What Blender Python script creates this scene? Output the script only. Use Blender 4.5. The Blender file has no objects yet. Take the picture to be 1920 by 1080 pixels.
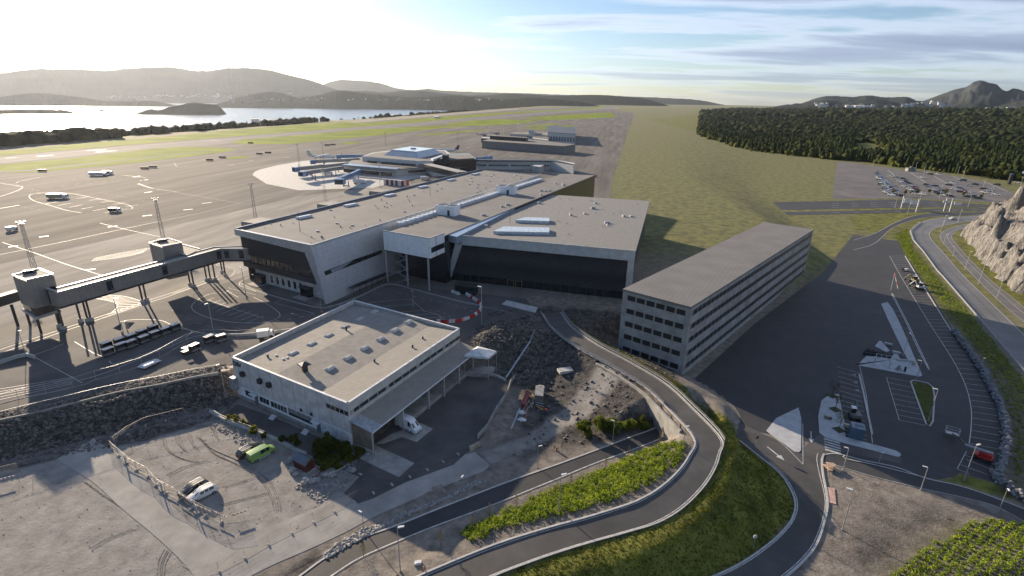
import bpy, bmesh, math, random
import numpy as np
from math import radians, sin, cos, tan, pi, atan, atan2, sqrt
from mathutils import Vector, Matrix
random.seed(7); rng = np.random.default_rng(11)
scene = bpy.context.scene; COL = scene.collection
# ------------------------------------------------------------ camera
FPX = 1000.0; HCAM = 65.0; ROLL = radians(1.0); PITCH = atan(356/FPX)
F_ = Vector((0, cos(PITCH), -sin(PITCH))); U0_ = Vector((0, sin(PITCH), cos(PITCH)))
R_ = cos(ROLL)*Vector((1, 0, 0)) + sin(ROLL)*U0_
U_ = cos(ROLL)*U0_ - sin(ROLL)*Vector((1, 0, 0))
CAM = Vector((0, 0, HCAM))
cam = bpy.data.objects.new('camera', bpy.data.cameras.new('camera')); COL.objects.link(cam)
cam.matrix_world = Matrix(((R_.x, U_.x, -F_.x, 0), (R_.y, U_.y, -F_.y, 0), (R_.z, U_.z, -F_.z, HCAM), (0, 0, 0, 1)))
cam.data.sensor_width = 36; cam.data.lens = 36*FPX/1920; cam.data.clip_start = 1; cam.data.clip_end = 60000
scene.camera = cam
# ------------------------------------------------------------ sky and sun
SAZ = radians(40.5); SEL = radians(15.5)
SUNV = Vector((-sin(SAZ)*cos(SEL), cos(SAZ)*cos(SEL), sin(SEL)))
scene.view_settings.view_transform = 'Standard'; scene.view_settings.look = 'None'
scene.view_settings.gamma = 1; scene.view_settings.exposure = 1.12
world = bpy.data.worlds.new("World"); scene.world = world; world.use_nodes = True
nt = world.node_tree; nt.nodes.clear()
def N(t, typ, **kw):
    n = t.nodes.new(typ)
    for k, v in kw.items():
        if k.startswith('i_'):
            kk = k[2:]; kk = int(kk) if kk.isdigit() else kk.replace('_', ' ')
            n.inputs[kk].default_value = v
        else: setattr(n, k, v)
    return n
def ramp(t, pts, interp='LINEAR'):
    r = t.nodes.new('ShaderNodeValToRGB'); e = r.color_ramp.elements; r.color_ramp.interpolation = interp
    while len(e) < len(pts): e.new(0.5)
    for q, (p, c) in zip(e, pts):
        q.position = p; q.color = (c, c, c, 1) if isinstance(c, (int, float)) else (*c, 1)
    return r
sky = N(nt, 'ShaderNodeTexSky', sky_type='NISHITA', sun_disc=False, sun_elevation=SEL, sun_rotation=-SAZ,
        altitude=60, air_density=1.0, dust_density=0.35, ozone_density=3.0)
tc = N(nt, 'ShaderNodeTexCoord'); sep = N(nt, 'ShaderNodeSeparateXYZ'); nt.links.new(tc.outputs['Generated'], sep.inputs[0])
zc = N(nt, 'ShaderNodeMath', operation='MAXIMUM', i_1=0.0); nt.links.new(sep.outputs[2], zc.inputs[0])
zz = N(nt, 'ShaderNodeMath', operation='ADD', i_1=0.055); nt.links.new(zc.outputs[0], zz.inputs[0])
dx = N(nt, 'ShaderNodeMath', operation='DIVIDE'); dy = N(nt, 'ShaderNodeMath', operation='DIVIDE')
nt.links.new(sep.outputs[0], dx.inputs[0]); nt.links.new(zz.outputs[0], dx.inputs[1])
nt.links.new(sep.outputs[1], dy.inputs[0]); nt.links.new(zz.outputs[0], dy.inputs[1])
cmb = N(nt, 'ShaderNodeCombineXYZ'); nt.links.new(dx.outputs[0], cmb.inputs[0]); nt.links.new(dy.outputs[0], cmb.inputs[1])
mp = N(nt, 'ShaderNodeMapping'); mp.inputs['Rotation'].default_value = (0, 0, radians(-28)); mp.inputs['Scale'].default_value = (0.42, 0.95, 1)
mp.inputs['Location'].default_value = (3.1, 0.6, 0)
nt.links.new(cmb.outputs[0], mp.inputs[0])
cn = N(nt, 'ShaderNodeTexNoise', i_Scale=0.62, i_Detail=9.0, i_Roughness=0.56, i_Distortion=0.35); nt.links.new(mp.outputs[0], cn.inputs['Vector'])
# more cloud towards the east (right), hardly any towards the sun
az = N(nt, 'ShaderNodeMath', operation='ARCTAN2'); nt.links.new(sep.outputs[0], az.inputs[0]); nt.links.new(sep.outputs[1], az.inputs[1])
bias = N(nt, 'ShaderNodeMapRange', i_1=-0.45, i_2=0.75, i_3=-0.15, i_4=0.21); nt.links.new(az.outputs[0], bias.inputs[0])
sm = N(nt, 'ShaderNodeMath', operation='ADD'); nt.links.new(cn.outputs[0], sm.inputs[0]); nt.links.new(bias.outputs[0], sm.inputs[1])
cr = ramp(nt, [(0.50, 0.0), (0.60, 0.75), (0.72, 1.0)], 'EASE'); nt.links.new(sm.outputs[0], cr.inputs[0])
# cloud brightness: lit thin edges, blue-grey bodies
cc = ramp(nt, [(0.50, (9.5, 9.2, 8.8)), (0.58, (6.4, 6.7, 7.3)), (0.68, (3.0, 3.5, 4.4)), (0.85, (2.1, 2.6, 3.5))]); nt.links.new(sm.outputs[0], cc.inputs[0])
hz = N(nt, 'ShaderNodeMapRange', i_1=0.0, i_2=0.07, i_3=0.25, i_4=0.9); nt.links.new(sep.outputs[2], hz.inputs[0])
fa = N(nt, 'ShaderNodeMath', operation='MULTIPLY'); nt.links.new(cr.outputs[0], fa.inputs[0]); nt.links.new(hz.outputs[0], fa.inputs[1])
mx = N(nt, 'ShaderNodeMix', data_type='RGBA'); nt.links.new(fa.outputs[0], mx.inputs[0]); nt.links.new(sky.outputs[0], mx.inputs[6]); nt.links.new(cc.outputs[0], mx.inputs[7])
tint = N(nt, 'ShaderNodeMix', data_type='RGBA', blend_type='MULTIPLY', i_0=1.0); tint.inputs[7].default_value = (.90, .96, 1.08, 1)
nt.links.new(mx.outputs[2], tint.inputs[6])
bg = N(nt, 'ShaderNodeBackground', i_Strength=0.065); nt.links.new(tint.outputs[2], bg.inputs[0])
wo = N(nt, 'ShaderNodeOutputWorld'); nt.links.new(bg.outputs[0], wo.inputs[0])
sl = bpy.data.lights.new('sun', 'SUN'); sl.energy = 5.2; sl.angle = radians(0.53); sl.color = (1.0, 0.82, 0.61)
so = bpy.data.objects.new('sun', sl); COL.objects.link(so); so.rotation_mode = 'QUATERNION'
so.rotation_quaternion = SUNV.to_track_quat('Z', 'Y')
scene.cycles.max_bounces = 5; scene.cycles.diffuse_bounces = 2; scene.cycles.glossy_bounces = 3
scene.cycles.transmission_bounces = 3; scene.cycles.volume_bounces = 1; scene.cycles.transparent_max_bounces = 6
scene.cycles.use_denoising = True
# ------------------------------------------------------------ picture -> ground
def ray(px, py): return (F_ + R_*((px-960)/FPX) - U_*((py-540)/FPX)).normalized()
def G(px, py, z=0.0):
    d = ray(px, py); return CAM + d*((z-HCAM)/d.z)
def RP(px, py, p0, n):
    d = ray(px, py); return CAM + d*((p0-CAM).dot(n)/d.dot(n))
def Zm(ox, oy, s, pts): return [(ox+x/s, oy+y/s) for x, y in pts]
# ------------------------------------------------------------ noise and polygons (numpy)
PERM = rng.permutation(512)
def vnoise(x, y):
    xi = np.floor(x).astype(int); yi = np.floor(y).astype(int); xf = x-xi; yf = y-yi
    u = xf*xf*(3-2*xf); v = yf*yf*(3-2*yf)
    def h(a, b): return PERM[(PERM[a & 511]+b) & 511]/511.0
    return (h(xi, yi)*(1-u)+h(xi+1, yi)*u)*(1-v)+(h(xi, yi+1)*(1-u)+h(xi+1, yi+1)*u)*v
def fbm(x, y, o=4):
    s = 0; a = .5
    for i in range(o): s = s+a*vnoise(x+17.3*i, y-9.1*i); x = x*2.03; y = y*2.03; a *= .5
    return s
def sst(e0, e1, x):
    t = np.clip((x-e0)/(e1-e0), 0, 1); return t*t*(3-2*t)
def sdpoly(P, x, y):
    """signed distance, positive inside"""
    P = np.array(P, float); n = len(P); d = np.full(x.shape, 1e18); ins = np.zeros(x.shape, bool)
    for i in range(n):
        a = P[i]; b = P[(i+1) % n]; e = b-a; L = max(e@e, 1e-9)
        t = np.clip(((x-a[0])*e[0]+(y-a[1])*e[1])/L, 0, 1)
        d = np.minimum(d, (x-a[0]-t*e[0])**2+(y-a[1]-t*e[1])**2)
        c = (a[1] > y) != (b[1] > y)
        with np.errstate(divide='ignore', invalid='ignore'):
            xx = (b[0]-a[0])*(y-a[1])/(b[1]-a[1] if b[1] != a[1] else 1e-9)+a[0]
        ins ^= c & (x < xx)
    d = np.sqrt(d); return np.where(ins, d, -d)
def XY(pts, z=0.0): return [tuple(G(px, py, z)[:2]) for px, py in pts]
def catmull(P, step):
    """dense smooth polyline through the points (tuples of any dimension)"""
    P = [np.array(p, float) for p in P]; P = [2*P[0]-P[1]]+P+[2*P[-1]-P[-2]]; out = []
    for i in range(1, len(P)-2):
        a, b, c, d = P[i-1:i+3]; n = max(1, int(np.linalg.norm(c-b)/step))
        for k in range(n):
            t = k/n; out.append(.5*(2*b+(c-a)*t+(2*a-5*b+4*c-d)*t*t+(3*b-a-3*c+d)*t**3))
    out.append(P[-2]); return out
def resamp(P, n):
    P = np.array(P, float); s = np.r_[0, np.cumsum(np.linalg.norm(np.diff(P[:, :2], axis=0), axis=1))]
    t = np.linspace(0, s[-1], n); return np.stack([np.interp(t, s, P[:, k]) for k in range(P.shape[1])], 1)
# ------------------------------------------------------------ terrain
UP = XY([(-500, 985), (0, 830), (200, 782), (320, 748), (425, 722)], 2.0) + [(-62, 114), (-40, 126), (-16, 120), (-6, 121), (2, 125), (12, 132), (24, 141),
    (60, 160), (100, 185), (135, 230), (150, 300), (170, 440), (330, 900), (900, 2200), (2500, 6000), (0, 12000), (-14000, 9000), (-14000, 100)]
ra, rb = G(0, 284, 4), G(1000, 201.5, 4)       # seaward edge of the airfield
RD = (rb-ra).xy.normalized(); RN = Vector((-RD.y, RD.x))
ROADA_L = [(1325, 720, 5), (1310, 790, 5), (1303, 823, 5), (1293, 855, 4.8), (1274, 883, 4.6), (1238, 916, 4.2), (1196, 940, 3.8), (1154, 955, 3.4), (1099, 972, 2.9), (1043, 987, 2.4), (960, 1012, 1.8), (897, 1035, 1.3), (799, 1076, .7), (740, 1105, .5)]
ROADA_R = [(1375, 720, 5), (1358, 790, 5), (1352, 823, 5), (1349, 849, 4.8), (1340.6, 877, 4.6), (1318, 913, 4.3), (1279, 952, 3.8), (1232, 980, 3.3), (1171, 999, 2.8), (1099, 1019, 2.3), (1029, 1041, 1.8), (960, 1066, 1.3), (925, 1080, 1.1), (860, 1110, .7)]
_c = [(12, 149, 4.2), (14.5, 137, 4.4), (20, 125, 4.7), (27, 114.5, 4.9), (32.5, 105, 5), (35.4, 95.5, 5)]; _l = []; _r = []
for _i, _p in enumerate(_c):
    _a, _b = Vector(_c[max(_i-1, 0)][:2]), Vector(_c[min(_i+1, 5)][:2]); _d = (_b-_a).normalized(); _n = Vector((_d.y, -_d.x))*(3.0-.1*_i)
    _r.append((_p[0]-_n.x*-1*-1, _p[1]-_n.y, _p[2])); _l.append((_p[0]+_n.x, _p[1]+_n.y, _p[2]))
RAL = resamp(catmull(_l+[tuple(G(x, y, z)) for x, y, z in ROADA_L[2:]], 1.0), 90)
RAR = resamp(catmull(_r+[tuple(G(x, y, z)) for x, y, z in ROADA_R[2:]], 1.0), 90)
MOUND = XY([(1660, 1075), (1700, 1010), (1790, 975), (1850, 965), (1925, 985), (2050, 1040), (2100, 1200), (1650, 1200)])
DIRT = XY([(870, 640), (905, 600), (1000, 590), (1150, 600), (1300, 640), (1250, 740), (1200, 775), (1080, 830), (960, 850), (985, 770), (960, 715), (930, 690)], 1.0)
PILE1 = XY([(865, 655), (915, 612), (1000, 600), (1060, 640), (1030, 690), (960, 700), (890, 672)], 2.0)
FOREST_EDGE = XY([(1200, 226), (1290, 252), (1400, 282), (1560, 300), (1620, 303), (1640, 307), (1760, 322), (1830, 330), (2050, 358), (2300, 380)])
FOREST = FOREST_EDGE + [(2500, 500), (9000, 2500), (9000, 9000), (2600, 6200)]
FLATW = []
def terr(x, y):
    x = np.atleast_1d(np.asarray(x, float)); y = np.atleast_1d(np.asarray(y, float))
    D = np.hypot(x, y); su = sdpoly(UP, x, y); w = 4.0+np.maximum(0, D-260)*.12
    h = 4*sst(-w, w, su)
    e = (x-ra.x)*RN.x+(y-ra.y)*RN.y
    h = h-54*sst(50, 400, e)*(1-sst(2200, 3500, x))
    h = h+np.where((e > 0), 5*(fbm(x/160, y/160)-.45)*sst(10, 90, e)*(1-sst(300, 600, e)), 0)
    # knoll beyond the runway
    kx, ky = KN; h = h+11*np.exp(-(((x-kx)*RD.x+(y-ky)*RD.y)/110)**2-(((x-kx)*RN.x+(y-ky)*RN.y)/38)**2)
    # wooded hills to the right
    sf = sdpoly(FOREST, x, y)
    hills = 30*sst(0, 1500, sf)*(0.55+1.0*fbm(x/900+3, y/900))+26*(fbm(x/330, y/330)-.38)*sst(30, 500, sf)+7*(fbm(x/90, y/90)-.4)*sst(5, 120, sf)
    h = np.where(sf > 0, h+hills, h)
    near = D < 260
    if near.any():
        xn, yn = x[near], y[near]; hn = h[near]
        h0 = hn.copy(); sp = sdpoly(PILE1, xn, yn); hn = hn+2.6*sst(0, 7, sp)*(0.3+1.1*fbm(xn/5, yn/5))
        sd = sdpoly(DIRT, xn, yn); hn = hn+.9*(fbm(xn/4, yn/4)-.42)*sst(0, 4, sd)
        smd = sdpoly(MOUND, xn, yn); hn = hn+4.5*sst(-2, 26, smd)
        # slope of rubble below the fence: rough
        hn = hn+.5*(fbm(xn*.6, yn*.6)-.45)*(sst(-4.5, -2.5, su[near])-sst(1, 3, su[near]))*(xn < -50)
        # embankment of the ramp road
        C = (RAL+RAR)/2; hw = np.linalg.norm((RAL-RAR)[:, :2], axis=1)/2
        best = np.full(xn.shape, 1e9); bz = np.zeros(xn.shape); bw = np.zeros(xn.shape)
        for k in range(len(C)):
            d = np.hypot(xn-C[k, 0], yn-C[k, 1]); m = d < best
            best = np.where(m, d, best); bz = np.where(m, C[k, 2], bz); bw = np.where(m, hw[k], bw)
        out = np.maximum(0, best-bw-1.2)
        emb = bz-.35-np.maximum(0, out)*.34-.15*sst(0, 1.5, out)*vnoise(xn*.5, yn*.5)
        hn = np.maximum(hn, emb); fl = np.ones(xn.shape)
        for q in FLATW: fl = np.minimum(fl, sst(.3, 5, -sdpoly(q, xn, yn)))
        hn = h0+(hn-h0)*fl; hn = np.where(best-bw < 1.2, bz-.35, hn); h[near] = hn
    return h
FLATP = [[(520, 1110), (674, 1010), (841, 946), (1043, 871), (1182, 819), (1300, 765), (1330, 790), (1182, 846), (1043, 900), (813, 990), (580, 1110)],
    [(1385, 822), (1415, 848), (1459, 884), (1481, 915), (1491, 944), (1486, 972), (1467, 997), (1437, 1024), (1387, 1058), (1330, 1085), (1270, 1110), (1440, 1110), (1551, 1000), (1560, 880), (1600, 800), (1550, 730), (1400, 770)]]
FLATW += [XY(q) for q in FLATP]
_k = G(600, 222, 4); KN = (_k.x, _k.y)
ORD = 'first second third fourth fifth sixth seventh eighth ninth tenth eleventh twelfth thirteenth fourteenth fifteenth sixteenth seventeenth eighteenth nineteenth twentieth twenty-first twenty-second'.split()
def th(x, y): return float(terr([x], [y])[0])
def T(px, py):
    z = 4.0 if py < 600 else 0.0
    for _ in range(5): p = G(px, py, z); z = th(p.x, p.y)
    return Vector((p.x, p.y, z))
# ------------------------------------------------------------ materials
MATS = {}
def mat(name, col, rough=.8, metal=0.0, var=.15, scale=1.0, bump=0.0, bscale=None, col2=None, spec=.5, detail=4.0, stretch=None, coat=0.0, var2=0.0, scale2=.05):
    if name in MATS: return MATS[name]
    m = bpy.data.materials.new(name); m.use_nodes = True; t = m.node_tree; b = t.nodes['Principled BSDF']
    b.inputs['Roughness'].default_value = rough; b.inputs['Metallic'].default_value = metal
    b.inputs['Specular IOR Level'].default_value = spec; b.inputs['Coat Weight'].default_value = coat
    g = N(t, 'ShaderNodeNewGeometry'); src = g.outputs['Position']
    if stretch:
        q = N(t, 'ShaderNodeMapping', vector_type='TEXTURE'); q.inputs['Rotation'].default_value = (0, 0, stretch[0]); q.inputs['Scale'].default_value = tuple(1/c for c in stretch[1])
        t.links.new(src, q.inputs[0]); src = q.outputs[0]
    n = N(t, 'ShaderNodeTexNoise', i_Scale=scale, i_Detail=detail, i_Roughness=.62); t.links.new(src, n.inputs['Vector'])
    c2 = col2 or tuple(max(0, c*(1-2.2*var)) for c in col); c1 = col if col2 else tuple(min(1, c*(1+1.2*var)) for c in col)
    r = ramp(t, [(.32, c2), (.68, c1)]); t.links.new(n.outputs[0], r.inputs[0]); out = r.outputs[0]
    if var2:
        n2 = N(t, 'ShaderNodeTexNoise', i_Scale=scale2, i_Detail=5.0, i_Roughness=.6); t.links.new(src, n2.inputs['Vector'])
        r2 = ramp(t, [(.3, 1-var2), (.7, 1+var2*.6)]); t.links.new(n2.outputs[0], r2.inputs[0])
        mm = N(t, 'ShaderNodeMix', data_type='RGBA', blend_type='MULTIPLY', i_0=1.0); t.links.new(out, mm.inputs[6]); t.links.new(r2.outputs[0], mm.inputs[7]); out = mm.outputs[2]
    t.links.new(out, b.inputs['Base Color'])
    if bump:
        nb = N(t, 'ShaderNodeTexNoise', i_Scale=bscale or scale*4, i_Detail=5.0); t.links.new(g.outputs['Position'], nb.inputs['Vector'])
        bu = N(t, 'ShaderNodeBump', i_Strength=min(1, bump), i_Distance=max(.02, bump*.1)); t.links.new(nb.outputs[0], bu.inputs['Height']); t.links.new(bu.outputs[0], b.inputs['Normal'])
    MATS[name] = m; return m
def lined(name, col, line, pitch, width, axis, rough=.6, metal=0.0, bump=.3, offset=0.0, second=None, var=.1, scale=.6):
    """base colour with thin joints every `pitch` metres along `axis` (world direction)"""
    if name in MATS: return MATS[name]
    m = bpy.data.materials.new(name); m.use_nodes = True; t = m.node_tree; b = t.nodes['Principled BSDF']
    b.inputs['Roughness'].default_value = rough; b.inputs['Metallic'].default_value = metal
    g = N(t, 'ShaderNodeNewGeometry')
    def stripes(axis, pitch, width):
        d = N(t, 'ShaderNodeVectorMath', operation='DOT_PRODUCT'); t.links.new(g.outputs['Position'], d.inputs[0]); d.inputs[1].default_value = axis
        q = N(t, 'ShaderNodeMath', operation='DIVIDE', i_1=pitch); t.links.new(d.outputs['Value'], q.inputs[0])
        f = N(t, 'ShaderNodeMath', operation='FRACT'); t.links.new(q.outputs[0], f.inputs[0])
        l = N(t, 'ShaderNodeMath', operation='LESS_THAN', i_1=width/pitch); t.links.new(f.outputs[0], l.inputs[0]); return l.outputs[0]
    s = stripes(axis, pitch, width)
    if second:
        s2 = stripes(*second); mxx = N(t, 'ShaderNodeMath', operation='MAXIMUM'); t.links.new(s, mxx.inputs[0]); t.links.new(s2, mxx.inputs[1]); s = mxx.outputs[0]
    n = N(t, 'ShaderNodeTexNoise', i_Scale=scale, i_Detail=5.0); t.links.new(g.outputs['Position'], n.inputs['Vector'])
    r = ramp(t, [(.3, tuple(c*(1-2*var) for c in col)), (.7, tuple(c*(1+var) for c in col))]); t.links.new(n.outputs[0], r.inputs[0])
    mm = N(t, 'ShaderNodeMix', data_type='RGBA'); t.links.new(s, mm.inputs[0]); t.links.new(r.outputs[0], mm.inputs[6]); mm.inputs[7].default_value = (*line, 1)
    t.links.new(mm.outputs[2], b.inputs['Base Color'])
    if bump:
        inv = N(t, 'ShaderNodeMath', operation='SUBTRACT', i_0=1.0); t.links.new(s, inv.inputs[1])
        bu = N(t, 'ShaderNodeBump', i_Strength=bump, i_Distance=.05); t.links.new(inv.outputs[0], bu.inputs['Height']); t.links.new(bu.outputs[0], b.inputs['Normal'])
    MATS[name] = m; return m
def glass(name, col=(.03, .04, .05), rough=.06):
    if name in MATS: return MATS[name]
    m = mat(name, col, rough, var=.3, scale=.35, spec=.9); return m
def leafmat(name, col, col2, scale=.35, rough=.9, trans=.35):
    if name in MATS: return MATS[name]
    m = mat(name, col, rough, scale=scale, col2=col2, detail=3, spec=.04); t = m.node_tree; b = t.nodes['Principled BSDF']
    tr = N(t, 'ShaderNodeBsdfTranslucent'); ms = N(t, 'ShaderNodeMixShader', i_0=trans)
    t.links.new(b.inputs['Base Color'].links[0].from_socket, tr.inputs[0])
    t.links.new(b.outputs[0], ms.inputs[1]); t.links.new(tr.outputs[0], ms.inputs[2]); t.links.new(ms.outputs[0], t.nodes['Material Output'].inputs[0])
    return m
PAINT = mat('marking_and_glint_white', (.5, .5, .48), .6, var=.18, scale=1.2)  # also colours the bars that stand for glints on the apron
YELLOW = mat('yellow_paint', (.42, .26, .06), .6, var=.12, scale=2)
KERB = mat('kerb_stone', (.42, .41, .39), .75, var=.1, scale=1.5, bump=.2)
CONC = mat('concrete', (.3, .29, .27), .85, var=.16, scale=.4, bump=.2, bscale=3)
CONCL = mat('pale_concrete', (.42, .41, .39), .85, var=.12, scale=.5)
STEEL = mat('galvanised_steel', (.42, .43, .45), .45, .6, var=.08, scale=2)
DARKM = mat('dark_metal', (.045, .048, .055), .5, .3, var=.1, scale=2)
WHITEM = mat('white_metal', (.62, .63, .64), .45, var=.06, scale=.8)
BLACK = mat('black_rubber', (.02, .02, .02), .8, var=.1, scale=3)
WINDOW = glass('window_glass')
# ------------------------------------------------------------ mesh builder
class MB:
    def __init__(s): s.v = []; s.f = []; s.m = []; s.p = []
    def add(s, vs, fs, mi=0):
        s.p.append((list(vs), fs, mi)); o = len(s.v); s.v += [tuple(v) for v in vs]; s.f += [[i+o for i in f] for f in fs]; s.m += [mi]*len(fs); return s
    def poly(s, pts, mi=0): return s.add(pts, [list(range(len(pts)))], mi)
    def box(s, c, size, rz=0.0, mi=0, M=None):
        x, y, z = (d/2 for d in size); vs = [Vector((a*x, b*y, e*z)) for e in (-1, 1) for a, b in ((-1, -1), (1, -1), (1, 1), (-1, 1))]
        R = M if M is not None else Matrix.Rotation(rz, 3, 'Z'); c = Vector(c)
        return s.add([R@v+c for v in vs], [[3, 2, 1, 0], [4, 5, 6, 7], [0, 1, 5, 4], [1, 2, 6, 5], [2, 3, 7, 6], [3, 0, 4, 7]], mi)
    def beam(s, p, q, w, h=None, mi=0):
        p = Vector(p); q = Vector(q); h = h or w; d = q-p; L = d.length
        if L < 1e-6: return s
        d = d/L; up = Vector((0, 0, 1)) if abs(d.z) < .95 else Vector((1, 0, 0)); x = d.cross(up).normalized(); y = x.cross(d)
        return s.box((p+q)/2, (L, w, h), M=Matrix((d, x, y)).transposed(), mi=mi)
    def cyl(s, p, q, r1, r2=None, n=8, mi=0, cap=True):
        p = Vector(p); q = Vector(q); r2 = r1 if r2 is None else r2; d = (q-p).normalized()
        up = Vector((0, 0, 1)) if abs(d.z) < .95 else Vector((1, 0, 0)); x = d.cross(up).normalized(); y = x.cross(d)
        vs = [p+(x*cos(2*pi*k/n)+y*sin(2*pi*k/n))*r1 for k in range(n)]+[q+(x*cos(2*pi*k/n)+y*sin(2*pi*k/n))*r2 for k in range(n)]
        fs = [[k, (k+1) % n, n+(k+1) % n, n+k] for k in range(n)]
        if cap: fs += [list(range(n))[::-1], list(range(n, 2*n))]
        return s.add(vs, fs, mi)
    def prism(s, base, z0, z1, mi=0, mtop=None, top=None):
        """vertical prism over a footprint; z0/z1 numbers or lists"""
        n = len(base); z0 = [z0]*n if np.isscalar(z0) else z0; z1 = [z1]*n if np.isscalar(z1) else z1; tp = top or base
        if sum(base[i][0]*base[(i+1) % n][1]-base[(i+1) % n][0]*base[i][1] for i in range(n)) < 0:
            base = base[::-1]; z0 = z0[::-1]; z1 = z1[::-1]; tp = tp[::-1]
        vs = [(base[i][0], base[i][1], z0[i]) for i in range(n)]+[(tp[i][0], tp[i][1], z1[i]) for i in range(n)]
        s.add(vs, [[i, (i+1) % n, n+(i+1) % n, n+i] for i in range(n)]+[list(range(n))[::-1]], mi)
        s.add(vs[n:], [list(range(n))], mi if mtop is None else mtop); return s
    def slab(s, a, b, c, d, t, mi=0):
        """thick quad: a,b,c,d outer face, thickness t towards -normal"""
        a, b, c, d = map(Vector, (a, b, c, d)); n = (b-a).cross(d-a).normalized()*t
        return s.add([a, b, c, d, a-n, b-n, c-n, d-n], [[0, 1, 2, 3], [7, 6, 5, 4], [1, 0, 4, 5], [2, 1, 5, 6], [3, 2, 6, 7], [0, 3, 7, 4]], mi)
    def wall(s, p, q, z0, z1, t=.2, mi=0):
        p = Vector(p[:2]); q = Vector(q[:2]); L = (q-p).length; a = atan2(q.y-p.y, q.x-p.x); c = (p+q)/2
        return s.box((c.x, c.y, (z0+z1)/2), (L, t, z1-z0), a, mi)
OFF = {}
def mesh(name, mb, mats, off=Vector((0, 0, 0)), smooth=False):
    me = bpy.data.meshes.new(name); vs = [tuple(Vector(v)-off) for v in mb.v]
    me.from_pydata(vs, [], mb.f)
    mats = mats if isinstance(mats, (list, tuple)) else [mats]
    for m in mats: me.materials.append(m)
    if len(mats) > 1: me.polygons.foreach_set('material_index', mb.m)
    if smooth: me.polygons.foreach_set('use_smooth', [True]*len(mb.f))
    me.update(); return me
def tag(o, label=None, cat=None, group=None, kind=None):
    for k, v in (('label', label), ('category', cat), ('group', group), ('kind', kind)):
        if v: o[k] = v
    return o
def part(name, mb, mats, parent=None, smooth=False, label=None, bevel=0):
    off = OFF.get(parent.name, Vector((0, 0, 0))) if parent else Vector((0, 0, 0))
    o = bpy.data.objects.new(name, mesh(name, mb, mats, off, smooth)); COL.objects.link(o)
    if parent: o.parent = parent; OFF[o.name] = off
    if label: o['label'] = label
    if bevel:
        b = o.modifiers.new('bevel', 'BEVEL'); b.width = bevel; b.segments = 2; b.limit_method = 'ANGLE'; b.angle_limit = radians(40)
    return o
def parts(name, mb, mats, parent, **k):
    """every piece of the builder becomes a part of its own"""
    out = []
    for vs, fs, mi in mb.p:
        q = MB(); q.add(vs, fs, 0); out.append(part(name, q, mats, parent, **k))
    return out
def thing(name, label, cat, loc=(0, 0, 0), rz=0.0, group=None):
    o = bpy.data.objects.new(name, None); COL.objects.link(o); o.location = loc; o.rotation_euler = (0, 0, rz); o.empty_display_size = .5
    OFF[o.name] = Vector(loc); tag(o, label, cat, group); return o
def local(name, label, cat, group=None):
    """thing built round the origin, placed afterwards"""
    o = thing(name, label, cat, (0, 0, 0), 0, group); return o
def single(name, mb, mats, label, cat, group=None, smooth=False, bevel=0, loc=None):
    o = part(name, mb, mats, None, smooth, None, bevel)
    if loc is not None:
        for v in o.data.vertices: v.co -= Vector(loc)
        o.location = loc
    return tag(o, label, cat, group)
def struct(name, mb, mats, smooth=False, kind='structure', label=None):
    o = part(name, mb, mats, None, smooth); o['kind'] = kind
    if label: o['label'] = label
    return o
KIDS = {}
def dup(root, loc, rz=0.0, label=None, group=None, scale=None):
    def cp(o, par):
        c = o.copy(); COL.objects.link(c)
        if par: c.parent = par
        for ch in KIDS.setdefault(o.name, list(o.children)): cp(ch, c)
        return c
    r = cp(root, None); r.location = loc; r.rotation_euler = (0, 0, rz)
    if scale: r.scale = (scale, scale, scale) if np.isscalar(scale) else scale
    if label: r['label'] = label
    if group: r['group'] = group
    return r
def put(root, loc, rz=0.0, label=None, group=None, scale=None):
    root.location = loc; root.rotation_euler = (0, 0, rz)
    if scale: root.scale = (scale, scale, scale) if np.isscalar(scale) else scale
    if label: root['label'] = label
    if group: root['group'] = group
    return root
def text(name, body, size, p, right, up, m, parent, ext=.04):
    c = bpy.data.curves.new(name, 'FONT'); c.body = body; c.size = size; c.extrude = ext; c.offset = size*.02; c.align_x = 'LEFT'; c.materials.append(m)
    o = bpy.data.objects.new(name, c); COL.objects.link(o); right = Vector(right).normalized(); up = Vector(up).normalized(); n = right.cross(up)
    p = Vector(p)-OFF.get(parent.name, Vector((0, 0, 0)))
    bpy.context.view_layer.update(); dg = bpy.context.evaluated_depsgraph_get(); me = bpy.data.meshes.new_from_object(o.evaluated_get(dg)); bpy.data.objects.remove(o); me.materials.clear(); me.materials.append(m)
    o = bpy.data.objects.new(name, me); COL.objects.link(o)
    o.parent = parent; o.matrix_local = Matrix(((right.x, up.x, n.x, p.x), (right.y, up.y, n.y, p.y), (right.z, up.z, n.z, p.z), (0, 0, 0, 1)))
    return o
def rawmesh(name, V, Fc, mats, smooth=False, mi=None):
    """numpy triangles/quads straight into a mesh object"""
    me = bpy.data.meshes.new(name); k = Fc.shape[1]
    me.vertices.add(len(V)); me.vertices.foreach_set('co', V.astype(np.float32).ravel())
    me.loops.add(Fc.size); me.loops.foreach_set('vertex_index', Fc.astype(np.int32).ravel())
    me.polygons.add(len(Fc)); me.polygons.foreach_set('loop_start', np.arange(0, Fc.size, k, dtype=np.int32))
    for m in (mats if isinstance(mats, (list, tuple)) else [mats]): me.materials.append(m)
    if mi is not None: me.polygons.foreach_set('material_index', mi.astype(np.int32))
    if smooth: me.polygons.foreach_set('use_smooth', np.ones(len(Fc), bool))
    me.update(calc_edges=True)
    o = bpy.data.objects.new(name, me); COL.objects.link(o); return o
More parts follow.
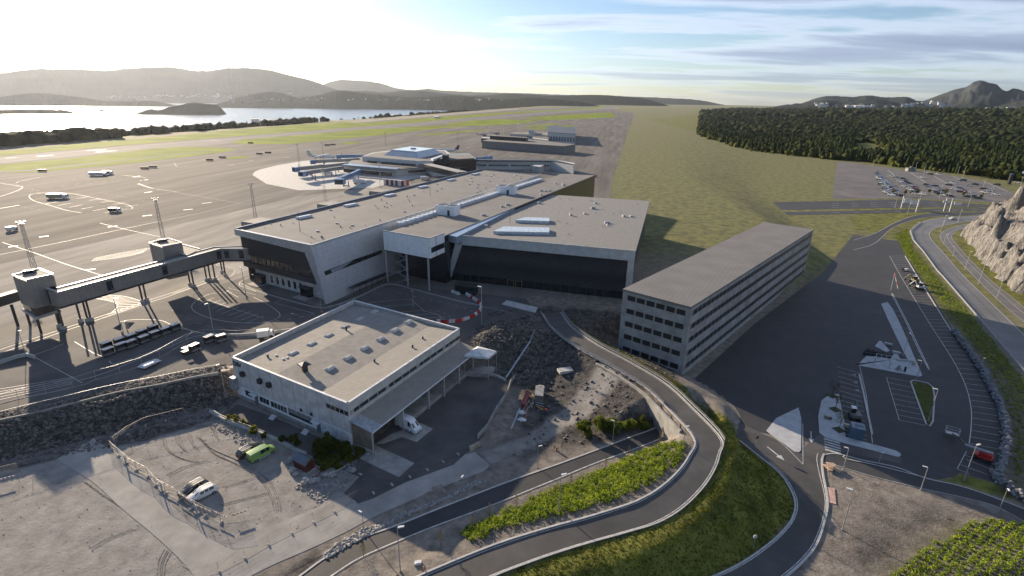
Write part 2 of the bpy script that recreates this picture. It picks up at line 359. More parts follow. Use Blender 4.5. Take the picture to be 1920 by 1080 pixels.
# ============================================================ GROUND
def axis(lo, a, st, b, hi, g=1.09):
    c = list(np.arange(a, b+1e-6, st)); s = st; x = a; L = []
    while x > lo: s *= g; x -= s; L.append(x)
    s = st; x = c[-1]; Rr = []
    while x < hi: s *= g; x += s; Rr.append(x)
    return np.array(L[::-1]+c+Rr)
GX = axis(-9000, -165, 1.0, 165, 9000, 1.07); GY = axis(0, 42, 1.0, 172, 12000, 1.045)
XX, YY = np.meshgrid(GX, GY); ZG = terr(XX.ravel(), YY.ravel())
ROADC_L = [(1387, 827), (1415, 849.5), (1459, 885.5), (1481, 916), (1491, 944), (1485.6, 971.7), (1467.5, 996.7), (1437, 1024), (1387, 1058), (1330, 1085), (1270, 1110)]
GRASS1 = [tuple(v[:2]) for v in RAR[28:]][::-1]+[tuple(RAR[0][:2])]*0+XY([(1365, 780), (1387, 827)]+ROADC_L[1:])
GRASS1 = [tuple(v[:2]) for v in RAR[::-1]]+XY([(1375, 800)]+ROADC_L)
P2L = [(1990, 380), (1900, 397), (1833, 404.5), (1766, 408), (1724.5, 417.4), (1706, 433), (1711.5, 451), (1729.7, 472), (1755.6, 508), (1767, 520), (1810, 570), (1920, 699), (2020, 820)]
P2R = [(1990, 392), (1900, 408), (1815, 416), (1781.5, 421), (1755.6, 428), (1744, 438), (1748, 450), (1764, 468), (1781.5, 487.5), (1806, 516), (1872, 580), (1920, 627), (2040, 745)]
P3L = [(1990, 402), (1880, 412), (1812.6, 420), (1781.5, 428), (1766, 435.6), (1762, 446), (1781.5, 472), (1807.5, 500), (1867, 560), (1920, 605), (2040, 700)]
P3R = [(1990, 412), (1870, 421), (1807, 429), (1789, 438), (1785, 446), (1798, 463), (1815, 482), (1859, 526), (1901, 560), (1960, 610), (2060, 690)]
BEDR = [(1675, 432), (1700, 425), (1705, 440), (1712, 460), (1755, 515), (1767, 530), (1815, 580), (1920, 710), (2030, 850), (2000, 1010), (1920, 938), (1890, 905), (1893, 850), (1885, 800), (1872, 750), (1845, 690), (1800, 628), (1745, 560), (1700, 485), (1678, 450)]
GRASS2 = [(1600, 380), (1990, 372), (2050, 400), (2060, 700), (1960, 640), (1880, 560), (1800, 470), (1795, 440), (1850, 425), (1780, 402), (1690, 470), (1665, 440), (1600, 430)]
BED = [(855, 1003), (897, 980), (960, 949.6), (1015.6, 924), (1099, 891), (1204, 846.7), (1265.6, 828.6), (1289, 834), (1284, 858), (1236, 903), (1160, 936), (1043, 970), (960, 990), (880, 1018)]
def w_(poly, soft=1.5, wx=None): return sst(-soft, soft, sdpoly(poly, XX.ravel(), YY.ravel())+(fbm(XX.ravel()/3, YY.ravel()/3)-.47)*soft*2.2)
GRAV = XY([(-500, 900), (0, 875), (230, 830), (420, 770), (450, 752), (640, 830), (690, 850), (760, 905), (700, 960), (650, 990), (470, 1078), (300, 1200), (-500, 1200)])
SLOPE = XY([(-500, 1000), (0, 868), (130, 840), (260, 815), (420, 768), (440, 735), (425, 700), (200, 745), (0, 795), (-500, 920)], 1.5)
e_ = (XX.ravel()-ra.x)*RN.x+(YY.ravel()-ra.y)*RN.y; su_ = sdpoly(UP, XX.ravel(), YY.ravel()); D_ = np.hypot(XX, YY).ravel()
gravel = w_(GRAV, 1.0)
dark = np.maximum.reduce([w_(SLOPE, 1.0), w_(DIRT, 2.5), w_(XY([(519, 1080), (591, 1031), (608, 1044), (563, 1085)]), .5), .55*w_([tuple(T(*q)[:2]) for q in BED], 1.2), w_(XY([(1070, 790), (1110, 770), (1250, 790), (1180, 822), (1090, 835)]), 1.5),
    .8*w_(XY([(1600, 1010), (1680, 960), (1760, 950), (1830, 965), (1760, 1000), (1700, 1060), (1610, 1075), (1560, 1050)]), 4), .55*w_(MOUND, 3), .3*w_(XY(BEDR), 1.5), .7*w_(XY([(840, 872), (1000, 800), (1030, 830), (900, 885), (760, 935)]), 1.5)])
grass = np.maximum.reduce([.9*w_(XY(BEDR[:9]+[(1800, 628)]+BEDR[-3:]), .8), .45*w_(XY(BEDR), 1), w_(GRASS1, .5), w_(XY(GRASS2), .6), w_(XY([(1760, 897), (1790, 893), (1800, 885), (1864, 905), (1925, 945), (1804, 911), (1700, 888)]), .4),
    .75*sst(10, 60, e_)*(e_ > 0), sst(-10, 30, sdpoly(FOREST, XX.ravel(), YY.ravel())), .8*sst(180, 260, D_)*(XX.ravel() > 20), .6*w_(XY([(1660, 1080), (1720, 1020), (1790, 985), (1740, 1060)]), 4)])
gravel = np.maximum(gravel*(1-dark), w_(XY([(900, 848), (980, 820), (1050, 770), (1100, 730), (1160, 680), (1210, 700), (1130, 765), (1075, 800), (1000, 842), (920, 872)]), 1.0)); dark = dark*(1-.9*w_(XY([(900, 848), (980, 820), (1050, 770), (1100, 730), (1160, 680), (1210, 700), (1130, 765), (1075, 800), (1000, 842), (920, 872)]), 1.0))
def ground_material():
    m = bpy.data.materials.new('ground'); m.use_nodes = True; t = m.node_tree; b = t.nodes['Principled BSDF']; b.inputs['Roughness'].default_value = .95; b.inputs['Specular IOR Level'].default_value = .25
    at = N(t, 'ShaderNodeAttribute', attribute_name='zone'); sp = N(t, 'ShaderNodeSeparateColor'); t.links.new(at.outputs['Color'], sp.inputs[0])
    g = N(t, 'ShaderNodeNewGeometry')
    def tex(scale, c1, c2, lo=.35, hi=.65):
        n = N(t, 'ShaderNodeTexNoise', i_Scale=scale, i_Detail=8.0, i_Roughness=.68); t.links.new(g.outputs['Position'], n.inputs['Vector'])
        r = ramp(t, [(lo, c1), (hi, c2)]); t.links.new(n.outputs[0], r.inputs[0]); return r.outputs[0], n.outputs[0]
    base, nb = tex(.5, (.12, .104, .088), (.27, .237, .2))
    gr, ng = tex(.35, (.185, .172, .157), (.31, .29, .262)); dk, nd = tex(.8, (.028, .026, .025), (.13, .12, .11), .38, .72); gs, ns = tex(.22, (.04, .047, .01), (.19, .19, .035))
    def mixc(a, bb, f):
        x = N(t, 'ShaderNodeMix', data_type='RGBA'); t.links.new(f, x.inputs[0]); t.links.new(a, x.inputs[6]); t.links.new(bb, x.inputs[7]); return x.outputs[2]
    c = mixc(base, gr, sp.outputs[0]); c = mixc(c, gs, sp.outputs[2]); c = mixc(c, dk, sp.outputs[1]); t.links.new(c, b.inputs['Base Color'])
    n = N(t, 'ShaderNodeTexNoise', i_Scale=2.2, i_Detail=9.0, i_Roughness=.7); t.links.new(g.outputs['Position'], n.inputs['Vector'])
    s = N(t, 'ShaderNodeMapRange', i_1=0, i_2=1, i_3=.4, i_4=1.0); t.links.new(sp.outputs[1], s.inputs[0])
    bu = N(t, 'ShaderNodeBump', i_Distance=.35); t.links.new(s.outputs[0], bu.inputs['Strength']); t.links.new(n.outputs[0], bu.inputs['Height']); t.links.new(bu.outputs[0], b.inputs['Normal'])
    return m
nx, ny = len(GX), len(GY); idx = np.arange(nx*ny).reshape(ny, nx)
Fq = np.stack([idx[:-1, :-1], idx[:-1, 1:], idx[1:, 1:], idx[1:, :-1]], -1).reshape(-1, 4)
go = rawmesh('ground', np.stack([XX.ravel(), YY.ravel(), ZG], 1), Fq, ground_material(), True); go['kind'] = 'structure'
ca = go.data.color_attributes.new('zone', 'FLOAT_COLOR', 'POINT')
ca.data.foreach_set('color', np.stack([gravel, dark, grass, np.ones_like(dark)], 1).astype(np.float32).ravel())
# ------------------------------------------------------------ sheets
def sheet(name, pts, m, off, z=0.0, cut=False, world=False, kind='structure', thick=0, label=None):
    P = [tuple(p[:2]) for p in pts] if world else XY(pts, z)
    bm = bmesh.new(); f = bm.faces.new([bm.verts.new((x, y, 0)) for x, y in P]); bm.normal_update()
    if f.normal.z < 0: f.normal_flip()
    if cut:
        bmesh.ops.triangulate(bm, faces=bm.faces[:])
        for A, k in ((GX, 0), (GY, 1)):
            lo = min(p[k] for p in P); hi = max(p[k] for p in P)
            for a in A[(A > lo) & (A < hi)]:
                co = (a, 0, 0) if k == 0 else (0, a, 0); no = (1, 0, 0) if k == 0 else (0, 1, 0)
                bmesh.ops.bisect_plane(bm, geom=bm.verts[:]+bm.edges[:]+bm.faces[:], plane_co=co, plane_no=no)
        zs = terr([v.co.x for v in bm.verts], [v.co.y for v in bm.verts])
        for v, q in zip(bm.verts, zs): v.co.z = q+off
    else:
        for v in bm.verts: v.co.z = z+off
    if thick:
        r = bmesh.ops.extrude_face_region(bm, geom=bm.faces[:]); vs = [g for g in r['geom'] if isinstance(g, bmesh.types.BMVert)]
        for v in vs: v.co.z += 0
        for v in bm.verts:
            if v not in vs: v.co.z -= thick
    me = bpy.data.meshes.new(name); bm.to_mesh(me); bm.free(); me.materials.append(m)
    o = bpy.data.objects.new(name, me); COL.objects.link(o); o['kind'] = kind
    if label: o['label'] = label
    return o
def rib(name, L, R, m, off, z=0.0, n=80, world=False, step=1.0, kind='structure'):
    if not world: L = [tuple(G(*p[:2], p[2] if len(p) > 2 else z)) for p in L]; R = [tuple(G(*p[:2], p[2] if len(p) > 2 else z)) for p in R]
    L = resamp(catmull(L, step), n); R = resamp(catmull(R, step), n); V = []
    for a, b in zip(L, R):
        for t in (0, .25, .5, .75, 1): c = a*(1-t)+b*t; V.append((c[0], c[1], c[2]+off))
    F = [[5*i+j, 5*i+j+1, 5*i+j+6, 5*i+j+5] for i in range(n-1) for j in range(4)]
    o = rawmesh(name, np.array(V), np.array(F)[:, ::-1], m); o['kind'] = kind; return L, R
PM = MB(); YM = MB(); KM = MB(); AM = MB()
def pline(P, w=.12, off=.075, mb=None, on=0, gap=0, smooth=True, world=True, z=0.0):
    mb = mb or PM
    if not world: P = [tuple(G(*p[:2], p[2] if len(p) > 2 else z)) for p in P]
    P = [tuple(p) if len(p) > 2 else (p[0], p[1], z) for p in P]
    if smooth and len(P) > 2: P = catmull(P, .8)
    P = [Vector(p) for p in P]
    if on:
        s = 0; segs = []; cur = []
        L = resamp([tuple(p) for p in P], max(2, int(sum((P[i+1]-P[i]).length for i in range(len(P)-1))/.5)+1)); acc = 0; prev = None
        for q in L:
            q = Vector(q)
            if prev is not None: acc += (q-prev).length
            if acc % (on+gap) < on: cur.append(q)
            else:
                if len(cur) > 1: segs.append(cur)
                cur = []
            prev = q
        if len(cur) > 1: segs.append(cur)
        for s_ in segs: pline([tuple(s_[0]), tuple(s_[-1])], w, off, mb, smooth=False)
        return
    V = []
    for i, p in enumerate(P):
        d = (P[min(i+1, len(P)-1)]-P[max(i-1, 0)]); d.z = 0
        if d.length < 1e-6: continue
        d.normalize(); nrm = Vector((-d.y, d.x, 0))*w/2
        V += [p+nrm+Vector((0, 0, off)), p-nrm+Vector((0, 0, off))]
    k = len(V)//2
    mb.add(V, [[2*i, 2*i+1, 2*i+3, 2*i+2] for i in range(k-1)])
def kerb(P, w=.28, h=.13, off=.02, mb=None, world=True, z=0.0, smooth=True):
    mb = mb or KM
    if not world: P = [tuple(G(*p[:2], p[2] if len(p) > 2 else z)) for p in P]
    P = [tuple(p) if len(p) > 2 else (p[0], p[1], z) for p in P]
    if smooth: P = catmull(P, 1.0)
    P = [Vector(p) for p in P]; V = []
    for i, p in enumerate(P):
        d = (P[min(i+1, len(P)-1)]-P[max(i-1, 0)]); d.z = 0; d.normalize(); nrm = Vector((-d.y, d.x, 0))*w/2
        V += [p+nrm, p+nrm+Vector((0, 0, h+off)), p-nrm+Vector((0, 0, h+off)), p-nrm]
    k = len(P)
    mb.add(V, [[4*i+j, 4*i+(j+1), 4*i+4+(j+1), 4*i+4+j][::-1] for i in range(k-1) for j in range(3)])
def inset(A, B, t): return [tuple(a*(1-t)+b*t) for a, b in zip(A, B)]
ASPH_APRON = mat('apron_asphalt', (.178, .165, .148), .9, var=.12, scale=.03, stretch=(-atan2(RD.x, RD.y), (4.0, .35, 1)), var2=.28, scale2=.012, spec=.045)
CONC_APRON = mat('apron_concrete', (.29, .27, .24), .88, spec=.045, var=.14, scale=.05, stretch=(-atan2(RD.x, RD.y), (3.0, .5, 1)), var2=.22, scale2=.02)
ASPH_RUN = mat('runway_asphalt', (.2, .19, .18), .88, spec=.045, var=.12, scale=.03, stretch=(-atan2(RD.x, RD.y), (5, .3, 1)))
ASPH_SERV = mat('service_asphalt', (.105, .10, .096), .85, spec=.15, var=.12, scale=.12, var2=.2, scale2=.03, bump=.1, bscale=4)
ASPH_NEW = mat('new_asphalt', (.034, .034, .035), .72, var=.12, scale=.3, var2=.25, scale2=.05, bump=.1, bscale=5)
ASPH_ROAD = mat('road_asphalt', (.068, .064, .06), .7, var=.13, scale=.25, var2=.3, scale2=.05, bump=.1, bscale=5)
ASPH_OLD = mat('old_asphalt', (.14, .135, .13), .72, var=.12, scale=.2, var2=.25, scale2=.05)
GRAVROAD = mat('gravel_road', (.33, .312, .285), .95, var=.1, scale=.25, var2=.2, scale2=.07, bump=.25, bscale=5, spec=.2)
GRASSY = leafmat('airfield_grass', (.25, .30, .03), (.14, .185, .02), scale=.02, trans=.1)
# apron: one big sheet inside the plateau
sheet('apron', [(-900, 1020), (-200, 860), (0, 782), (200, 735), (425, 692), (470, 650), (560, 600), (690, 560), (985, 560), (1100, 520), (1130, 460), (1150, 330), (1180, 240), (1190, 212), (1100, 199), (1000, 203), (560, 239), (0, 290), (-900, 375)], ASPH_APRON, .03, 4)
sheet('apron_concrete', [(-300, 580), (0, 495), (440, 397), (560, 368), (700, 352), (900, 330), (700, 420), (470, 520), (330, 562), (110, 620), (0, 655), (-300, 760)], CONC_APRON, .05, 4)
sheet('service_yard', [(-400, 800), (0, 652), (120, 617), (330, 560), (470, 516), (470, 540), (600, 575), (720, 533), (985, 560), (1030, 610), (960, 628), (880, 640), (700, 640), (560, 605), (450, 668), (425, 690), (200, 733), (0, 775), (-400, 880)], ASPH_SERV, .06, 4)
sheet('aircraft_stand', [(473, 328), (478, 322), (487, 318), (520, 310), (567, 302), (640, 296), (760, 290), (800, 330), (700, 352), (560, 357), (500, 345)], CONCL, .07, 4)
sheet('aircraft_stand', [(955, 300), (1060, 310), (1080, 330), (930, 318), (925, 300)], CONC_APRON, .07, 4)
# runway, taxiway edges, grass
rib('runway', [(-900, 383), (0, 294), (350, 265), (640, 241), (1000, 211), (1110, 203), (1160, 200)], [(-900, 412), (0, 306), (350, 276), (640, 249), (1000, 216.5), (1110, 207.5), (1160, 204)], ASPH_RUN, .06, 4, n=40, step=40)
z1 = lambda p: Zm(0, 0, 3, p); z4 = lambda p: Zm(540, 180, 3.5556, p)
GZ = [z1([(-2700, 1240), (0, 925), (400, 890), (860, 835), (1060, 824), (1180, 828), (1340, 840), (1280, 853), (700, 925), (200, 970), (60, 974), (0, 966), (-2700, 1290)]),
      z1([(1280, 885), (1340, 879), (1400, 878), (1408, 883), (1370, 892), (1290, 896), (1270, 891)]),
      [(430, 268), (455, 261), (540, 255.5), (680, 243), (821, 235), (880, 238.5), (830, 240), (709, 254), (540, 270.5), (506, 270), (470, 271)],
      z4([(1030, 187), (1250, 161), (1450, 154), (1690, 168), (1500, 189), (1250, 200), (1100, 198)]), z4([(860, 258), (1100, 237), (1360, 221), (1300, 232), (1000, 259), (880, 263)]),
      z4([(1540, 150), (1750, 131), (1920, 121), (2150, 110), (2190, 140), (1920, 155), (1700, 161)]), z4([(1560, 203), (1750, 185), (1850, 180), (1760, 194), (1600, 208)]),
      z4([(340, 318), (380, 309), (440, 305), (490, 308), (470, 315), (400, 322), (350, 323)]), z4([(1560, 218), (1700, 205), (1900, 196), (1900, 204), (1700, 222)]),
      [(-900, 374), (0, 284), (140, 270), (320, 255), (467, 241), (640, 228), (680, 230.6), (821, 219.5), (962, 209.5), (1032, 206.5), (1130, 200), (1130, 203), (962, 213), (793, 229), (640, 240.5), (350, 263), (133, 281), (0, 293), (-900, 381)]]
for q in GZ:
    sheet('airfield_grass', q, GRASSY, .09, 4, kind='structure')
rib('taxiway', [(-40, 323.5), (60, 318.5), (150, 308.5), (260, 297), (395, 282.5)], [(-40, 326), (60, 320.5), (150, 310.2), (260, 298.3), (395, 283.5)], ASPH_RUN, .11, 4, n=30, step=20)
# ------------------------------------------------------------ lower roads
rib('gravel_track', [(-80, 868), (60, 842), (190, 815), (300, 783), (400, 765), (430, 763), (470, 776)], [(-80, 905), (60, 868), (110, 858), (195, 838), (260, 806), (340, 796), (420, 787), (455, 795)], ASPH_OLD, .05)
rib('access_road', [(445, 758), (500, 778), (560, 803), (610, 826), (655, 850), (690, 862)], [(405, 785), (470, 803), (540, 838), (590, 858), (640, 880), (700, 905)], ASPH_SERV, .055)
rib('gravel_road', [(175, 822), (215, 850), (255, 885), (300, 925), (350, 975), (400, 1012), (450, 1030)], [(105, 862), (135, 880), (175, 905), (230, 955), (290, 1005), (340, 1052), (372, 1090)], GRAVROAD, .06)
rib('gravel_road', [(340, 1060), (440, 1020), (500, 992), (560, 966), (640, 935), (720, 905), (800, 875), (850, 858), (890, 848)], [(420, 1110), (500, 1065), (580, 1030), (650, 997), (700, 970), (780, 935), (850, 905), (905, 885), (918, 872)], GRAVROAD, .05)
YARD = [(645, 925), (675, 893), (688, 840), (705, 822), (770, 772), (862, 690), (885, 672), (957, 712), (945, 740), (930, 775), (900, 825), (880, 845), (850, 872), (760, 905), (700, 935), (672, 945)]
sheet('yard_asphalt', YARD, ASPH_SERV, .06, 0)
sheet('concrete_slab', Zm(480, 780, 3.6, [(700, 290), (800, 195), (860, 225), (1070, 320), (965, 415)]), CONC, .08, 0)
sheet('concrete_slab', Zm(480, 780, 3.6, [(860, 190), (985, 145), (1085, 178), (1195, 90), (1110, 50), (900, 130), (800, 195)]), CONC, .1, 0)
# footpath B
BT = [(520, 1110), (563, 1080), (613, 1044), (674, 1010.6), (744, 985.6), (841, 947), (952, 904), (1043, 872), (1127, 841), (1182, 820), (1221, 806), (1260, 788), (1330, 750)]
BB = [(580, 1110), (622, 1080), (674, 1047), (744, 1016), (813, 988), (924, 947), (1013, 911), (1043, 899), (1115.6, 869), (1182, 845), (1254, 816), (1290, 797), (1360, 760)]
L, R = rib('footpath', BT, BB, ASPH_NEW, .04, 0, n=110); kerb([tuple(p) for p in L], .3, .1); pline([tuple(p) for p in R], .22, .09)
# ramp road A
o = rawmesh('ramp_road', np.array([[*(RAL[i]*(1-t)+RAR[i]*t)] for i in range(90) for t in (0, .25, .5, .75, 1)]), np.array([[5*i+j, 5*i+j+1, 5*i+j+6, 5*i+j+5] for i in range(89) for j in range(4)])[:, ::-1], ASPH_ROAD); o['kind'] = 'structure'
kerb(inset(RAL, RAR, -.03), .3, .16); kerb(inset(RAL, RAR, 1.02), .22, .14)
pline(inset(RAL, RAR, .055), .13, .03); pline(inset(RAL, RAR, .95), .13, .03)
# parking area on the right
PARK = [(1600, 440), (1684, 452), (1699, 480), (1724, 516), (1754, 566), (1791, 625), (1838, 694), (1868, 760), (1880, 815), (1876, 858), (1864, 905), (1800, 887), (1790, 893), (1760, 899), (1700, 888), (1640, 870), (1581, 854), (1547, 853), (1530, 853), (1520, 830), (1375, 800), (1330, 745), (1300, 712), (1415, 607), (1542, 512)]
sheet('parking_asphalt', PARK, ASPH_NEW, .03, 0)
CR = [(1545, 852), (1541, 862), (1543, 890), (1551, 935.6), (1548, 969), (1531.5, 1019), (1506.5, 1052), (1476, 1080), (1440, 1110)]
sheet('lower_road', ROADC_L+CR[::-1]+[(1560, 853), (1585, 847), (1640, 860), (1690, 870), (1690, 858), (1640, 846), (1585, 832), (1535, 815), (1500, 846), (1380, 790), (1372, 805)], ASPH_ROAD, .05, 0)
cl = XY(ROADC_L); crr = XY(CR)
kerb([(*p, 0) for p in cl], .3, .14); kerb([(*p, 0) for p in crr], .35, .16)
A_, B_ = resamp(catmull(cl, 1), 60), resamp(catmull(crr, 1), 60)
pline([(p[0], p[1], 0) for p in A_*.93+B_*.07][8:], .13, .08); pline([(p[0], p[1], 0) for p in A_*.07+B_*.93], .13, .08)
DT = [(1547, 853), (1560, 851), (1581, 853.6), (1615, 863), (1681, 877), (1734, 897), (1804, 913), (1876, 938), (1920, 955), (2000, 985)]
DB = [(1545, 868), (1560, 871), (1581, 877), (1637, 894), (1726, 916), (1804, 933), (1865, 949), (1920, 978), (2000, 1018)]
L, R = rib('footpath', DT, DB, ASPH_NEW, .07, 0, n=80); kerb([tuple(p) for p in L], .22, .12); pline([tuple(p) for p in R], .12, .09)
pline([(1583, 855), (1580, 858), (1584, 861), (1640, 873), (1700, 888), (1734, 897)], .18, .2, world=False)
# highway roads far right
L, R = rib('highway', P2L, P2R, mat('highway_asphalt', (.15, .147, .145), .62, var=.1, scale=.15, var2=.25, scale2=.04), .04, 0, n=110)
pline(inset(L, R, .03), .25); pline(inset(L, R, .97), .2); pline(inset(L, R, .62), .3, mb=AM)
L, R = rib('side_road', P3L, P3R, ASPH_OLD, .045, 0, n=110); pline(inset(L, R, .04), .15); pline(inset(L, R, .6), .15); pline(inset(L, R, .97), .15); pline(inset(L, R, .8), .1, mb=YM, on=1, gap=1.5)
L, R = rib('slip_road', [(1600, 450), (1640, 437), (1673, 420), (1705, 407), (1736, 400.5), (1781, 397.5), (1841, 397), (1960, 385)], [(1600, 470), (1640, 457), (1673, 428), (1705, 415.5), (1736, 408), (1781, 404.5), (1841, 402.5), (1960, 391)], ASPH_NEW, .05, 0, n=60)
pline(inset(L, R, .04), .2); pline(inset(L, R, .96), .2)
rib('main_road', [(1250, 392), (1400, 381), (1560, 377), (1640, 375), (1700, 374), (1780, 378), (1860, 384), (1960, 376)], [(1250, 408), (1400, 396), (1560, 392), (1640, 390.5), (1700, 389.5), (1780, 388.5), (1860, 388.5), (1960, 381)], ASPH_NEW, .05, 0, n=40)
rib('main_road', [(1250, 412), (1400, 400), (1560, 396), (1640, 394), (1700, 392.5), (1780, 391), (1860, 390), (1960, 382)], [(1250, 419), (1400, 406), (1560, 402), (1640, 400), (1700, 398.5), (1780, 396), (1860, 394.5), (1960, 384.5)], ASPH_NEW, .05, 0, n=40)
for y0, k in ((380, 0), (383.5, 1), (387, 0)): pline([(1560, y0+2), (1660, y0), (1750, y0+.5), (1850, y0+2.5)], .3, .09, on=6, gap=9, world=False)
pline([(1560, 399), (1660, 397), (1750, 395), (1850, 393)], .3, .09, on=6, gap=9, world=False)
# big car park
CP = [(1570, 303), (1600, 305), (1640, 311.5), (1700, 319), (1760, 325), (1800, 332), (1860, 344), (1880, 352), (1900, 362), (1930, 375), (1870, 381), (1780, 375.5), (1700, 371.5), (1640, 372.5), (1560, 373)]
sheet('car_park', CP, mat('car_park_asphalt', (.125, .115, .105), .8, var=.12, scale=.06, var2=.25, scale2=.015), .035, 0)
for a, b in (((230, 190), (320, 265)), ((510, 225), (700, 345)), ((800, 265), (960, 360)), ((1040, 270), (1180, 340)), ((1400, 320), (1720, 460))):
    pline(Zm(1630, 290, 6.62, [a, b]), .5, .07, world=False)
# pavements with real kerb height
PAVE = lined('paving', (.40, .41, .42), (.27, .27, .28), .6, .03, (1, .35, 0), rough=.85, second=((-.35, 1, 0), .6, .03), bump=.1)
for q in ([(1607.8, 685.6), (1624, 667.8), (1672, 672), (1676.7, 660), (1684.4, 666.7), (1686.7, 673), (1705.6, 677.8), (1717.8, 691), (1728.9, 704.4), (1724.4, 707), (1668.9, 696.7), (1600, 684)],
          [(1652, 570), (1664, 567), (1674, 580), (1691, 615), (1709, 658), (1729, 704), (1717.8, 691), (1700, 672), (1680, 632), (1664, 598)],
          [(1534, 780), (1540, 752), (1555.6, 740), (1573, 740), (1578, 768), (1583, 788), (1585, 820), (1636.7, 834), (1679, 845.6), (1688, 851), (1689, 855), (1684, 857.5), (1635.6, 845), (1573, 829), (1548, 822), (1536, 812)],
          [(1437, 808), (1455, 785), (1497, 765), (1502, 785), (1502.5, 797), (1501.5, 846), (1497, 849), (1490, 847.5), (1480, 840)],
          [(1640, 650), (1648, 640), (1652, 640), (1668, 658), (1662, 661)]):
    sheet('pavement', q, PAVE, .15, 0, thick=.2)
# verge islands
sheet('grass_island', [(1709, 718), (1716, 715), (1740, 722), (1748, 728), (1750, 745), (1747, 790), (1742, 797), (1737, 790)], leafmat('island_grass', (.10, .11, .03), (.05, .055, .02), scale=.8, trans=0), .12, 0, thick=.15, kind='structure')
kerb([(1707, 716), (1714, 713.5), (1740, 719), (1749, 727), (1752, 745), (1749, 790), (1743, 800), (1736, 795), (1707, 716)], .3, .17, world=False, smooth=False)
# stall lines
inner = resamp(catmull(XY([(1668, 480), (1690, 520), (1740, 602), (1784, 671), (1809.5, 721), (1820.5, 765), (1820.5, 803), (1817, 831.6)]), 1), 53)
outer = resamp(catmull(XY([(1697, 480), (1721, 520), (1750, 567), (1787.5, 627), (1835, 696), (1863, 756), (1873.6, 803), (1875, 843)]), 1), 53)
pline([(*p, 0) for p in inner], .15, .06); kerb([(*p, 0) for p in outer[:32]], .3, .13)
for a, b in zip(inner, outer): pline([(*a, 0), (*b, 0)], .1, .06, smooth=False)
for a, b in (((1812, 846.5), (1794.5, 879.5)), ((1794.5, 879.5), (1817, 889)), ((1811, 861.5), (1864, 882.5)), ((1801, 871.5), (1859, 893)), ((1806, 853), (1868, 872))): pline([a, b], .1, .06, world=False, smooth=False)
pline([(1673, 550), (1700, 602), (1720, 645), (1743, 694)], .2, .06, world=False); pline([(1671, 551), (1698, 604), (1718, 648), (1740, 692)], .2, .14, world=False)
for i in range(12):
    t = i/12; a = (1667+t*66, 560+t*130); pline([a, (a[0]+17-t*2, a[1]+3.5+t)], .1, .06, world=False, smooth=False)
s0, s1 = (1662, 707.8), (1686, 788)
for i in range(9):
    t = i/8; a = (s0[0]+(s1[0]-s0[0])*t, s0[1]+(s1[1]-s0[1])*t); pline([a, (a[0]+44+t*6, a[1]+8.5+t*1.5)], .1, .06, world=False, smooth=False)
pline([s0, s1], .12, .06, world=False, smooth=False)
for i in range(15):
    t = i/14; a = (1570+t*14, 688+t*126); pline([a, (a[0]+42, a[1]+12)], .1, .06, world=False, smooth=False)
pline([(1612, 687), (1624, 740), (1636, 832)], .12, .06, world=False, smooth=False); kerb([(1611, 702), (1620, 742), (1635, 815)], .4, .14, world=False)
for cx, cy in ((1600, 703), (1603, 717.5), (1606, 732)):
    pline([(cx-4, cy-1), (cx-1, cy), (cx+2, cy-1)], .12, .06, world=False, smooth=False); pline([(cx+1, cy-1.5), (cx+3.5, cy-.8), (cx+4, cy+1), (cx+1.5, cy+1.4), (cx+.5, cy)], .12, .06, world=False)
# crosswalk and arrows
for i in range(5):
    y = 823+i*5; pline([(1544.5+i*.6, y), (1575+i*.5, y+8.5)], .45, .075, world=False, smooth=False)
def arrow(a, b, z=0.0, w=.18, hw=.5, off=.08, hl=.34):
    a = G(*a, z); b = G(*b, z); d = (b-a); Ln = d.length; d.normalize(); n = Vector((-d.y, d.x, 0)); c = b-d*Ln*hl; u = Vector((0, 0, off))
    PM.add([a+n*w/2+u, a-n*w/2+u, c-n*w/2+u, c+n*w/2+u], [[0, 1, 2, 3]]); PM.add([c+n*hw+u, c-n*hw+u, b+u], [[0, 1, 2]])
arrow((1520.5, 809), (1521, 831)); arrow((1438.5, 838), (1471, 864.5), w=.3, hw=.65)
pline([(1437, 808), (1460, 827), (1483, 848), (1505, 871)], .12, .08, world=False); pline([(1505, 795), (1505.5, 871)], .12, .08, world=False, smooth=False)
# ------------------------------------------------------------ apron and yard markings, with sun glints painted as wide white bars (z = 4)
def a4(pts, w=.15, **k): pline(pts, w*(.55 if w > .2 else 1), .1, world=False, z=4, **k)
z2 = lambda p: Zm(0, 360, 4, p); z5 = lambda p: Zm(0, 560, 4, p); z3 = lambda p: Zm(420, 300, 3.2, p); z0 = lambda p: Zm(0, 240, 6.4, p); z280 = lambda p: Zm(280, 440, 9, p)
a4([(-40, 488), *z2([(0, 472), (500, 370), (1000, 262), (1500, 160), (1810, 88)])], .35, smooth=False)
a4(z2([(1300, 0), (1810, 88)]), .3, smooth=False)
a4(z2([(20, 380), (250, 455), (500, 545), (790, 635)]), .35, smooth=False); a4(z2([(750, 235), (1000, 295), (1215, 340)]), .3, smooth=False)
for p in ([(100, 410)], [(330, 335)], [(845, 260)], [(1105, 178)], [(1410, 133)], [(1550, 83)], [(680, 583)]):
    x, y = z2(p)[0]; a4([(x-9, y+1), (x+9, y-1)], 2.2, smooth=False)
for a, b in (((0, 125), (145, 100)),): a4(z2([a, b]), .9, smooth=False)
for i in range(5):
    x, y = 575+i*92, 50+i*15; a4(z2([(x, y), (x+90, y-14)]), .35, smooth=False)
for i in range(6):
    x, y = 345+i*88, 90+i*13; a4(z2([(x, y), (x+95, y-18)]), .35, smooth=False)
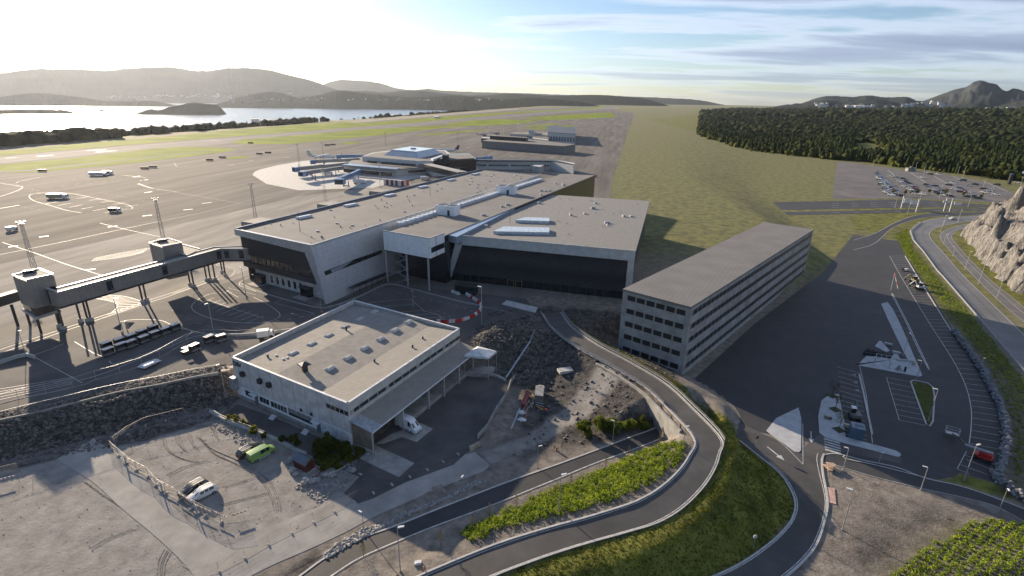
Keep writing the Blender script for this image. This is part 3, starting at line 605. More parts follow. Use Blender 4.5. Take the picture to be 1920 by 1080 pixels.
a4(z0([(490, 790), (430, 785), (370, 800), (350, 825), (380, 860), (450, 890), (600, 930), (800, 990), (980, 1020)]), .25); a4(z0([(450, 780), (700, 775), (900, 795), (1200, 855), (1500, 915), (1590, 965), (1440, 985)]), .25)
for y0 in ((690, 590), (760, 640)): a4(z0([(200, y0[0]), (600, y0[0]-45), (1400, y0[1])]), .25, on=2, gap=6)
for P in ([(280, 790), (700, 700), (1100, 650), (1450, 600)], [(1280, 793), (1500, 835), (1860, 905)], [(300, 955), (600, 1000)], [(120, 600), (500, 575), (1000, 520)]): a4(z0(P), .5, on=1, gap=5)
a4(z0([(-100, 650), (180, 690), (270, 715), (150, 775), (0, 825)]), .3); a4(z0([(1650, 670), (1780, 715), (1920, 740)]), .45); a4(z0([(190, 660), (260, 635), (480, 595)]), .25)
for x, y in ((1640, 583), (1730, 627), (1780, 772)): q = z0([(x-45, y+6), (x+45, y-6)]); a4(q, 2.5, smooth=False)  # wide white bars painted where the apron glints in the sun
for a, b in ((150, 225), (330, 360)): pass
for a, b, w in (((1040, 272), (1280, 262), 3.2), ((1150, 292), (1400, 272), 3.2), ((440, 342), (640, 328), 3.0), ((60, 365), (200, 355), 1.5)): a4(z0([a, b]), w, smooth=False)
for a, b in (((1130, 788), (1250, 790)), ((1600, 752), (1700, 748)), ((1170, 795), (1240, 792)), ((1290, 820), (1360, 816))): a4(z1([a, b]), 2.5, smooth=False)  # further sun glints drawn as white bars
for x, y in ((800, 1015), (770, 995), (1410, 905), (1300, 928), (1615, 885)): a4(z1([(x-12, y+1), (x+14, y-1)]), 2.8, smooth=False)
for P in ([(780, 1032), (860, 1060), (1000, 1080)], [(690, 985), (820, 1000)], [(1110, 905), (1300, 870), (1590, 860), (1570, 850), (1480, 850)], [(980, 915), (1000, 940), (1060, 935)], [(1050, 945), (1400, 912)]): a4(z1(P), .4)
for x, y in ((745, 335), (1030, 325), (1200, 345), (1315, 358), (1620, 385), (1490, 402), (1755, 410)): a4(z4([(x-12, y), (x+14, y)]), 4.5, smooth=False)
a4(z4([(740, 305), (830, 300), (920, 296), (960, 300), (1240, 312), (1500, 330)]), .5, on=4, gap=4); a4(z4([(1180, 335), (1700, 345), (1900, 350)]), .4)
# hatched areas near the walkway
def hatch(oL, iL, n, w=.22, z=4): 
    O = resamp(catmull([tuple(G(*p, z)) for p in oL], .5), n); I = resamp(catmull([tuple(G(*p, z)) for p in iL], .5), n)
    pline([tuple(p) for p in O], .15, .1); pline([tuple(p) for p in I], .15, .1)
    for a, b in zip(O[1:], I[:-1]): pline([tuple(a), tuple(b)], w, .1, smooth=False)
hatch(z2([(800, 775), (900, 780), (1000, 800), (1060, 835), (950, 880), (820, 920)]), z2([(700, 800), (800, 815), (870, 835), (880, 865), (850, 895), (810, 925)]), 16)
hatch(z2([(1610, 535), (1720, 540), (1880, 545), (1870, 575), (1740, 625)]), z2([(1620, 550), (1700, 565), (1750, 580), (1760, 600), (1720, 640)]), 15)
hatch(z2([(700, 500), (900, 460), (1120, 420), (1100, 435)]), z2([(690, 520), (850, 500), (1000, 475), (1080, 450)]), 16, .15)
a4(z5([(0, 385), (500, 220), (1100, 20), (1300, -45), (1640, -170)]), .18, smooth=False); a4(z5([(0, 412), (500, 240), (1120, 30), (1250, -10), (1640, -150)]), .18, smooth=False)
a4(z5([(240, 430), (400, 375), (480, 340)]), .15, smooth=False); a4(z5([(250, 435), (620, 635)]), .22, smooth=False)
for i in range(5): a4(z5([(-60, 690+i*21), (560-i*4, 590+i*12)]), .13, smooth=False)
a4(z5([(600, 615), (800, 555), (1100, 430), (1300, 350), (1450, 290), (1580, 268)]), .18); a4(z5([(820, 470), (865, 487), (1100, 410), (1350, 310), (1420, 270), (1430, 240), (1320, 215), (1200, 165), (1000, 160), (900, 175)]), .16)
a4(z5([(560, 325), (700, 410), (780, 440)]), .15, smooth=False); a4(z5([(1350, 210), (1440, 243), (1580, 268), (1920, 280)]), .2)
a4(z280([(1420, 690), (1250, 740), (1000, 800), (800, 870), (400, 1000)]), .2, smooth=False)
# oval bay
a4(z5([(1500, 0), (1450, 35), (1440, 75), (1480, 110), (1590, 152), (1750, 180), (1920, 184), (1990, 178), (2060, 160), (2100, 130), (2080, 95), (2000, 40), (1900, -10)]), .18)
a4(z5([(1560, 10), (1730, 70), (1980, 150)]), .13, smooth=False)
for i in range(9): a4(z5([(1485+i*46, 45+i*17), (1610+i*46, -5+i*17)]), .13, smooth=False)
a4(z280([(850, 1080), (1050, 1000), (1340, 990), (1500, 1060)]), .15); a4(z280([(980, 1015), (1100, 975), (1300, 910), (1500, 850)]), .25, on=.9, gap=.9)
a4(z280([(1340, 910), (1600, 970), (1800, 1020)]), .12, smooth=False); a4(z5([(1290, 92), (1400, 55), (1500, 25)]), .25, on=.8, gap=.8)
a4(z280([(1800, 965), (1650, 910), (1540, 870), (1515, 830), (1550, 790), (1700, 710)]), .2)
for x, y in ((1350, 130), (1415, 157), (1490, 187), (1570, 210), (1670, 222), (1785, 225), (1900, 223)): a4(z5([(x-20, y-4), (x+22, y+3)]), .22, smooth=False, mb=YM)
for a, b in (((390, 325), (440, 308)), ((240, 378), (300, 360)), ((1340, 240), (1380, 235))): a4(z5([a, b]), .15, smooth=False, mb=YM)
arrow(z3([(445, 932)])[0], z3([(398, 920)])[0], 4, .16, .45, .1); arrow(z280([(1400, 990)])[0], z280([(1290, 945)])[0], 4, .16, .45, .1)
a4(z3([(90, 740), (200, 790), (400, 850), (560, 890), (650, 882), (800, 830), (950, 760), (1020, 752), (1150, 785), (1400, 850), (1545, 880), (1715, 915)]), .22)
kerb([(*p, 4) for p in XY(z3([(90, 735), (200, 785), (400, 845), (560, 884), (650, 876), (800, 824), (950, 754), (1020, 747), (1150, 779), (1400, 844), (1540, 873)]), 4)], .25, .12)
a4(z3([(300, 860), (350, 840)]), .12, smooth=False); a4(z3([(310, 862), (540, 922)]), .12, smooth=False); a4(z3([(230, 975), (400, 955), (560, 920), (700, 870), (780, 835)]), .16, on=1.6, gap=1.6)
a4(z3([(1040, 798), (1200, 832), (1400, 876), (1490, 910)]), .14, on=1.6, gap=1.6); a4(z3([(1230, 903), (1300, 912), (1350, 935), (1362, 965)]), .14, on=1.2, gap=1.2)
a4(z3([(870, 858), (1000, 845), (1120, 836), (1200, 907), (1280, 928), (1330, 965)]), .14, smooth=False); a4(z3([(960, 880), (1140, 868)]), .12, smooth=False); a4(z3([(1120, 930), (1280, 925)]), .12, smooth=False); a4(z3([(1180, 950), (1330, 945)]), .12, smooth=False)
a4(z3([(1070, 912), (1200, 906)]), .18, smooth=False, mb=YM)
TM = MB()
zG = lambda p: Zm(0, 780, 3.6, p)
for P in ([(640, 200), (700, 160), (900, 110), (1200, 70), (1450, 60)], [(1100, 150), (1110, 200), (1150, 250), (1230, 290), (1340, 310)], [(1180, 130), (1200, 190), (1250, 240)], [(1270, 120), (1290, 180), (1330, 230)], [(1400, 60), (1440, 100), (1450, 140)], [(1330, 140), (1380, 190), (1450, 260), (1600, 330), (1750, 430), (1830, 560), (1850, 640)], [(1350, 150), (1420, 220), (1620, 310), (1790, 420), (1860, 540), (1880, 640)], [(1120, 400), (1250, 340), (1400, 300)], [(1500, 480), (1640, 440), (1800, 380)], [(1480, 600), (1600, 570), (1800, 520)], [(1300, 1060), (1150, 900), (1000, 760), (850, 640), (700, 540), (560, 440)], [(1380, 1050), (1220, 890), (1050, 750), (880, 620), (740, 520), (600, 420)], [(600, 900), (700, 840), (900, 760)], [(1060, 1080), (1070, 980), (1110, 900)], [(1090, 1080), (1100, 990), (1140, 910)]):
    pline(zG(P), .14, .05, mb=TM, world=False); pline([(x+5, y+2) for x, y in zG(P)], .12, .05, mb=TM, world=False)
struct('tyre_ruts', TM, mat('rut_gravel', (.235, .219, .198), .98, var=.3, scale=1.6, spec=0))
struct('markings_and_glints', PM, PAINT); struct('yellow_markings', YM, YELLOW); struct('kerbs', KM, KERB)
struct('tyre_tracks', AM, mat('worn_asphalt', (.11, .108, .105), .6))
# low concrete barrier wall with fence above it, along the yard edge
# ============================================================ SEA AND HILLS
def water():
    m = bpy.data.materials.new('sea_water'); m.use_nodes = True; t = m.node_tree; b = t.nodes['Principled BSDF']
    b.inputs['Base Color'].default_value = (.012, .03, .05, 1); b.inputs['Roughness'].default_value = .22; b.inputs['IOR'].default_value = 1.33; b.inputs['Specular IOR Level'].default_value = .8
    g = N(t, 'ShaderNodeNewGeometry'); mpp = N(t, 'ShaderNodeMapping'); mpp.inputs['Scale'].default_value = (.02, .02, .02); t.links.new(g.outputs['Position'], mpp.inputs[0])
    n = N(t, 'ShaderNodeTexNoise', i_Scale=2.2, i_Detail=9.0, i_Roughness=.7); t.links.new(mpp.outputs[0], n.inputs['Vector'])
    bu = N(t, 'ShaderNodeBump', i_Strength=.5, i_Distance=3.0); t.links.new(n.outputs[0], bu.inputs['Height']); t.links.new(bu.outputs[0], b.inputs['Normal']); return m
SEA = -45.0
wm = MB(); wm.poly([(-16000, 200, SEA), (3000, 900, SEA), (3000, 16000, SEA), (-16000, 16000, SEA)]); struct('sea', wm, water())
HILL = mat('hill_heath', (.035, .04, .028), .95, var=.3, scale=.004, col2=(.022, .028, .02), var2=.25, scale2=.0015, spec=0)
ISLE = mat('island_wood', (.022, .028, .014), .95, var=.3, scale=.02, col2=(.01, .014, .008), spec=0, bump=1, bscale=.03)
MOUNT = mat('mountain_rock', (.06, .065, .068), .95, var=.3, scale=.0022, col2=(.03, .038, .03), var2=.3, scale2=.0012, bump=1, bscale=.005, spec=0)
def hill(name, prof, D, depth, m, base=SEA-4, rough=.05, n=120, fine=14, seed=0, toe=None, tree=0):
    """ridge whose crest follows the skyline at distance D and falls away in front and behind"""
    if toe: D = G(*toe, SEA).xy.length+depth*.93
    pp = resamp(catmull(prof, 4), n); V = []; nr = fine
    for i, (px, py) in enumerate(pp):
        d = ray(px, py); k = D/sqrt(d.x**2+d.y**2); top_ = CAM+d*k; H = max(top_.z-base, 1.0); az_ = Vector((d.x, d.y, 0)).normalized()
        for j in range(nr+1):
            t = j/nr*2-1                                    # -1 front toe .. 1 back toe
            r = D+depth*t; s = (1-abs(t))**.85 if t < 0 else (1-t)**1.1
            nz = float(fbm(np.array([px*.03+seed]), np.array([t*3.1+seed]), 4)[0])-.47
            nz2 = float(fbm(np.array([px*.12+seed]), np.array([t*7.1+seed]), 3)[0])-.43
            edge = sst(0, .13, min(i, n-1-i)/n)**.7
            h = H*max(0, s+nz*rough*8*(1-abs(t))*abs(t)*1.6+nz2*rough*3.5*(1-abs(t))*min(1, abs(t)*4))*edge
            h += (tree or (9 if m is HILL else 5))*rng.random()**2*(h > 9)*edge; q = CAM+az_*r; V.append((q.x, q.y, base+h))
    w = nr+1; F = [[i*w+j, i*w+j+1, (i+1)*w+j+1, (i+1)*w+j] for i in range(n-1) for j in range(nr)]
    o = rawmesh(name, np.array(V), np.array(F)[:, ::-1], m, True); o['kind'] = 'structure'; return o
hill('far_hills', [(-500, 170), (-300, 150), (-120, 140), (0, 137), (30, 134), (75, 129), (100, 131), (140, 130), (200, 133), (240, 129), (310, 126), (340, 129), (365, 133), (395, 133), (430, 128), (480, 129), (510, 133), (540, 141), (575, 149), (600, 156), (640, 166), (690, 178), (740, 190)], 8600, 1300, HILL, n=520, fine=30, rough=.022)
hill('far_hills', [(540, 172), (580, 152), (610, 149), (650, 150), (700, 154), (728, 161), (745, 166), (775, 169), (800, 167), (830, 170), (900, 173), (980, 175), (1060, 178), (1150, 180), (1250, 184), (1330, 188), (1400, 192)], 12400, 1900, HILL, n=180, fine=16, seed=3)
hill('far_hills', [(560, 190), (600, 181), (640, 174), (680, 171), (720, 174), (760, 170), (800, 171), (840, 176), (900, 179), (960, 176), (1040, 180), (1120, 178), (1200, 184), (1290, 190)], 7600, 900, ISLE, n=180, fine=14, seed=5)
hill('island', [(-260, 200), (-120, 196), (-40, 190), (0, 183), (30, 178), (65, 175), (100, 177), (160, 184), (200, 190), (260, 190), (300, 187), (332, 190), (336, 198)], 3650, 420, ISLE, n=420, seed=8, toe=(250, 199.5))
hill('island', [(-160, 214), (-60, 208), (0, 206), (60, 205), (110, 206), (140, 206), (152, 209)], 2750, 210, ISLE, n=200, seed=9, toe=(60, 214.5))
hill('island', [(180, 208), (190, 206.3), (200, 208)], 2700, 12, ISLE, n=20, toe=(190, 209))
hill('island', [(236, 214), (260, 212), (280, 206), (300, 207), (318, 201), (340, 197), (362, 193), (385, 195), (410, 197), (422, 201), (424, 206)], 2560, 120, ISLE, n=300, seed=4, toe=(320, 215))
hill('island', [(336, 190), (352, 186), (372, 188), (378, 191)], 3900, 120, ISLE, n=40, seed=4, toe=(355, 191.5))
hill('island', [(370, 200), (400, 189), (430, 183), (470, 178), (500, 173), (530, 175), (560, 183), (600, 178), (640, 170), (700, 177), (780, 183), (860, 180), (940, 187), (1000, 184), (1080, 190), (1180, 196)], 3900, 560, ISLE, n=520, fine=20, seed=12, toe=(520, 203))
hill('mountain', [(1440, 212), (1500, 192), (1540, 182), (1560, 180), (1600, 182), (1630, 179), (1660, 183), (1700, 182), (1725, 190), (1760, 179), (1790, 168), (1812, 163), (1826, 154), (1841, 151), (1856, 156), (1868, 158), (1880, 169), (1890, 171), (1900, 166), (1915, 169), (1940, 178), (2020, 190), (2100, 170), (2200, 200)], 7600, 1900, MOUNT, base=-20, n=260, fine=26, rough=.07, seed=21)
hill('far_hills', [(1380, 214), (1450, 200), (1520, 192), (1550, 188), (1580, 192), (1640, 186), (1690, 194), (1760, 199), (1830, 193), (1860, 200), (1920, 188), (1990, 180), (2080, 200)], 5200, 900, MOUNT, base=-10, n=160, fine=16, rough=.06, seed=25)
def specks(name, rows):
    m_ = MB()
    for (x0, y0, x1, y1, D, n, s) in rows:
        for k in range(n):
            t = random.random(); px = x0+(x1-x0)*t; py = y0+(y1-y0)*t+random.gauss(0, 1.6); d = ray(px, py); kk = D/sqrt(d.x**2+d.y**2); p = CAM+d*kk; w = s*random.uniform(.6, 1.6); m_.box(p, (w*1.5, w, w*.8), random.random()*3)
    o = struct(name, m_, mat('town_walls', (.6, .59, .56), .7, var=.3, scale=.01), kind='stuff')
specks('far_town', [(200, 182, 560, 178, 7050, 70, 11), (420, 190, 620, 185, 3480, 26, 6), (640, 186, 950, 188, 3480, 22, 6), (600, 183, 900, 187, 6900, 30, 10), (1530, 197, 1600, 201, 4420, 22, 12), (1580, 201, 1700, 199, 4420, 26, 12), (1690, 196, 1780, 199, 4420, 30, 13), (1840, 205, 1920, 203, 4420, 22, 12), (1590, 201, 1612, 201.5, 4380, 4, 34), (1745, 190, 1760, 191, 6200, 6, 16)])
# ============================================================ WOODS
def ico(sub):
    bm = bmesh.new(); bmesh.ops.create_icosphere(bm, subdivisions=sub, radius=1); V = np.array([v.co[:] for v in bm.verts]); F = np.array([[v.index for v in f.verts] for f in bm.faces]); bm.free(); return V, F
IV, IF = ico(2); IV1, IF1 = ico(1)
def clumps(name, pos, size, m, base=(IV1, IF1), squash=.85, jag=.35, kind='stuff', lift=.35):
    """many jagged crowns in one mesh"""
    V0, F0 = base; n = len(pos); k = len(V0)
    J = 1+jag*(rng.random((n, k, 1))-.5)*2; ang = rng.random(n)*2*pi; c, s = np.cos(ang)[:, None], np.sin(ang)[:, None]
    V = V0[None]*J; x = V[..., 0]*c-V[..., 1]*s; y = V[..., 0]*s+V[..., 1]*c
    sz = size[:, None]; V = np.stack([x*sz, y*sz, V[..., 2]*sz*squash], -1)+pos[:, None]+np.array([0, 0, 1])*(sz*lift)[..., None]
    F = (F0[None]+(np.arange(n)*k)[:, None, None]).reshape(-1, 3)
    o = rawmesh(name, V.reshape(-1, 3), F, m); o['kind'] = kind; return o
WOOD = leafmat('mixed_wood', (.065, .074, .02), (.02, .028, .01), scale=.05, trans=.15); WOODFAR = leafmat('far_wood', (.04, .048, .02), (.014, .021, .011), scale=.014, trans=.1)
WOODDARK = leafmat('dark_wood', (.045, .045, .02), (.014, .018, .008), scale=.05, trans=.15)
def scatter(poly, n, test=None):
    P = np.array(poly); lo = P.min(0); hi = P.max(0); out = np.zeros((0, 2))
    while len(out) < n:
        q = lo+rng.random((n*3, 2))*(hi-lo); q = q[sdpoly(poly, q[:, 0], q[:, 1]) > 0]
        if test is not None: q = q[test(q)]
        if len(q) == 0: break
        out = np.r_[out, q]
    return out[:n]
def wood(name, poly, n, smin, smax, m, test=None, base=(IV1, IF1), jag=.35, lift=.55, squash=.95):
    q = scatter(poly, n, test); z = terr(q[:, 0], q[:, 1]); s = smin+(smax-smin)*rng.random(len(q))**1.6
    return clumps(name, np.c_[q, z], s, m, base, jag=jag, lift=lift, squash=squash)
# wood to the right: near, middle, far bands by distance from the camera
def band(a, b, xm=200): return lambda q: (np.hypot(q[:, 0], q[:, 1]) > a) & (np.hypot(q[:, 0], q[:, 1]) < b) & (q[:, 0] > xm) & (q[:, 0]/q[:, 1] < 1.25) & (q[:, 0]/q[:, 1] > .33)
clear = XY([(1600, 262), (1660, 280), (1690, 282), (1650, 292), (1600, 290)])
def nb(f): return lambda q: f(q) & (sdpoly(clear, q[:, 0], q[:, 1]) < 0)
wood('wood', [(200, 400), (1500, 400), (1500, 1500), (200, 1500)], 11500, 2.0, 4.6, WOOD, nb(lambda q: band(400, 1150)(q) & (sdpoly(FOREST, q[:, 0], q[:, 1]) > 4)), base=(IV, IF), jag=.55, squash=1.25)
wood('wood', [(200, 800), (2600, 400), (2600, 2500), (200, 2500)], 14000, 4, 8, WOODFAR, lambda q: band(1100, 2300)(q) & (sdpoly(FOREST, q[:, 0], q[:, 1]) > 4))
wood('wood', [(400, 1000), (4600, 1000), (4600, 5200), (400, 5200)], 9000, 9, 18, WOODFAR, lambda q: band(2200, 5000)(q) & (sdpoly(FOREST, q[:, 0], q[:, 1]) > 4), lift=.35)
wood('conifer_wood', [(200, 400), (1500, 400), (1500, 1500), (200, 1500)], 2600, 1.3, 2.6, leafmat('conifer_wood', (.03, .042, .016), (.012, .02, .008), scale=.1, trans=.05), nb(lambda q: band(400, 1150)(q) & (sdpoly(FOREST, q[:, 0], q[:, 1]) > 2)), jag=.4, squash=3.6, lift=2.2)
wood('birch_wood', [(200, 400), (1500, 400), (1500, 1500), (200, 1500)], 1300, 1.4, 3.4, leafmat('birch_wood', (.12, .13, .03), (.06, .07, .016), scale=.1, trans=.2), nb(lambda q: band(400, 1150)(q) & (sdpoly(FOREST, q[:, 0], q[:, 1]) > -6)), base=(IV, IF), jag=.6, lift=.9)
# belt of trees between the runway and the sound
def beltpoly(px0, px1, e0, e1):
    A = G(*px0, 4); B = G(*px1, 4); ta = (A-ra).xy.dot(RD); tb = (B-ra).xy.dot(RD)
    f = lambda t, e: (ra.x+RD.x*t+RN.x*e, ra.y+RD.y*t+RN.y*e); return [f(ta, e0), f(tb, e0), f(tb, e1), f(ta, e1)]
wood('wood', beltpoly((-500, 334), (35, 281), 130, 420), 500, 5, 9, WOODDARK)
wood('wood', beltpoly((35, 281), (250, 260), 52, 300), 1100, 6, 10, WOODDARK, base=(IV, IF))
wood('wood', beltpoly((250, 260), (640, 228), 75, 420), 1700, 4, 8.5, WOODDARK, lambda q: fbm(q[:, 0]/60, q[:, 1]/60) > .36, base=(IV, IF))
wood('wood', beltpoly((500, 240), (780, 222), 260, 420), 350, 6, 11, WOODDARK)
wood('wood', beltpoly((800, 219), (960, 208), 130, 500), 700, 6, 11, WOODDARK)
wood('wood', beltpoly((900, 211), (1080, 200), 260, 700), 300, 5, 9, WOODDARK, lambda q: fbm(q[:, 0]/150, q[:, 1]/150) > .45)
sheet('field', [(-60, 262), (0, 250), (28, 252), (36, 262), (30, 270), (-60, 282)], leafmat('field_grass', (.2, .24, .04), (.13, .16, .04), scale=.03, trans=0), 2.0, 0, cut=True)
# ============================================================ BUILDINGS
class FW:
    """a facade plane: origin, horizontal direction, outward side"""
    def __init__(s, o, q, out=None):
        s.o = Vector((o[0], o[1], 0)); s.d = (Vector((q[0], q[1], 0))-s.o); s.L = s.d.length; s.d.normalize()
        s.n = Vector((s.d.y, -s.d.x, 0))
        if out is not None and s.n.dot(out) < 0: s.n = -s.n
    def uz(s, px, py): p = RP(px, py, s.o, s.n); return (p-s.o).dot(s.d), p.z
    def P(s, u, z, out=0.0): return s.o+s.d*u+s.n*out+Vector((0, 0, z))
    def rect(s, mb, u0, u1, z0, z1, out=.03, t=.1, mi=0):
        if u0 > u1: u0, u1 = u1, u0
        c = s.P((u0+u1)/2, (z0+z1)/2, out-t/2); mb.box(c, (u1-u0, t, z1-z0), atan2(s.d.y, s.d.x), mi)
    def pr(s, mb, a, b, out=.03, t=.1, mi=0, g=0):
        u0, z0 = s.uz(*a); u1, z1 = s.uz(*b); s.rect(mb, min(u0, u1)+g, max(u0, u1)-g, min(z0, z1)+g, max(z0, z1)-g, out, t, mi)
def V3(p, z): return Vector((p[0], p[1], z))
zc_ = lambda p: Zm(400, 540, 3.4286, [p])[0]; zw = lambda p: Zm(430, 660, 5.685, [p])[0]
# ------------------------------------------------------------ freight building
A, B, C, D = (G(*p, 10) for p in ((434, 670), (652, 757), (862, 616), (664, 563)))
e1 = (B-A).normalized(); e2 = (C-B).normalized()
fr = thing('freight_building', 'grey concrete freight building with flat panelled walls, letters at its corner and a long canopy', 'building', V3((A+C)/2, 0))
CPAN = lined('concrete_panels', (.46, .465, .475), (.15, .15, .155), 3.6, .1, tuple(e1), rough=.85, var=.14, scale=.5)
CPAN2 = lined('concrete_panels_side', (.48, .465, .43), (.2, .2, .2), 3.6, .08, tuple(e2), rough=.85, var=.1)
FA = FW(A, B, Vector((0, -1, 0))); FB = FW(B, C, Vector((1, -.3, 0)))
FD = FW(A, D, Vector((-1, .5, 0))); FC = FW(D, C, Vector((0, 1, 0)))
w = MB(); FA.rect(w, 0, FA.L, 3.35, 9.98, 0, .3); part('wall', w, CPAN, fr)
w = MB(); FB.rect(w, .3, FB.L, 8.15, 9.98, 0, .3); FB.rect(w, .3, FB.L, 0, 7.2, 0, .3); FD.rect(w, .3, FD.L, 0, 9.98, 0, .3); FC.rect(w, .3, FC.L-.3, 0, 9.98, 0, .3); part('wall', w, CPAN2, fr)
w = MB(); FA.rect(w, 0, FA.L, -.3, .75, .02, .3); part('plinth', w, CONC, fr)
w = MB(); FA.rect(w, .02, FA.L-.02, .75, 3.35, -.12, .2); part('lower_wall', w, mat('white_render', (.72, .73, .75), .8, var=.08), fr)
w = MB(); FB.rect(w, .2, FB.L-.1, 7.2, 8.15, -.1, .15); part('window_band', w, WINDOW, fr)
w = MB()
for k in range(15): FB.rect(w, .3+k*FB.L/15, .5+k*FB.L/15+(.9 if k % 4 == 0 else 0), 7.2, 8.15, 0, .1)
parts('mullion', w, CONC, fr)
# roof: ridge and valley running front to back
RF1 = mat('roof_felt', (.25, .235, .21), .9, var=.1, scale=.35, var2=.12, scale2=.1); 
ROOFL = lined('roof_felt_strips', (.24, .225, .2), (.17, .16, .145), 1.0, .06, tuple(e2), rough=.9, var=.1, bump=.1)
ROOFR = lined('ribbed_roof', (.25, .235, .205), (.16, .15, .13), .75, .14, tuple(e2), rough=.85, var=.06, bump=.5)
def rp(t, s, z): return Vector(((A+(B-A)*t+(D-A)*s)+((C-B)-(D-A))*t*s).to_tuple()[:2]+(z,))
i0, i1 = .012, .99
prof = [(i0, 9.0), (.4, 9.75), (.76, 9.1), (i1, 9.55)]; RR = []
for (t0, za), (t1, zb), mm in zip(prof[:-1], prof[1:], (ROOFL, ROOFL, ROOFR)):
    m_ = MB(); m_.poly([rp(t0, i0, za), rp(t1, i0, zb), rp(t1, i1, zb), rp(t0, i1, za)]); m_.poly([rp(t0, i1, 8.5), rp(t1, i1, 8.5), rp(t1, i0, 8.5), rp(t0, i0, 8.5)]); part('roof', m_, mm, fr)
w = MB()
for f in (FA, FB, FD, FC): f.rect(w, -.05, f.L+.05, 9.98, 10.12, .08, .45)
part('parapet_cap', w, mat('white_flashing', (.62, .63, .64), .5), fr)
roofplane = lambda p, z=9.5: G(*p, z)
def zroof(p):
    t = (p-A).dot(e1)/(B-A).length; return float(np.interp(t, [q[0] for q in prof], [q[1] for q in prof]))
for x, y in ((943, 200), (1037, 153), (848, 250), (743, 305), (632, 360), (512, 420), (1255, 220), (1167, 272), (1075, 327), (973, 385), (865, 447), (750, 515)):
    p = roofplane(zc_((x, y))); z = zroof(p); a = atan2(e2.y, e2.x); m_ = MB(); m_.box((p.x, p.y, z+.1), (2.1, 1.25, .5), a); s_ = part('skylight', m_, WHITEM, fr)
    m_ = MB(); m_.box((p.x, p.y, z+.4), (1.8, .95, .14), a); part('dome', m_, mat('skylight_dome', (.3, .29, .25), .35, var=.05), s_)
p = roofplane(zc_((590, 535))); z = zroof(p); m_ = MB(); m_.box((p.x, p.y, z+.6), (1.0, 1.0, 1.3), .7); m_.prism([(p.x+cos(k*pi/2)*1.5, p.y+sin(k*pi/2)*1.5) for k in range(4)], z+1.5, z+1.75); m_.cyl((p.x, p.y, z+1.75), (p.x, p.y, z+2.2), 1.3, .1, 4)
part('chimney', m_, DARKM, fr)
for x, y, h in ((350, 440, .6), (855, 275, 1.1), (1345, 320, .5), (1280, 378, .6), (1035, 465, .5), (405, 432, .2), (450, 460, .2), (476, 452, .15)):
    p = roofplane(zc_((x, y))); z = zroof(p); m_ = MB(); m_.cyl((p.x, p.y, z-.1), (p.x, p.y, z+h), .22, .22, 8); m_.cyl((p.x, p.y, z+h), (p.x, p.y, z+h+.15), .36, .2, 8); part('roof_vent', m_, DARKM if h > .3 else WHITEM, fr)
# front facade
for x, y in ((155, 230), (338, 305), (435, 345)):
    u, z = FA.uz(*zw((x, y))); m_ = MB(); FA.rect(m_, u-.5, u+.5, z-.5, z+.55, .75, .75); v_ = part('wall_vent', m_, DARKM, fr)
for a, b in (((745, 597), (785, 640)), ((853, 643), (893, 683))):
    m_ = MB(); u, z = FA.uz(*zw(((a[0]+b[0])/2, (a[1]+b[1])/2))); FA.rect(m_, u-.4, u+.4, z-.38, z+.38, .03, .1); part('window', m_, WINDOW, fr)
ua = FA.uz(*zw((1030, 555)))[0]; n = 5
m_ = MB(); FA.rect(m_, ua-.1, FA.L-.05, 7.1, 8.25, .02, .1); wf = part('window', m_, CONC, fr)
for k in range(n):
    m_ = MB(); a0 = ua+k*(FA.L-ua)/n; FA.rect(m_, a0+.12, a0+(FA.L-ua)/n-.12, 7.25, 8.1, .05, .08); part('pane', m_, WINDOW, wf)
for x0, x1 in ((190, 250), (340, 375), (378, 405), (410, 438), (458, 490), (496, 522), (530, 556), (562, 590), (596, 624)):
    y = 430+x0*.435+40; u0 = FA.uz(*zw((x0, y)))[0]; u1 = FA.uz(*zw((x1, y)))[0]; m_ = MB(); FA.rect(m_, u0, u1, 1.35, 2.75, -.06, .1); f_ = part('window', m_, mat('window_frame', (.35, .36, .38), .5), fr)
    m_ = MB(); FA.rect(m_, u0+.1, u1-.1, 1.45, 2.65, -.03, .08); part('pane', m_, WINDOW, f_)
u0 = FA.uz(*zw((645, 750)))[0]; u1 = FA.uz(*zw((888, 850)))[0]
m_ = MB(); FA.rect(m_, u0, u1, 2.0, 3.15, .03, .12); part('shutter', m_, mat('grey_shutter', (.2, .21, .22), .5), fr)
m_ = MB(); FA.rect(m_, u0, u1, 1.3, 1.9, -.04, .1); part('window', m_, WINDOW, fr)
u0 = FA.uz(*zw((1003, 880)))[0]; u1 = FA.uz(*zw((1275, 990)))[0]
m_ = MB(); FA.rect(m_, u0, min(u1, FA.L-.4), .6, 2.9, .1, .2); part('shutter', m_, mat('pale_shutter', (.5, .52, .56), .45), fr)
for x, y in ((297, 560), (960, 865)):
    u, z = FA.uz(*zw((x, y))); m_ = MB(); FA.rect(m_, u-.5, u+.5, .1, 2.4, .05, .14); part('door', m_, mat('door_grey', (.12, .13, .14), .5), fr)
    m_ = MB(); FA.rect(m_, u-1.3, u+.9, 2.75, 2.95, .9, .9); part('door_canopy', m_, WHITEM, fr)
m_ = MB()
for k in range(24): FA.rect(m_, k*FA.L/24+.3, (k+1)*FA.L/24-.02, 3.2, 3.36, .12, .2)
part('ledge', m_, WHITEM, fr)
for x, y in ((460, 712), (808, 868)):
    p = G(*zw((x, y)), 0); st = thing('steps', 'white metal steps in front of the freight building near its %s' % ('left windows' if x < 500 else 'grey shutter'), 'steps', p, atan2(e1.y, e1.x))
    for k in range(3): m_ = MB(); m_.box(p+Vector((0, 0, .15+k*.2)), (1.5, .45, .08), 0); o_ = part('step', m_, WHITEM, st); o_.location = (0, .35*k-.3, 0)
m_ = MB(); m_.box((-.0, -.05, .3), (.06, 1.2, .6)); 
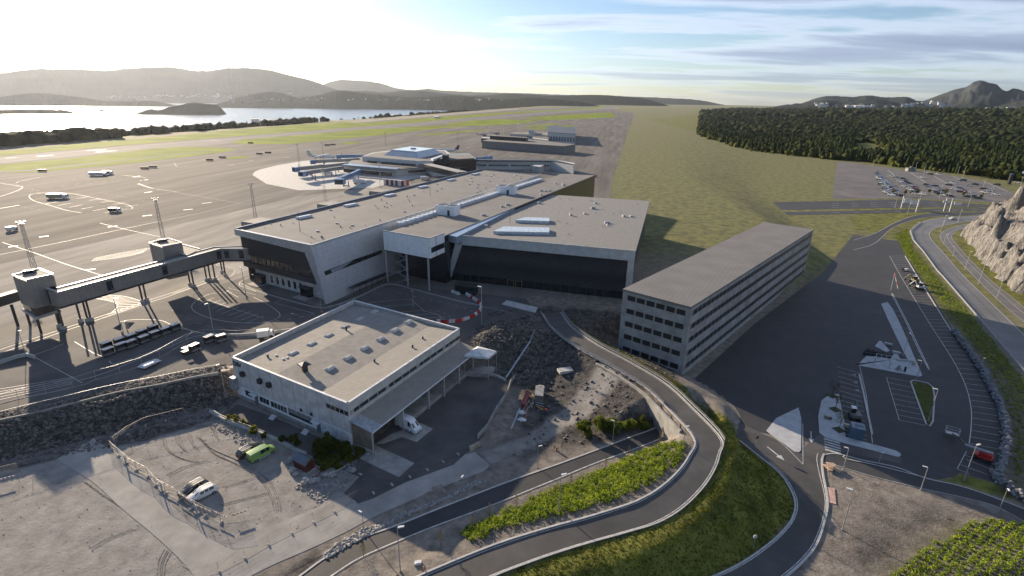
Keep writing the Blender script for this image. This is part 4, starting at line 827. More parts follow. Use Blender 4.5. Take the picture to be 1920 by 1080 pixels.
u, z = FA.uz(*zw((75, 390))); m_ = MB(); FA.rect(m_, -.6, .9, 2.3, 5.3, 1.0, 1.0); part('duct_box', m_, mat('duct_metal', (.36, .38, .4), .5, .3), fr)
nn = FA.n; text('sign_letters', 'DSV', 1.55, FA.P(.35, 8.25, .06), FA.d, (0, 0, 1), mat('sign_blue_black', (.01, .015, .03), .4), fr)
# canopy on the yard side
ci0, ci1 = FB.P(0, 6.35, 0), FB.P(FB.L-.2, 6.35, 0); co0 = G(*zc_((1025, 932)), 5.35); co1 = G(*zc_((1640, 450)), 5.35)
dpt = (co0-ci0).dot(FB.n); dpt = max(5.0, min(9.5, dpt))
CANR = lined('canopy_ribs', (.27, .25, .215), (.17, .16, .14), .6, .1, tuple(e2), rough=.8, var=.07, bump=.4)
m_ = MB(); m_.slab(FB.P(2.6, 6.4), FB.P(FB.L, 6.4), FB.P(FB.L, 5.5, dpt), FB.P(2.6, 5.5, dpt), -.2); part('canopy', m_, CANR, fr)
m_ = MB(); m_.slab(FB.P(-.2, 6.4), FB.P(2.6, 6.4), FB.P(2.6, 5.5, dpt), FB.P(-.2, 5.5, dpt), -.2); part('canopy', m_, mat('clear_sheet', (.30, .32, .34), .35), fr)
m_ = MB(); m_.beam(FB.P(-.2, 5.42, dpt+.06), FB.P(FB.L, 5.42, dpt+.06), .12, .3); part('gutter', m_, WHITEM, fr)
for u in (.3, 9.5, 18.5, 24.5, 31, 37.5):
    m_ = MB(); q = FB.P(u, 0, dpt-.4); m_.box((q.x, q.y, 2.6), (.3, .3, 5.4), atan2(e2.y, e2.x)); part('column', m_, CONCL, fr)
m_ = MB(); c_ = FB.P(24, .5, dpt/2-.3); m_.box(c_, (FB.L-16, dpt-1, 1.1), atan2(e2.y, e2.x)); part('loading_dock', m_, CONC, fr)
m_ = MB(); c_ = FB.P(.35, 0, dpt/2); m_.box((c_.x, c_.y, 3.2), (.2, dpt-.5, 4.2), atan2(e2.y, e2.x)); part('end_wall', m_, mat('weathered_board', (.16, .13, .10), .85, var=.15, scale=.8), fr)
m_ = MB(); m_.box((c_.x, c_.y, .55), (.35, dpt, 1.1), atan2(e2.y, e2.x)); part('end_plinth', m_, CONC, fr)
# white triangular awning over the far dock
aw = [G(*zc_(p), 6.2) for p in ((1612, 432), (1700, 373), (1822, 406), (1768, 448))]; pk = G(*zc_((1700, 385)), 7.2)
m_ = MB(); lo = [a-Vector((0, 0, .5)) for a in aw]
m_.add(aw+[pk]+lo, [[0, 3, 4], [3, 2, 4], [2, 1, 4], [1, 0, 4], [5, 6, 7, 8], [0, 5, 8, 3], [3, 8, 7, 2], [2, 7, 6, 1], [1, 6, 5, 0]])
aw_ = thing('awning', 'white pointed awning on thin posts over the end dock beside the freight building', 'awning', V3(aw[3], 0)); part('awning_cover', m_, mat('white_sheet', (.6, .62, .62), .6), aw_)
for q in (aw[0], aw[2], aw[3]): m_ = MB(); m_.cyl((q.x, q.y, 0), (q.x, q.y, 5.9), .09, .09, 6); part('post', m_, STEEL, aw_)
m_ = MB(); dk = [G(*zc_(p), 1.2) for p in ((1620, 540), (1700, 480), (1815, 510), (1765, 552))]; m_.prism([tuple(q[:2]) for q in dk], 0, 1.2); single('loading_platform', m_, CONC, 'low concrete platform under the white pointed awning', 'platform')
# ------------------------------------------------------------ terminal pier
R0, R1, R2, R3 = (G(*p, 22) for p in ((442, 430), (585, 460), (1014, 328), (903, 318)))
Ud = (R1-R0); Ud.z = 0; Ul = Ud.length; Ud.normalize(); Vd = (R2-R1).normalized(); B1 = G(612, 571, 4); B2 = B1+(R2-R1); B2.z = 4
pier = thing('terminal_pier', 'long flat-roofed terminal pier with raked metal gable wall and louvred end', 'building', V3((R0+R2)/2, 4))
METP = lined('metal_panels', (.44, .45, .46), (.26, .27, .28), 1.35, .05, (0, 0, 1), rough=.42, metal=.3, second=(tuple(Vd), 4.2, .06), var=.06, bump=.2)
METE = mat('metal_edge', (.38, .4, .43), .42, .4, var=.08, scale=.5)
PROOF = lined('grey_roof_membrane', (.16, .155, .148), (.09, .088, .085), 1.2, .06, tuple(Ud), rough=.9, var=.08, scale=.15, bump=.08)
m_ = MB(); m_.prism([tuple(p[:2]) for p in (R0+Vd*.6+Ud*.8, R1+Vd*.6-Ud*.5, R2-Ud*.5, R3+Ud*.8)], 21.2, 21.7); part('roof', m_, PROOF, pier)
# slit window in the side wall
NW = (B1-R1).cross(Vd).normalized(); NW = NW if NW.x > 0 else -NW
def onw(px, py, out=0): p = RP(px, py, R1, NW); return p+NW*out
m_ = MB(); m_.slab(R1, B1, B2, R2, .4 if (B1-R1).cross(R2-R1).dot(NW) > 0 else -.4); part('side_wall', m_, METP, pier)
sl_ = [onw(*p, .04) for p in Zm(430, 400, 6, [(1065, 655), (1080, 700), (1270, 625), (1400, 575), (1715, 450), (1715, 412), (1400, 520), (1200, 600)])]
m_ = MB(); m_.poly(sl_); part('slit_window', m_, glass('dark_glass', (.015, .018, .022), .15), pier)
m_ = MB(); m_.poly([onw(*p, .06) for p in Zm(430, 400, 6, [(1140, 632), (1152, 674), (1250, 632), (1395, 530), (1290, 565)])]); part('slit_window', m_, mat('pale_glass', (.22, .24, .26), .2, var=.1), pier)
# gable: band, raked column, louvres, glass, sill, concrete base
zt = Vector((0, 0, 1)); gz = lambda u, z, out=0: R0+Ud*u+Vector((0, 0, z-22))-Vector((-Ud.y, Ud.x, 0))*out
gout = Vector((Ud.y, -Ud.x, 0)); gz = lambda u, z, out=0: Vector((R0.x, R0.y, 0))+Ud*u+gout*out+Vector((0, 0, z))
rake = lambda z: Ul+(22-z)/18*((B1-R1).dot(Ud))
m_ = MB(); m_.slab(gz(0, 20.2, .6), gz(Ul-3.2, 19.4, .6), gz(rake(22), 22, .6), gz(0, 22, .6), 1.6); m_.slab(gz(Ul-3.2+.2, 19.4, .6), gz(rake(4)-1.4, 4.6, .6), gz(rake(4), 4, .6), gz(rake(22), 22, .6), 1.6); part('gable_frame', m_, METE, pier)
iu = lambda z: float(np.interp(z, [4.6, 19.4], [rake(4)-1.4, Ul-3.0]))
LOUV = lined('louvres', (.075, .077, .084), (.03, .03, .034), .42, .16, (0, 0, 1), rough=.5, metal=.4, bump=.9, var=.12, scale=.3)
m_ = MB(); m_.slab(gz(1.6, 13.7, -.2), gz(iu(13.7), 13.7, -.2), gz(iu(19.6), 19.6, -.2), gz(1.6, 20.4, -.2), .4); part('louvre_screen', m_, LOUV, pier)
m_ = MB()
for k in range(14):
    z = 13.9+k*.44; m_.beam(gz(1.7, z, -.05), gz(iu(z), z, -.05), .12, .16)
part('louvre_blade', m_, mat('louvre_blade', (.06, .062, .068), .45, .5), pier)
m_ = MB(); m_.slab(gz(1.8, 11.1, -.5), gz(iu(11.1), 11.1, -.5), gz(iu(13.7), 13.7, -.5), gz(1.8, 13.7, -.5), .2); gl = part('glass_band', m_, glass('terminal_glass', (.06, .055, .05), .08), pier)
m_ = MB()
for k in range(17): u = 2.2+k*2.2; m_.beam(gz(u, 11.1, -.42), gz(u, 13.7, -.42), .12)
parts('mullion', m_, DARKM, gl)
m_ = MB(); m_.slab(gz(1.4, 9.4, .1), gz(iu(9.4), 9.4, .1), gz(iu(11.1), 11.1, .1), gz(1.4, 11.1, .1), 1.5); part('sill_band', m_, DARKM, pier)
CW = mat('board_concrete', (.44, .44, .435), .85, var=.14, scale=.35)
bo = -1.8; m_ = MB(); m_.slab(gz(4.6, 4, bo), gz(rake(4)-.6, 4, bo), gz(rake(9.4)-1, 9.4, bo), gz(4.6, 9.4, bo), 1.0); part('base_wall', m_, CW, pier)
fb = FW(gz(4.6, 0, bo), gz(30, 0, bo), gout)
for x in (460, 525, 588, 655, 720, 787):
    u, z = fb.uz(430+x/6+4, 400+(740+(x-460)*.29)/6+6); m_ = MB(); fb.rect(m_, u-.75, u+.75, 5.0, 7.4, .02, .1); w_o = part('window', m_, WINDOW, pier)
    m_ = MB(); fb.rect(m_, u-.95, u-.75, 4.9, 7.5, .08, .16); fb.rect(m_, u+.75, u+.95, 4.9, 7.5, .08, .16); parts('frame', m_, WHITEM, w_o)
for x, y in ((380, 800), (905, 945)):
    u, z = fb.uz(430+x/6, 400+y/6); m_ = MB(); fb.rect(m_, u-2, u+2, 4.1, 7.0, 1.8, 1.8); e_o = part('entrance_porch', m_, glass('dark_glass'), pier)
    m_ = MB(); fb.rect(m_, u-2.3, u+2.3, 7.0, 7.2, 2.3, 2.4); part('porch_roof', m_, DARKM, e_o); m_ = MB(); fb.rect(m_, u-3, u+3, 4.05, 4.16, 4.2, 4.2); part('porch_slab', m_, CONC, e_o)
# remaining walls and edges
m_ = MB(); m_.slab(gz(1.2, 4, -1.5), gz(1.2, 22, -1.5), V3(R3, 22)+Ud*1.2, V3(R3, 4)+Ud*1.2, .4); part('apron_wall', m_, mat('apron_side_cladding', (.12, .12, .125), .6, var=.1), pier)
m_ = MB(); m_.slab(R2, V3(B2, 4), V3(R3, 4), R3, -.4); part('end_wall', m_, METP, pier)
m_ = MB(); m_.beam(R0+zt*.1, R3+zt*.1, .7, .7); part('roof_edge', m_, mat('blue_grey_edge', (.12, .15, .2), .4, .5), pier)
m_ = MB(); m_.beam(R1+zt*-.05, R2-zt*.05, .5, .5); m_.beam(R0+gout*.4+zt*.05, R1+gout*.4+zt*.05, .4, .4); part('roof_edge', m_, mat('pale_edge', (.5, .5, .5), .4, .4), pier)
for x, y in ((480, 347), (760, 275), (995, 215), (1193, 165), (1362, 123), (1508, 88)):
    p = G(420+x/3.2, 300+y/3.2, 21.7); a = atan2(Vd.y, Vd.x)-.12; m_ = MB(); m_.box((p.x, p.y, 22.0), (6.2, 1.7, .7), a); s_ = part('skylight', m_, WHITEM, pier); m_ = MB(); m_.box((p.x, p.y, 22.42), (5.9, 1.4, .14), a); part('dome', m_, mat('skylight_white', (.75, .78, .8), .3), s_)
for x, y, h in ((457, 430, 7), (1237, 215, 7), (1085, 255, .5), (848, 395, .4), (245, 410, .4), (520, 500, .4)):
    p = G(420+x/3.2, 300+y/3.2, 21.7); m_ = MB(); m_.cyl((p.x, p.y, 21.6), (p.x, p.y, 21.7+h), .1, .04, 5); part('lightning_rod' if h > 3 else 'roof_drain', m_, DARKM, pier)
# shelter against the side wall
sh = thing('shelter', 'row of dark steel bicycle shelters along the raked pier wall', 'shelter', G(700, 545, 4))
for k, x in enumerate((790, 825, 860, 895, 930, 965)):
    p = G(420+x/3.2, 300+(800-(x-760)*.42)/3.2+4, 4); m_ = MB(); m_.box(p+Vector((0, 0, 2.5)), (4.4, 2.2, .12), atan2(Vd.y, Vd.x)); part('shelter_roof', m_, DARKM, sh)
    m_ = MB(); m_.cyl(p+Vd*1.9+Ud*.9, p+Vd*1.9+Ud*.9+zt*2.5, .07); m_.cyl(p-Vd*1.9+Ud*.9, p-Vd*1.9+Ud*.9+zt*2.5, .07); parts('shelter_post', m_, DARKM, sh)
# ------------------------------------------------------------ white link building
lk = thing('link_building', 'white boxy terminal block raised on columns between the pier and the dark hall', 'building', G(806, 545, 4))
W0, W1 = G(718, 432.5, 22), G(805.8, 447.5, 22); W2 = G(833, 437, 22); wd = (W1-W0).normalized(); WB = W0+Vd*0
Lr = 175; roofp = [W0, W1, W2, W2+Vd*2]
WPAN = lined('white_panels', (.78, .8, .82), (.42, .44, .47), .9, .04, (0, 0, 1), rough=.5, metal=.1, second=(tuple(wd), 3.0, .05), var=.05, bump=.1)
m_ = MB(); m_.slab(V3(W0, 15.3), V3(W1, 15.3), W1, W0, .4); part('front_wall', m_, WPAN, lk)
m_ = MB(); m_.slab(V3(W1, 15.3), V3(W2, 15.3), W2, W1, .4); part('side_wall', m_, WPAN, lk)
fs = FW(W1, W2, Vector((1, 0, 0))); m_ = MB(); fs.rect(m_, .6, fs.L-.1, 17.0, 18.8, .03, .08); part('window', m_, WINDOW, lk)
W3 = W2+Vd*Lr; W3.z = 22; W4 = W0+Vd*Lr
m_ = MB(); m_.prism([tuple(p[:2]) for p in (W0+Vd*.4+wd*.3, W1+Vd*.4-wd*.3, W2, W3, W4+wd*.3)], 20.7, 21.1); part('roof', m_, PROOF, lk)
m_ = MB(); m_.slab(V3(W0, 15.3), V3(W1, 15.3), V3(W2, 15.3), V3(W0+Vd*8, 15.3), .3); m_.prism([tuple(p[:2]) for p in (W0+Vd*9, W1+Vd*9, W2+Vd*9, W3, W4)], 4, 20.7); part('recessed_wall', m_, glass('hall_glass_dark', (.02, .022, .026), .2), lk)
m_ = MB(); m_.prism([tuple(p[:2]) for p in (W0, W1, W2, W2+Vd*9, W0+Vd*9)], 15.0, 15.3); part('underside', m_, DARKM, lk)
for px, py in ((805, 545), (765, 536), (727, 528), (845, 520)):
    p = G(px, py, 4); m_ = MB(); m_.cyl(p, V3(p, 15.1), .35, .35, 10); part('column', m_, STEEL, lk)
g0 = G(748, 421.5, 21.3); g1 = G(1015, 337, 21.3)
m_ = MB(); m_.beam(g0, g1, 1.6, .9)
gd = (g1-g0).normalized()
for k in range(44): q = g0+gd*(k*(g1-g0).length/44+1); m_.box(q+zt*.6, (1.6, 2.3, .5), atan2(gd.y, gd.x)+.5)
part('rooflight_strip', m_, mat('translucent_white', (.7, .73, .76), .35), lk)
m_ = MB(); m_.beam(W0+zt*.05, W1+zt*.05, .35, .3); m_.beam(W1+zt*.05, W2+zt*.05, .35, .3); part('roof_edge', m_, mat('pale_edge', (.5, .5, .5)), lk)
for c, s in (((840, 402), 1.0), ((950, 363), 1.1)):
    p = G(*c, 21.1); a = atan2(wd.y, wd.x)+.1; m_ = MB(); m_.box((p.x, p.y, 23), (8.5*s, 4.6, 3.8), a); u_ = part('plant_room', m_, WPAN, lk)
    m_ = MB(); R_z = Matrix.Rotation(a, 3, 'Z'); 
    for k in (-1, 1): m_.box(Vector((p.x, p.y, 24.95))+R_z@Vector((2.1*k*s, 0, 0)), (3.2*s, 3.4, .2), a)
    parts('fan_opening', m_, DARKM, u_)
    m_ = MB(); m_.box(Vector((p.x, p.y, 22.2))+R_z@Vector((1.6, -2.35, 0)), (1.0, .15, 2.1), a); part('door', m_, DARKM, u_)
# outside stair under the link
stt = thing('outside_stair', 'dark steel zigzag stair under the white link block', 'stair', G(745, 530, 4)); b0 = G(745, 530, 4)
for k in range(6):
    a = b0+zt*(k*1.8)+wd*(0 if k % 2 == 0 else 4); b = b0+zt*((k+1)*1.8)+wd*(4 if k % 2 == 0 else 0); off_ = Vd*(.9*(k % 2)); m_ = MB(); m_.beam(a+off_, b+off_, .9, .18); part('flight', m_, STEEL, stt)
    m_ = MB(); m_.box(b+off_, (1.4, 2.2, .12), atan2(wd.y, wd.x)); part('landing', m_, STEEL, stt)
# ------------------------------------------------------------ dark hall
HT = 20.4; H0, H1 = G(857, 441, HT), G(985, 452.5, HT); hd = (H1-H0).normalized(); HL = 60.0; H1 = H0+hd*HL; HB = Vector((-hd.y, hd.x, 0)); HB = HB if HB.y > 0 else -HB; ho_ = -HB
bs = G(836, 526, 4); hall = thing('terminal_hall', 'dark louvred terminal hall with a slanting grey metal frame', 'building', V3(bs, 4))
lean = (bs-H0).dot(hd); fo = (bs-H0).dot(ho_)
hp = lambda u, z, out=0: V3(H0, 0)+hd*u+ho_*(out+fo*(HT-z)/(HT-4))+zt*z
m_ = MB(); m_.slab(hp(0, HT-3.2), hp(HL, HT-3.2), hp(HL, HT), hp(0, HT), 1.2); m_.slab(hp(lean, 4), hp(lean+1.4, 4), hp(1.9, HT-3), hp(0, HT), 1.2); m_.slab(hp(HL-2, 4), hp(HL, 4), hp(HL, HT-3), hp(HL-2, HT-3), 1.2); part('frame', m_, METE, hall)
m_ = MB(); m_.slab(hp(lean+1.2, 6.6, -.8), hp(HL-2, 6.6, -.8), hp(HL-2, HT-3.2, -.8), hp(1.6, HT-3.2, -.8), .3); part('louvre_screen', m_, LOUV, hall)
m_ = MB()
for k in range(24): z = 6.8+k*.45; m_.beam(hp(float(np.interp(z, [4, HT-3], [lean+1.3, 1.8])), z, -.7), hp(HL-2, z, -.7), .14, .2)
part('louvre_blade', m_, mat('louvre_blade_blue', (.03, .034, .042), .5, .4), hall)
m_ = MB(); m_.slab(hp(lean+2, 4, -1.6), hp(HL-2, 4, -1.6), hp(HL-2, 6.7, -1.6), hp(lean+2, 6.7, -1.6), .2); gg = part('entrance_glazing', m_, glass('dark_glass'), hall)
m_ = MB()
for k in range(30): u = lean+3+k*2.9; m_.beam(hp(u, 4, -1.5), hp(u, 6.6, -1.5), .16)
parts('mullion', m_, DARKM, gg)
fh = FW(hp(0, 0, -1.4), hp(10, 0, -1.4), ho_)
for px, py in ((957, 562), (972, 566)):
    u, z = fh.uz(px, py); m_ = MB(); 
    for du in (-1.1, 1.1): fh.rect(m_, u+du-.06, u+du+.06, 4, 6.5, .1, .15)
    fh.rect(m_, u-1.1, u+1.1, 6.38, 6.5, .1, .15); part('door_frame', m_, mat('timber_frame', (.25, .19, .12), .6), hall)
DP = 95; m_ = MB(); m_.prism([tuple(p[:2]) for p in (H0+HB*.6+hd*.4, H1+HB*.6, H1+HB*DP, H0+HB*DP)], HT-1.4, HT-.4); part('roof', m_, lined('hall_roof', (.2, .195, .185), (.15, .146, .14), 1.2, .06, tuple(hd), rough=.9, var=.08, bump=.08), hall)
m_ = MB(); m_.prism([tuple(p[:2]) for p in (H0+HB*3+hd*3, H1+HB*3-hd*2, H1+HB*(DP-1)-hd, H0+HB*(DP-1)+hd*3)], 4, HT-1.5); part('core_wall', m_, mat('hall_core', (.05, .052, .058), .5), hall)
m_ = MB(); m_.beam(hp(0, HT+.05, .1), hp(HL, HT+.05, .1), .3, .3); part('roof_edge', m_, mat('pale_edge', (.5, .5, .5)), hall)
bp = [G(*p, HT+.1) for p in ((834, 440), (856, 446), (1030, 359), (1030, 343), (1000, 355))]
m_ = MB(); m_.prism([tuple(q[:2]) for q in bp], HT-2, HT+.45); part('standing_seam_roof', m_, lined('blue_metal_roof', (.36, .44, .54), (.26, .33, .42), .9, .06, tuple(Vd), rough=.35, metal=.5, var=.05, bump=.2), hall)
for q in ([(925, 435), (945, 426), (1030, 428), (1030, 437)], [(966, 414), (985, 408.5), (1030, 410), (1030, 416)]):
    w4 = [G(*p, HT+.3) for p in q]; m_ = MB(); m_.prism([tuple(p[:2]) for p in w4], HT-.6, HT+.6); part('rooflight', m_, mat('rooflight_glass', (.5, .56, .6), .2), hall)
m_ = MB(); p = G(956, 418, HT-.4); m_.cyl(p, p+zt*7, .09, .04, 5); part('lightning_rod', m_, DARKM, hall)
# ramp slab before the hall
m_ = MB(); q = [G(*p, 4.3) for p in Zm(700, 460, 6.353, [(1530, 700), (1590, 655), (1960, 740), (1930, 800)])]; m_.prism([tuple(p[:2]) for p in q], 3.9, 4.35); single('entrance_slab', m_, CONCL, 'pale concrete slab in front of the dark hall doors', 'slab')
# glass vestibule beside the slanting frame
p = G(875, 549, 4); vs_ = thing('vestibule', 'low dark glazed vestibule under the slanting frame of the dark hall', 'vestibule', p, atan2(hd.y, hd.x))
m_ = MB(); m_.box(p+Vector((0, 0, 1.35)), (7, 3, 2.7)); part('glazing', m_, glass('dark_glass'), vs_); m_ = MB(); m_.box(p+Vector((0, 0, 2.8)), (7.6, 3.6, .2)); part('vestibule_roof', m_, DARKM, vs_)
# unseen block added beyond the terminal front, sized to shade the right parking
def block(name, label, base, z0, z1, m, cat='building', floors=0, mw=WINDOW):
    c = sum((V3(p, z0) for p in base), Vector())/len(base); t_ = thing(name, label, cat, c)
    m_ = MB(); m_.prism([tuple(p[:2]) for p in base], z0, z1); part('wall', m_, m, t_)
    m_ = MB(); cc_ = c.copy(); m_.prism([tuple((V3(p, 0)+(V3(p, 0)-V3(cc_, 0)).normalized()*.3)[:2]) for p in base], z1, z1+.5); part('roof', m_, PROOF, t_)
    h = (z1-z0)/max(1, floors)
    for k in range(floors):
        for i in range(len(base)):
            a, b = base[i], base[(i+1) % len(base)]; f = FW(a, b); 
            if f.n.dot(f.o+f.d*f.L/2-V3(c, 0)) < 0: f.n = -f.n
            if f.L < 4: continue
            m_ = MB(); f.rect(m_, 1.2, f.L-1.2, z0+h*k+h*.38, z0+h*k+h*.75, .05, .1); part('window_band', m_, mw, t_)
    return t_

random.seed(5); m_ = MB(); m2 = MB()
for k in range(60):
    u = random.uniform(3, Ul-3); v = random.uniform(4, 175); q = gz(u, 21.7)+Vd*v; (m_ if k % 2 else m2).cyl(q, q+zt*random.uniform(.25, .8), .16, .16, 6) if k % 3 else m_.box(q+zt*.15, (1.0, .8, .4), .5)
parts('roof_vent', m_, STEEL, pier); parts('roof_drain', m2, DARKM, pier)
m_ = MB()
for k in range(34):
    q = V3(H0, HT-.4)+hd*random.uniform(3, HL-4)+HB*random.uniform(4, 88); m_.box(q+zt*.3, (random.uniform(.5, 2.2), random.uniform(.5, 1.5), random.uniform(.5, 1.3)), .2) if k % 3 == 0 else m_.cyl(q, q+zt*.6, .18, .18, 6)
parts('roof_vent', m_, STEEL, hall)
m_ = MB()
for k in range(10): q = V3(W2, 21.1)-wd*random.uniform(2, 9)+Vd*random.uniform(12, 160); m_.box(q+zt*.3, (random.uniform(.6, 1.8), 1, .7), .4)
parts('roof_vent', m_, STEEL, lk)
gp = [Vector(p+(0,)) for p in ((29, 131), (103, 216), (117, 204), (43, 119))]  # added block: footprint set sunward so its shadow covers the right parking
block('shade_block', 'unseen multi-storey block, added between the terminal and the open car park to cast shade', gp, 0, 18.2, mat('shade_block_concrete', (.3, .3, .29), .85, var=.14, scale=.3), floors=5, mw=lined('shade_block_bays', (.02, .022, .025), (.22, .22, .21), 2.7, .5, (.655, .75, 0), rough=.3, second=((.76, -.65, 0), 2.7, .5)))
# ------------------------------------------------------------ elevated walkway with two gate towers
WALK = lined('walkway_cladding', (.24, .23, .22), (.09, .088, .085), 1.2, .04, (.407, .914, 0), rough=.5, metal=.4, var=.08, bump=.15)
WALKROOF = mat('walkway_roof', (.24, .225, .2), .85, var=.08, scale=.4)
wk = thing('elevated_walkway', 'long grey elevated walkway on thin legs, linking two gate towers to the pier', 'walkway', G(268, 566, 4))
zb, zr = 12.0, 16.0
f0 = G(112, 576, zb); f1 = G(417.5, 487.5, zb); f2 = G(461, 487.5, zb); t0, t1, t2 = V3(f0, zr), V3(f1, zr), V3(f2, zr)
q0, q1, q2 = G(140, 536, zr), G(413, 457.5, zr), G(459, 458.5, zr)
dq = (f1-f0).normalized(); nq = Vector((-dq.y, dq.x, 0)); wq = max(3.5, min(6, abs((q0-t0).dot(nq))))
q0 = t0+nq*wq; q1 = t1+nq*wq*.95; d2 = (f2-f1).normalized(); n2 = Vector((-d2.y, d2.x, 0)); q2 = t2+n2*wq*.95+d2*3; t2 = t2+d2*3
m_ = MB(); m_.prism([tuple(p[:2]) for p in (t0, t1, q1, q0)], zb, zr-.25); part('corridor', m_, WALK, wk); m_ = MB(); m_.prism([tuple(p[:2]) for p in (t1, t2, q2, q1)], zb, zr-.25); part('corridor', m_, WALK, wk)
m_ = MB(); m_.prism([tuple(p[:2]) for p in (t0+nq*.4, t1+nq*.4, q1-nq*.4, q0-nq*.4)], zr-.25, zr-.05); part('corridor_roof', m_, WALKROOF, wk); m_ = MB(); m_.prism([tuple(p[:2]) for p in (t1, t2, q2, q1)], zr-.25, zr-.06); part('corridor_roof', m_, WALKROOF, wk)
m_ = MB(); m_.beam(t0, t1, .35, .3); m_.beam(t1, t2, .35, .3); part('roof_edge', m_, mat('pale_edge', (.5, .5, .5)), wk)
m_ = MB(); m_.beam(q0, q1, .4, .4); m_.beam(q1, q2, .4, .4); part('roof_edge', m_, mat('blue_grey_edge', (.12, .15, .2)), wk)
m_ = MB(); m_.prism([tuple(p[:2]) for p in (t0-nq*.1, t1-nq*.1, q1+nq*.1, q0+nq*.1)], zb-.5, zb); part('floor_edge', m_, DARKM, wk); m_ = MB(); m_.prism([tuple(p[:2]) for p in (t1-n2*.1, t2-n2*.1, q2+n2*.1, q1+n2*.1)], zb-.5, zb); part('floor_edge', m_, DARKM, wk)
fw = FW(f0, f1, Vector((.5, -1, 0))); fw2 = FW(f1, f2, Vector((.5, -1, 0)))
for (px, py), f in (((206, 536), fw), ((309, 506), fw), ((410, 475), fw), ((425, 475.5), fw2), ((452, 476), fw2)):
    u, z = f.uz(px, py); m_ = MB(); f.rect(m_, u-.8, u+.8, 12.6, 15.3, .05, .15); part('window', m_, WINDOW, wk)
for px, py in ((152, 603), (165, 602), (171, 601), (268, 567), (275, 564), (357, 535), (364, 538), (388, 526.5), (395, 525.5), (404, 526), (417, 512), (423, 518), (112, 613), (120, 617)):
    p = G(px, py, 4); m_ = MB(); m_.cyl(p+zt*.6, V3(p, zb-.3), .26, .26, 8); l_ = part('leg', m_, mat('leg_steel', (.1, .1, .105), .5, .4), wk)
    m_ = MB(); m_.cyl(p-zt*.1, p+zt*1.0, .75, .6, 10); part('foot', m_, CONCL, l_)
def tower(name, label, rp_, zr, zlow, branch, px_slab=None, stripe=True):
    t_ = thing(name, label, 'gate tower', V3(sum(rp_, Vector())/4, 4)); r = rp_
    m_ = MB(); m_.prism([tuple(p[:2]) for p in r], zlow, zr-.3); part('tower_box', m_, WALK, t_)
    c = sum(r, Vector())/4; ins = [c+(p-c)*.92 for p in r]; m_ = MB(); m_.prism([tuple(p[:2]) for p in ins], zr-.3, zr-.2); part('roof', m_, WALKROOF, t_)
    m_ = MB()
    for i in range(4): m_.beam(r[i], r[(i+1) % 4], .2, .3)
    part('parapet', m_, mat('pale_edge', (.5, .5, .5)), t_)
    m_ = MB()
    for k in range(3): q = c+(r[0]-c)*(.45-.18*k)+(r[3]-c)*(.25+.1*k); m_.box(V3(q, zr+.25), (.7, 1.4, .8), .4)
    parts('cooling_unit', m_, DARKM, t_)
    b = branch; m_ = MB(); m_.prism([tuple(p[:2]) for p in b], zb+.2, zr_b-.2); part('glazed_bridge', m_, glass('terminal_glass'), t_)
    m_ = MB(); m_.prism([tuple(p[:2]) for p in b], zr_b-.2, zr_b+.05); part('bridge_roof', m_, WALKROOF, t_)
    m_ = MB(); m_.beam(V3(b[0], zr_b+.15), V3(b[1], zr_b+.15), .4, .4); m_.beam(V3(b[3], zr_b+.15), V3(b[2], zr_b+.15), .3, .3); part('bridge_edge', m_, mat('pale_edge', (.5, .5, .5)), t_)
    m_ = MB(); m_.prism([tuple(p[:2]) for p in b], zb-.4, zb+.2); part('bridge_floor', m_, DARKM, t_)
    return t_
zr_b = 16.2
T1r = [G(*p, 19.5) for p in Zm(0, 360, 4, [(92, 622), (195, 660), (400, 615), (295, 573)])]
br1 = [G(*Zm(0, 360, 4, [(245, 692)])[0], zr_b), t0+dq*.2, q0+dq*.2, G(*Zm(0, 360, 4, [(400, 642)])[0], zr_b)]
tw1 = tower('gate_tower', 'grey gate tower at the far left end of the elevated walkway, glazed below', T1r, 19.5, 11.6, br1)
T2r = [G(*p, 19.5) for p in Zm(0, 360, 4, [(1117, 380), (1215, 408), (1365, 380), (1265, 348)])]
a1 = t0+dq*((RP(*Zm(0, 360, 4, [(1415, 480)])[0], t0, zt)-t0).dot(dq)); a2 = a1-dq*0
br2 = [G(*Zm(0, 360, 4, [(1240, 430)])[0], zr_b), G(*Zm(0, 360, 4, [(1410, 478)])[0], zr_b)+nq*.5, G(*Zm(0, 360, 4, [(1500, 431)])[0], zr_b), G(*Zm(0, 360, 4, [(1368, 396)])[0], zr_b)]
tw2 = tower('gate_tower', 'grey gate tower behind the elevated walkway, nearer the pier', T2r, 19.5, 8.5, br2)
# slab, stair and lower glass of the near tower
sp_ = [G(*p, 9.0) for p in Zm(0, 360, 4, [(160, 872), (262, 940), (455, 880), (330, 840)])]
m_ = MB(); m_.prism([tuple(p[:2]) for p in sp_], 8.2, 8.9); part('floor_slab', m_, CONCL, tw1)
m_ = MB(); m_.prism([tuple((sum(sp_, Vector())/4*.15+p*.85)[:2]) for p in sp_], 8.9, 12.0); part('lower_glazing', m_, glass('terminal_glass'), tw1)
s0 = G(*Zm(0, 360, 4, [(285, 895)])[0], 9); s1 = G(*Zm(0, 360, 4, [(355, 825)])[0], 11.2); s2 = G(*Zm(0, 360, 4, [(445, 865)])[0], 11.4)
m_ = MB(); m_.beam(s0, s1, .5, .9); m_.beam(s1, s2, .5, .9); part('stair', m_, mat('pale_edge', (.5, .5, .5)), tw1)
for p in (sp_[0], sp_[1], sp_[2]): c = V3((p*.8+sum(sp_, Vector())/4*.2), 4); m_ = MB(); m_.cyl(c, V3(c, 8.2), .3, .3, 8); part('leg', m_, DARKM, tw1)
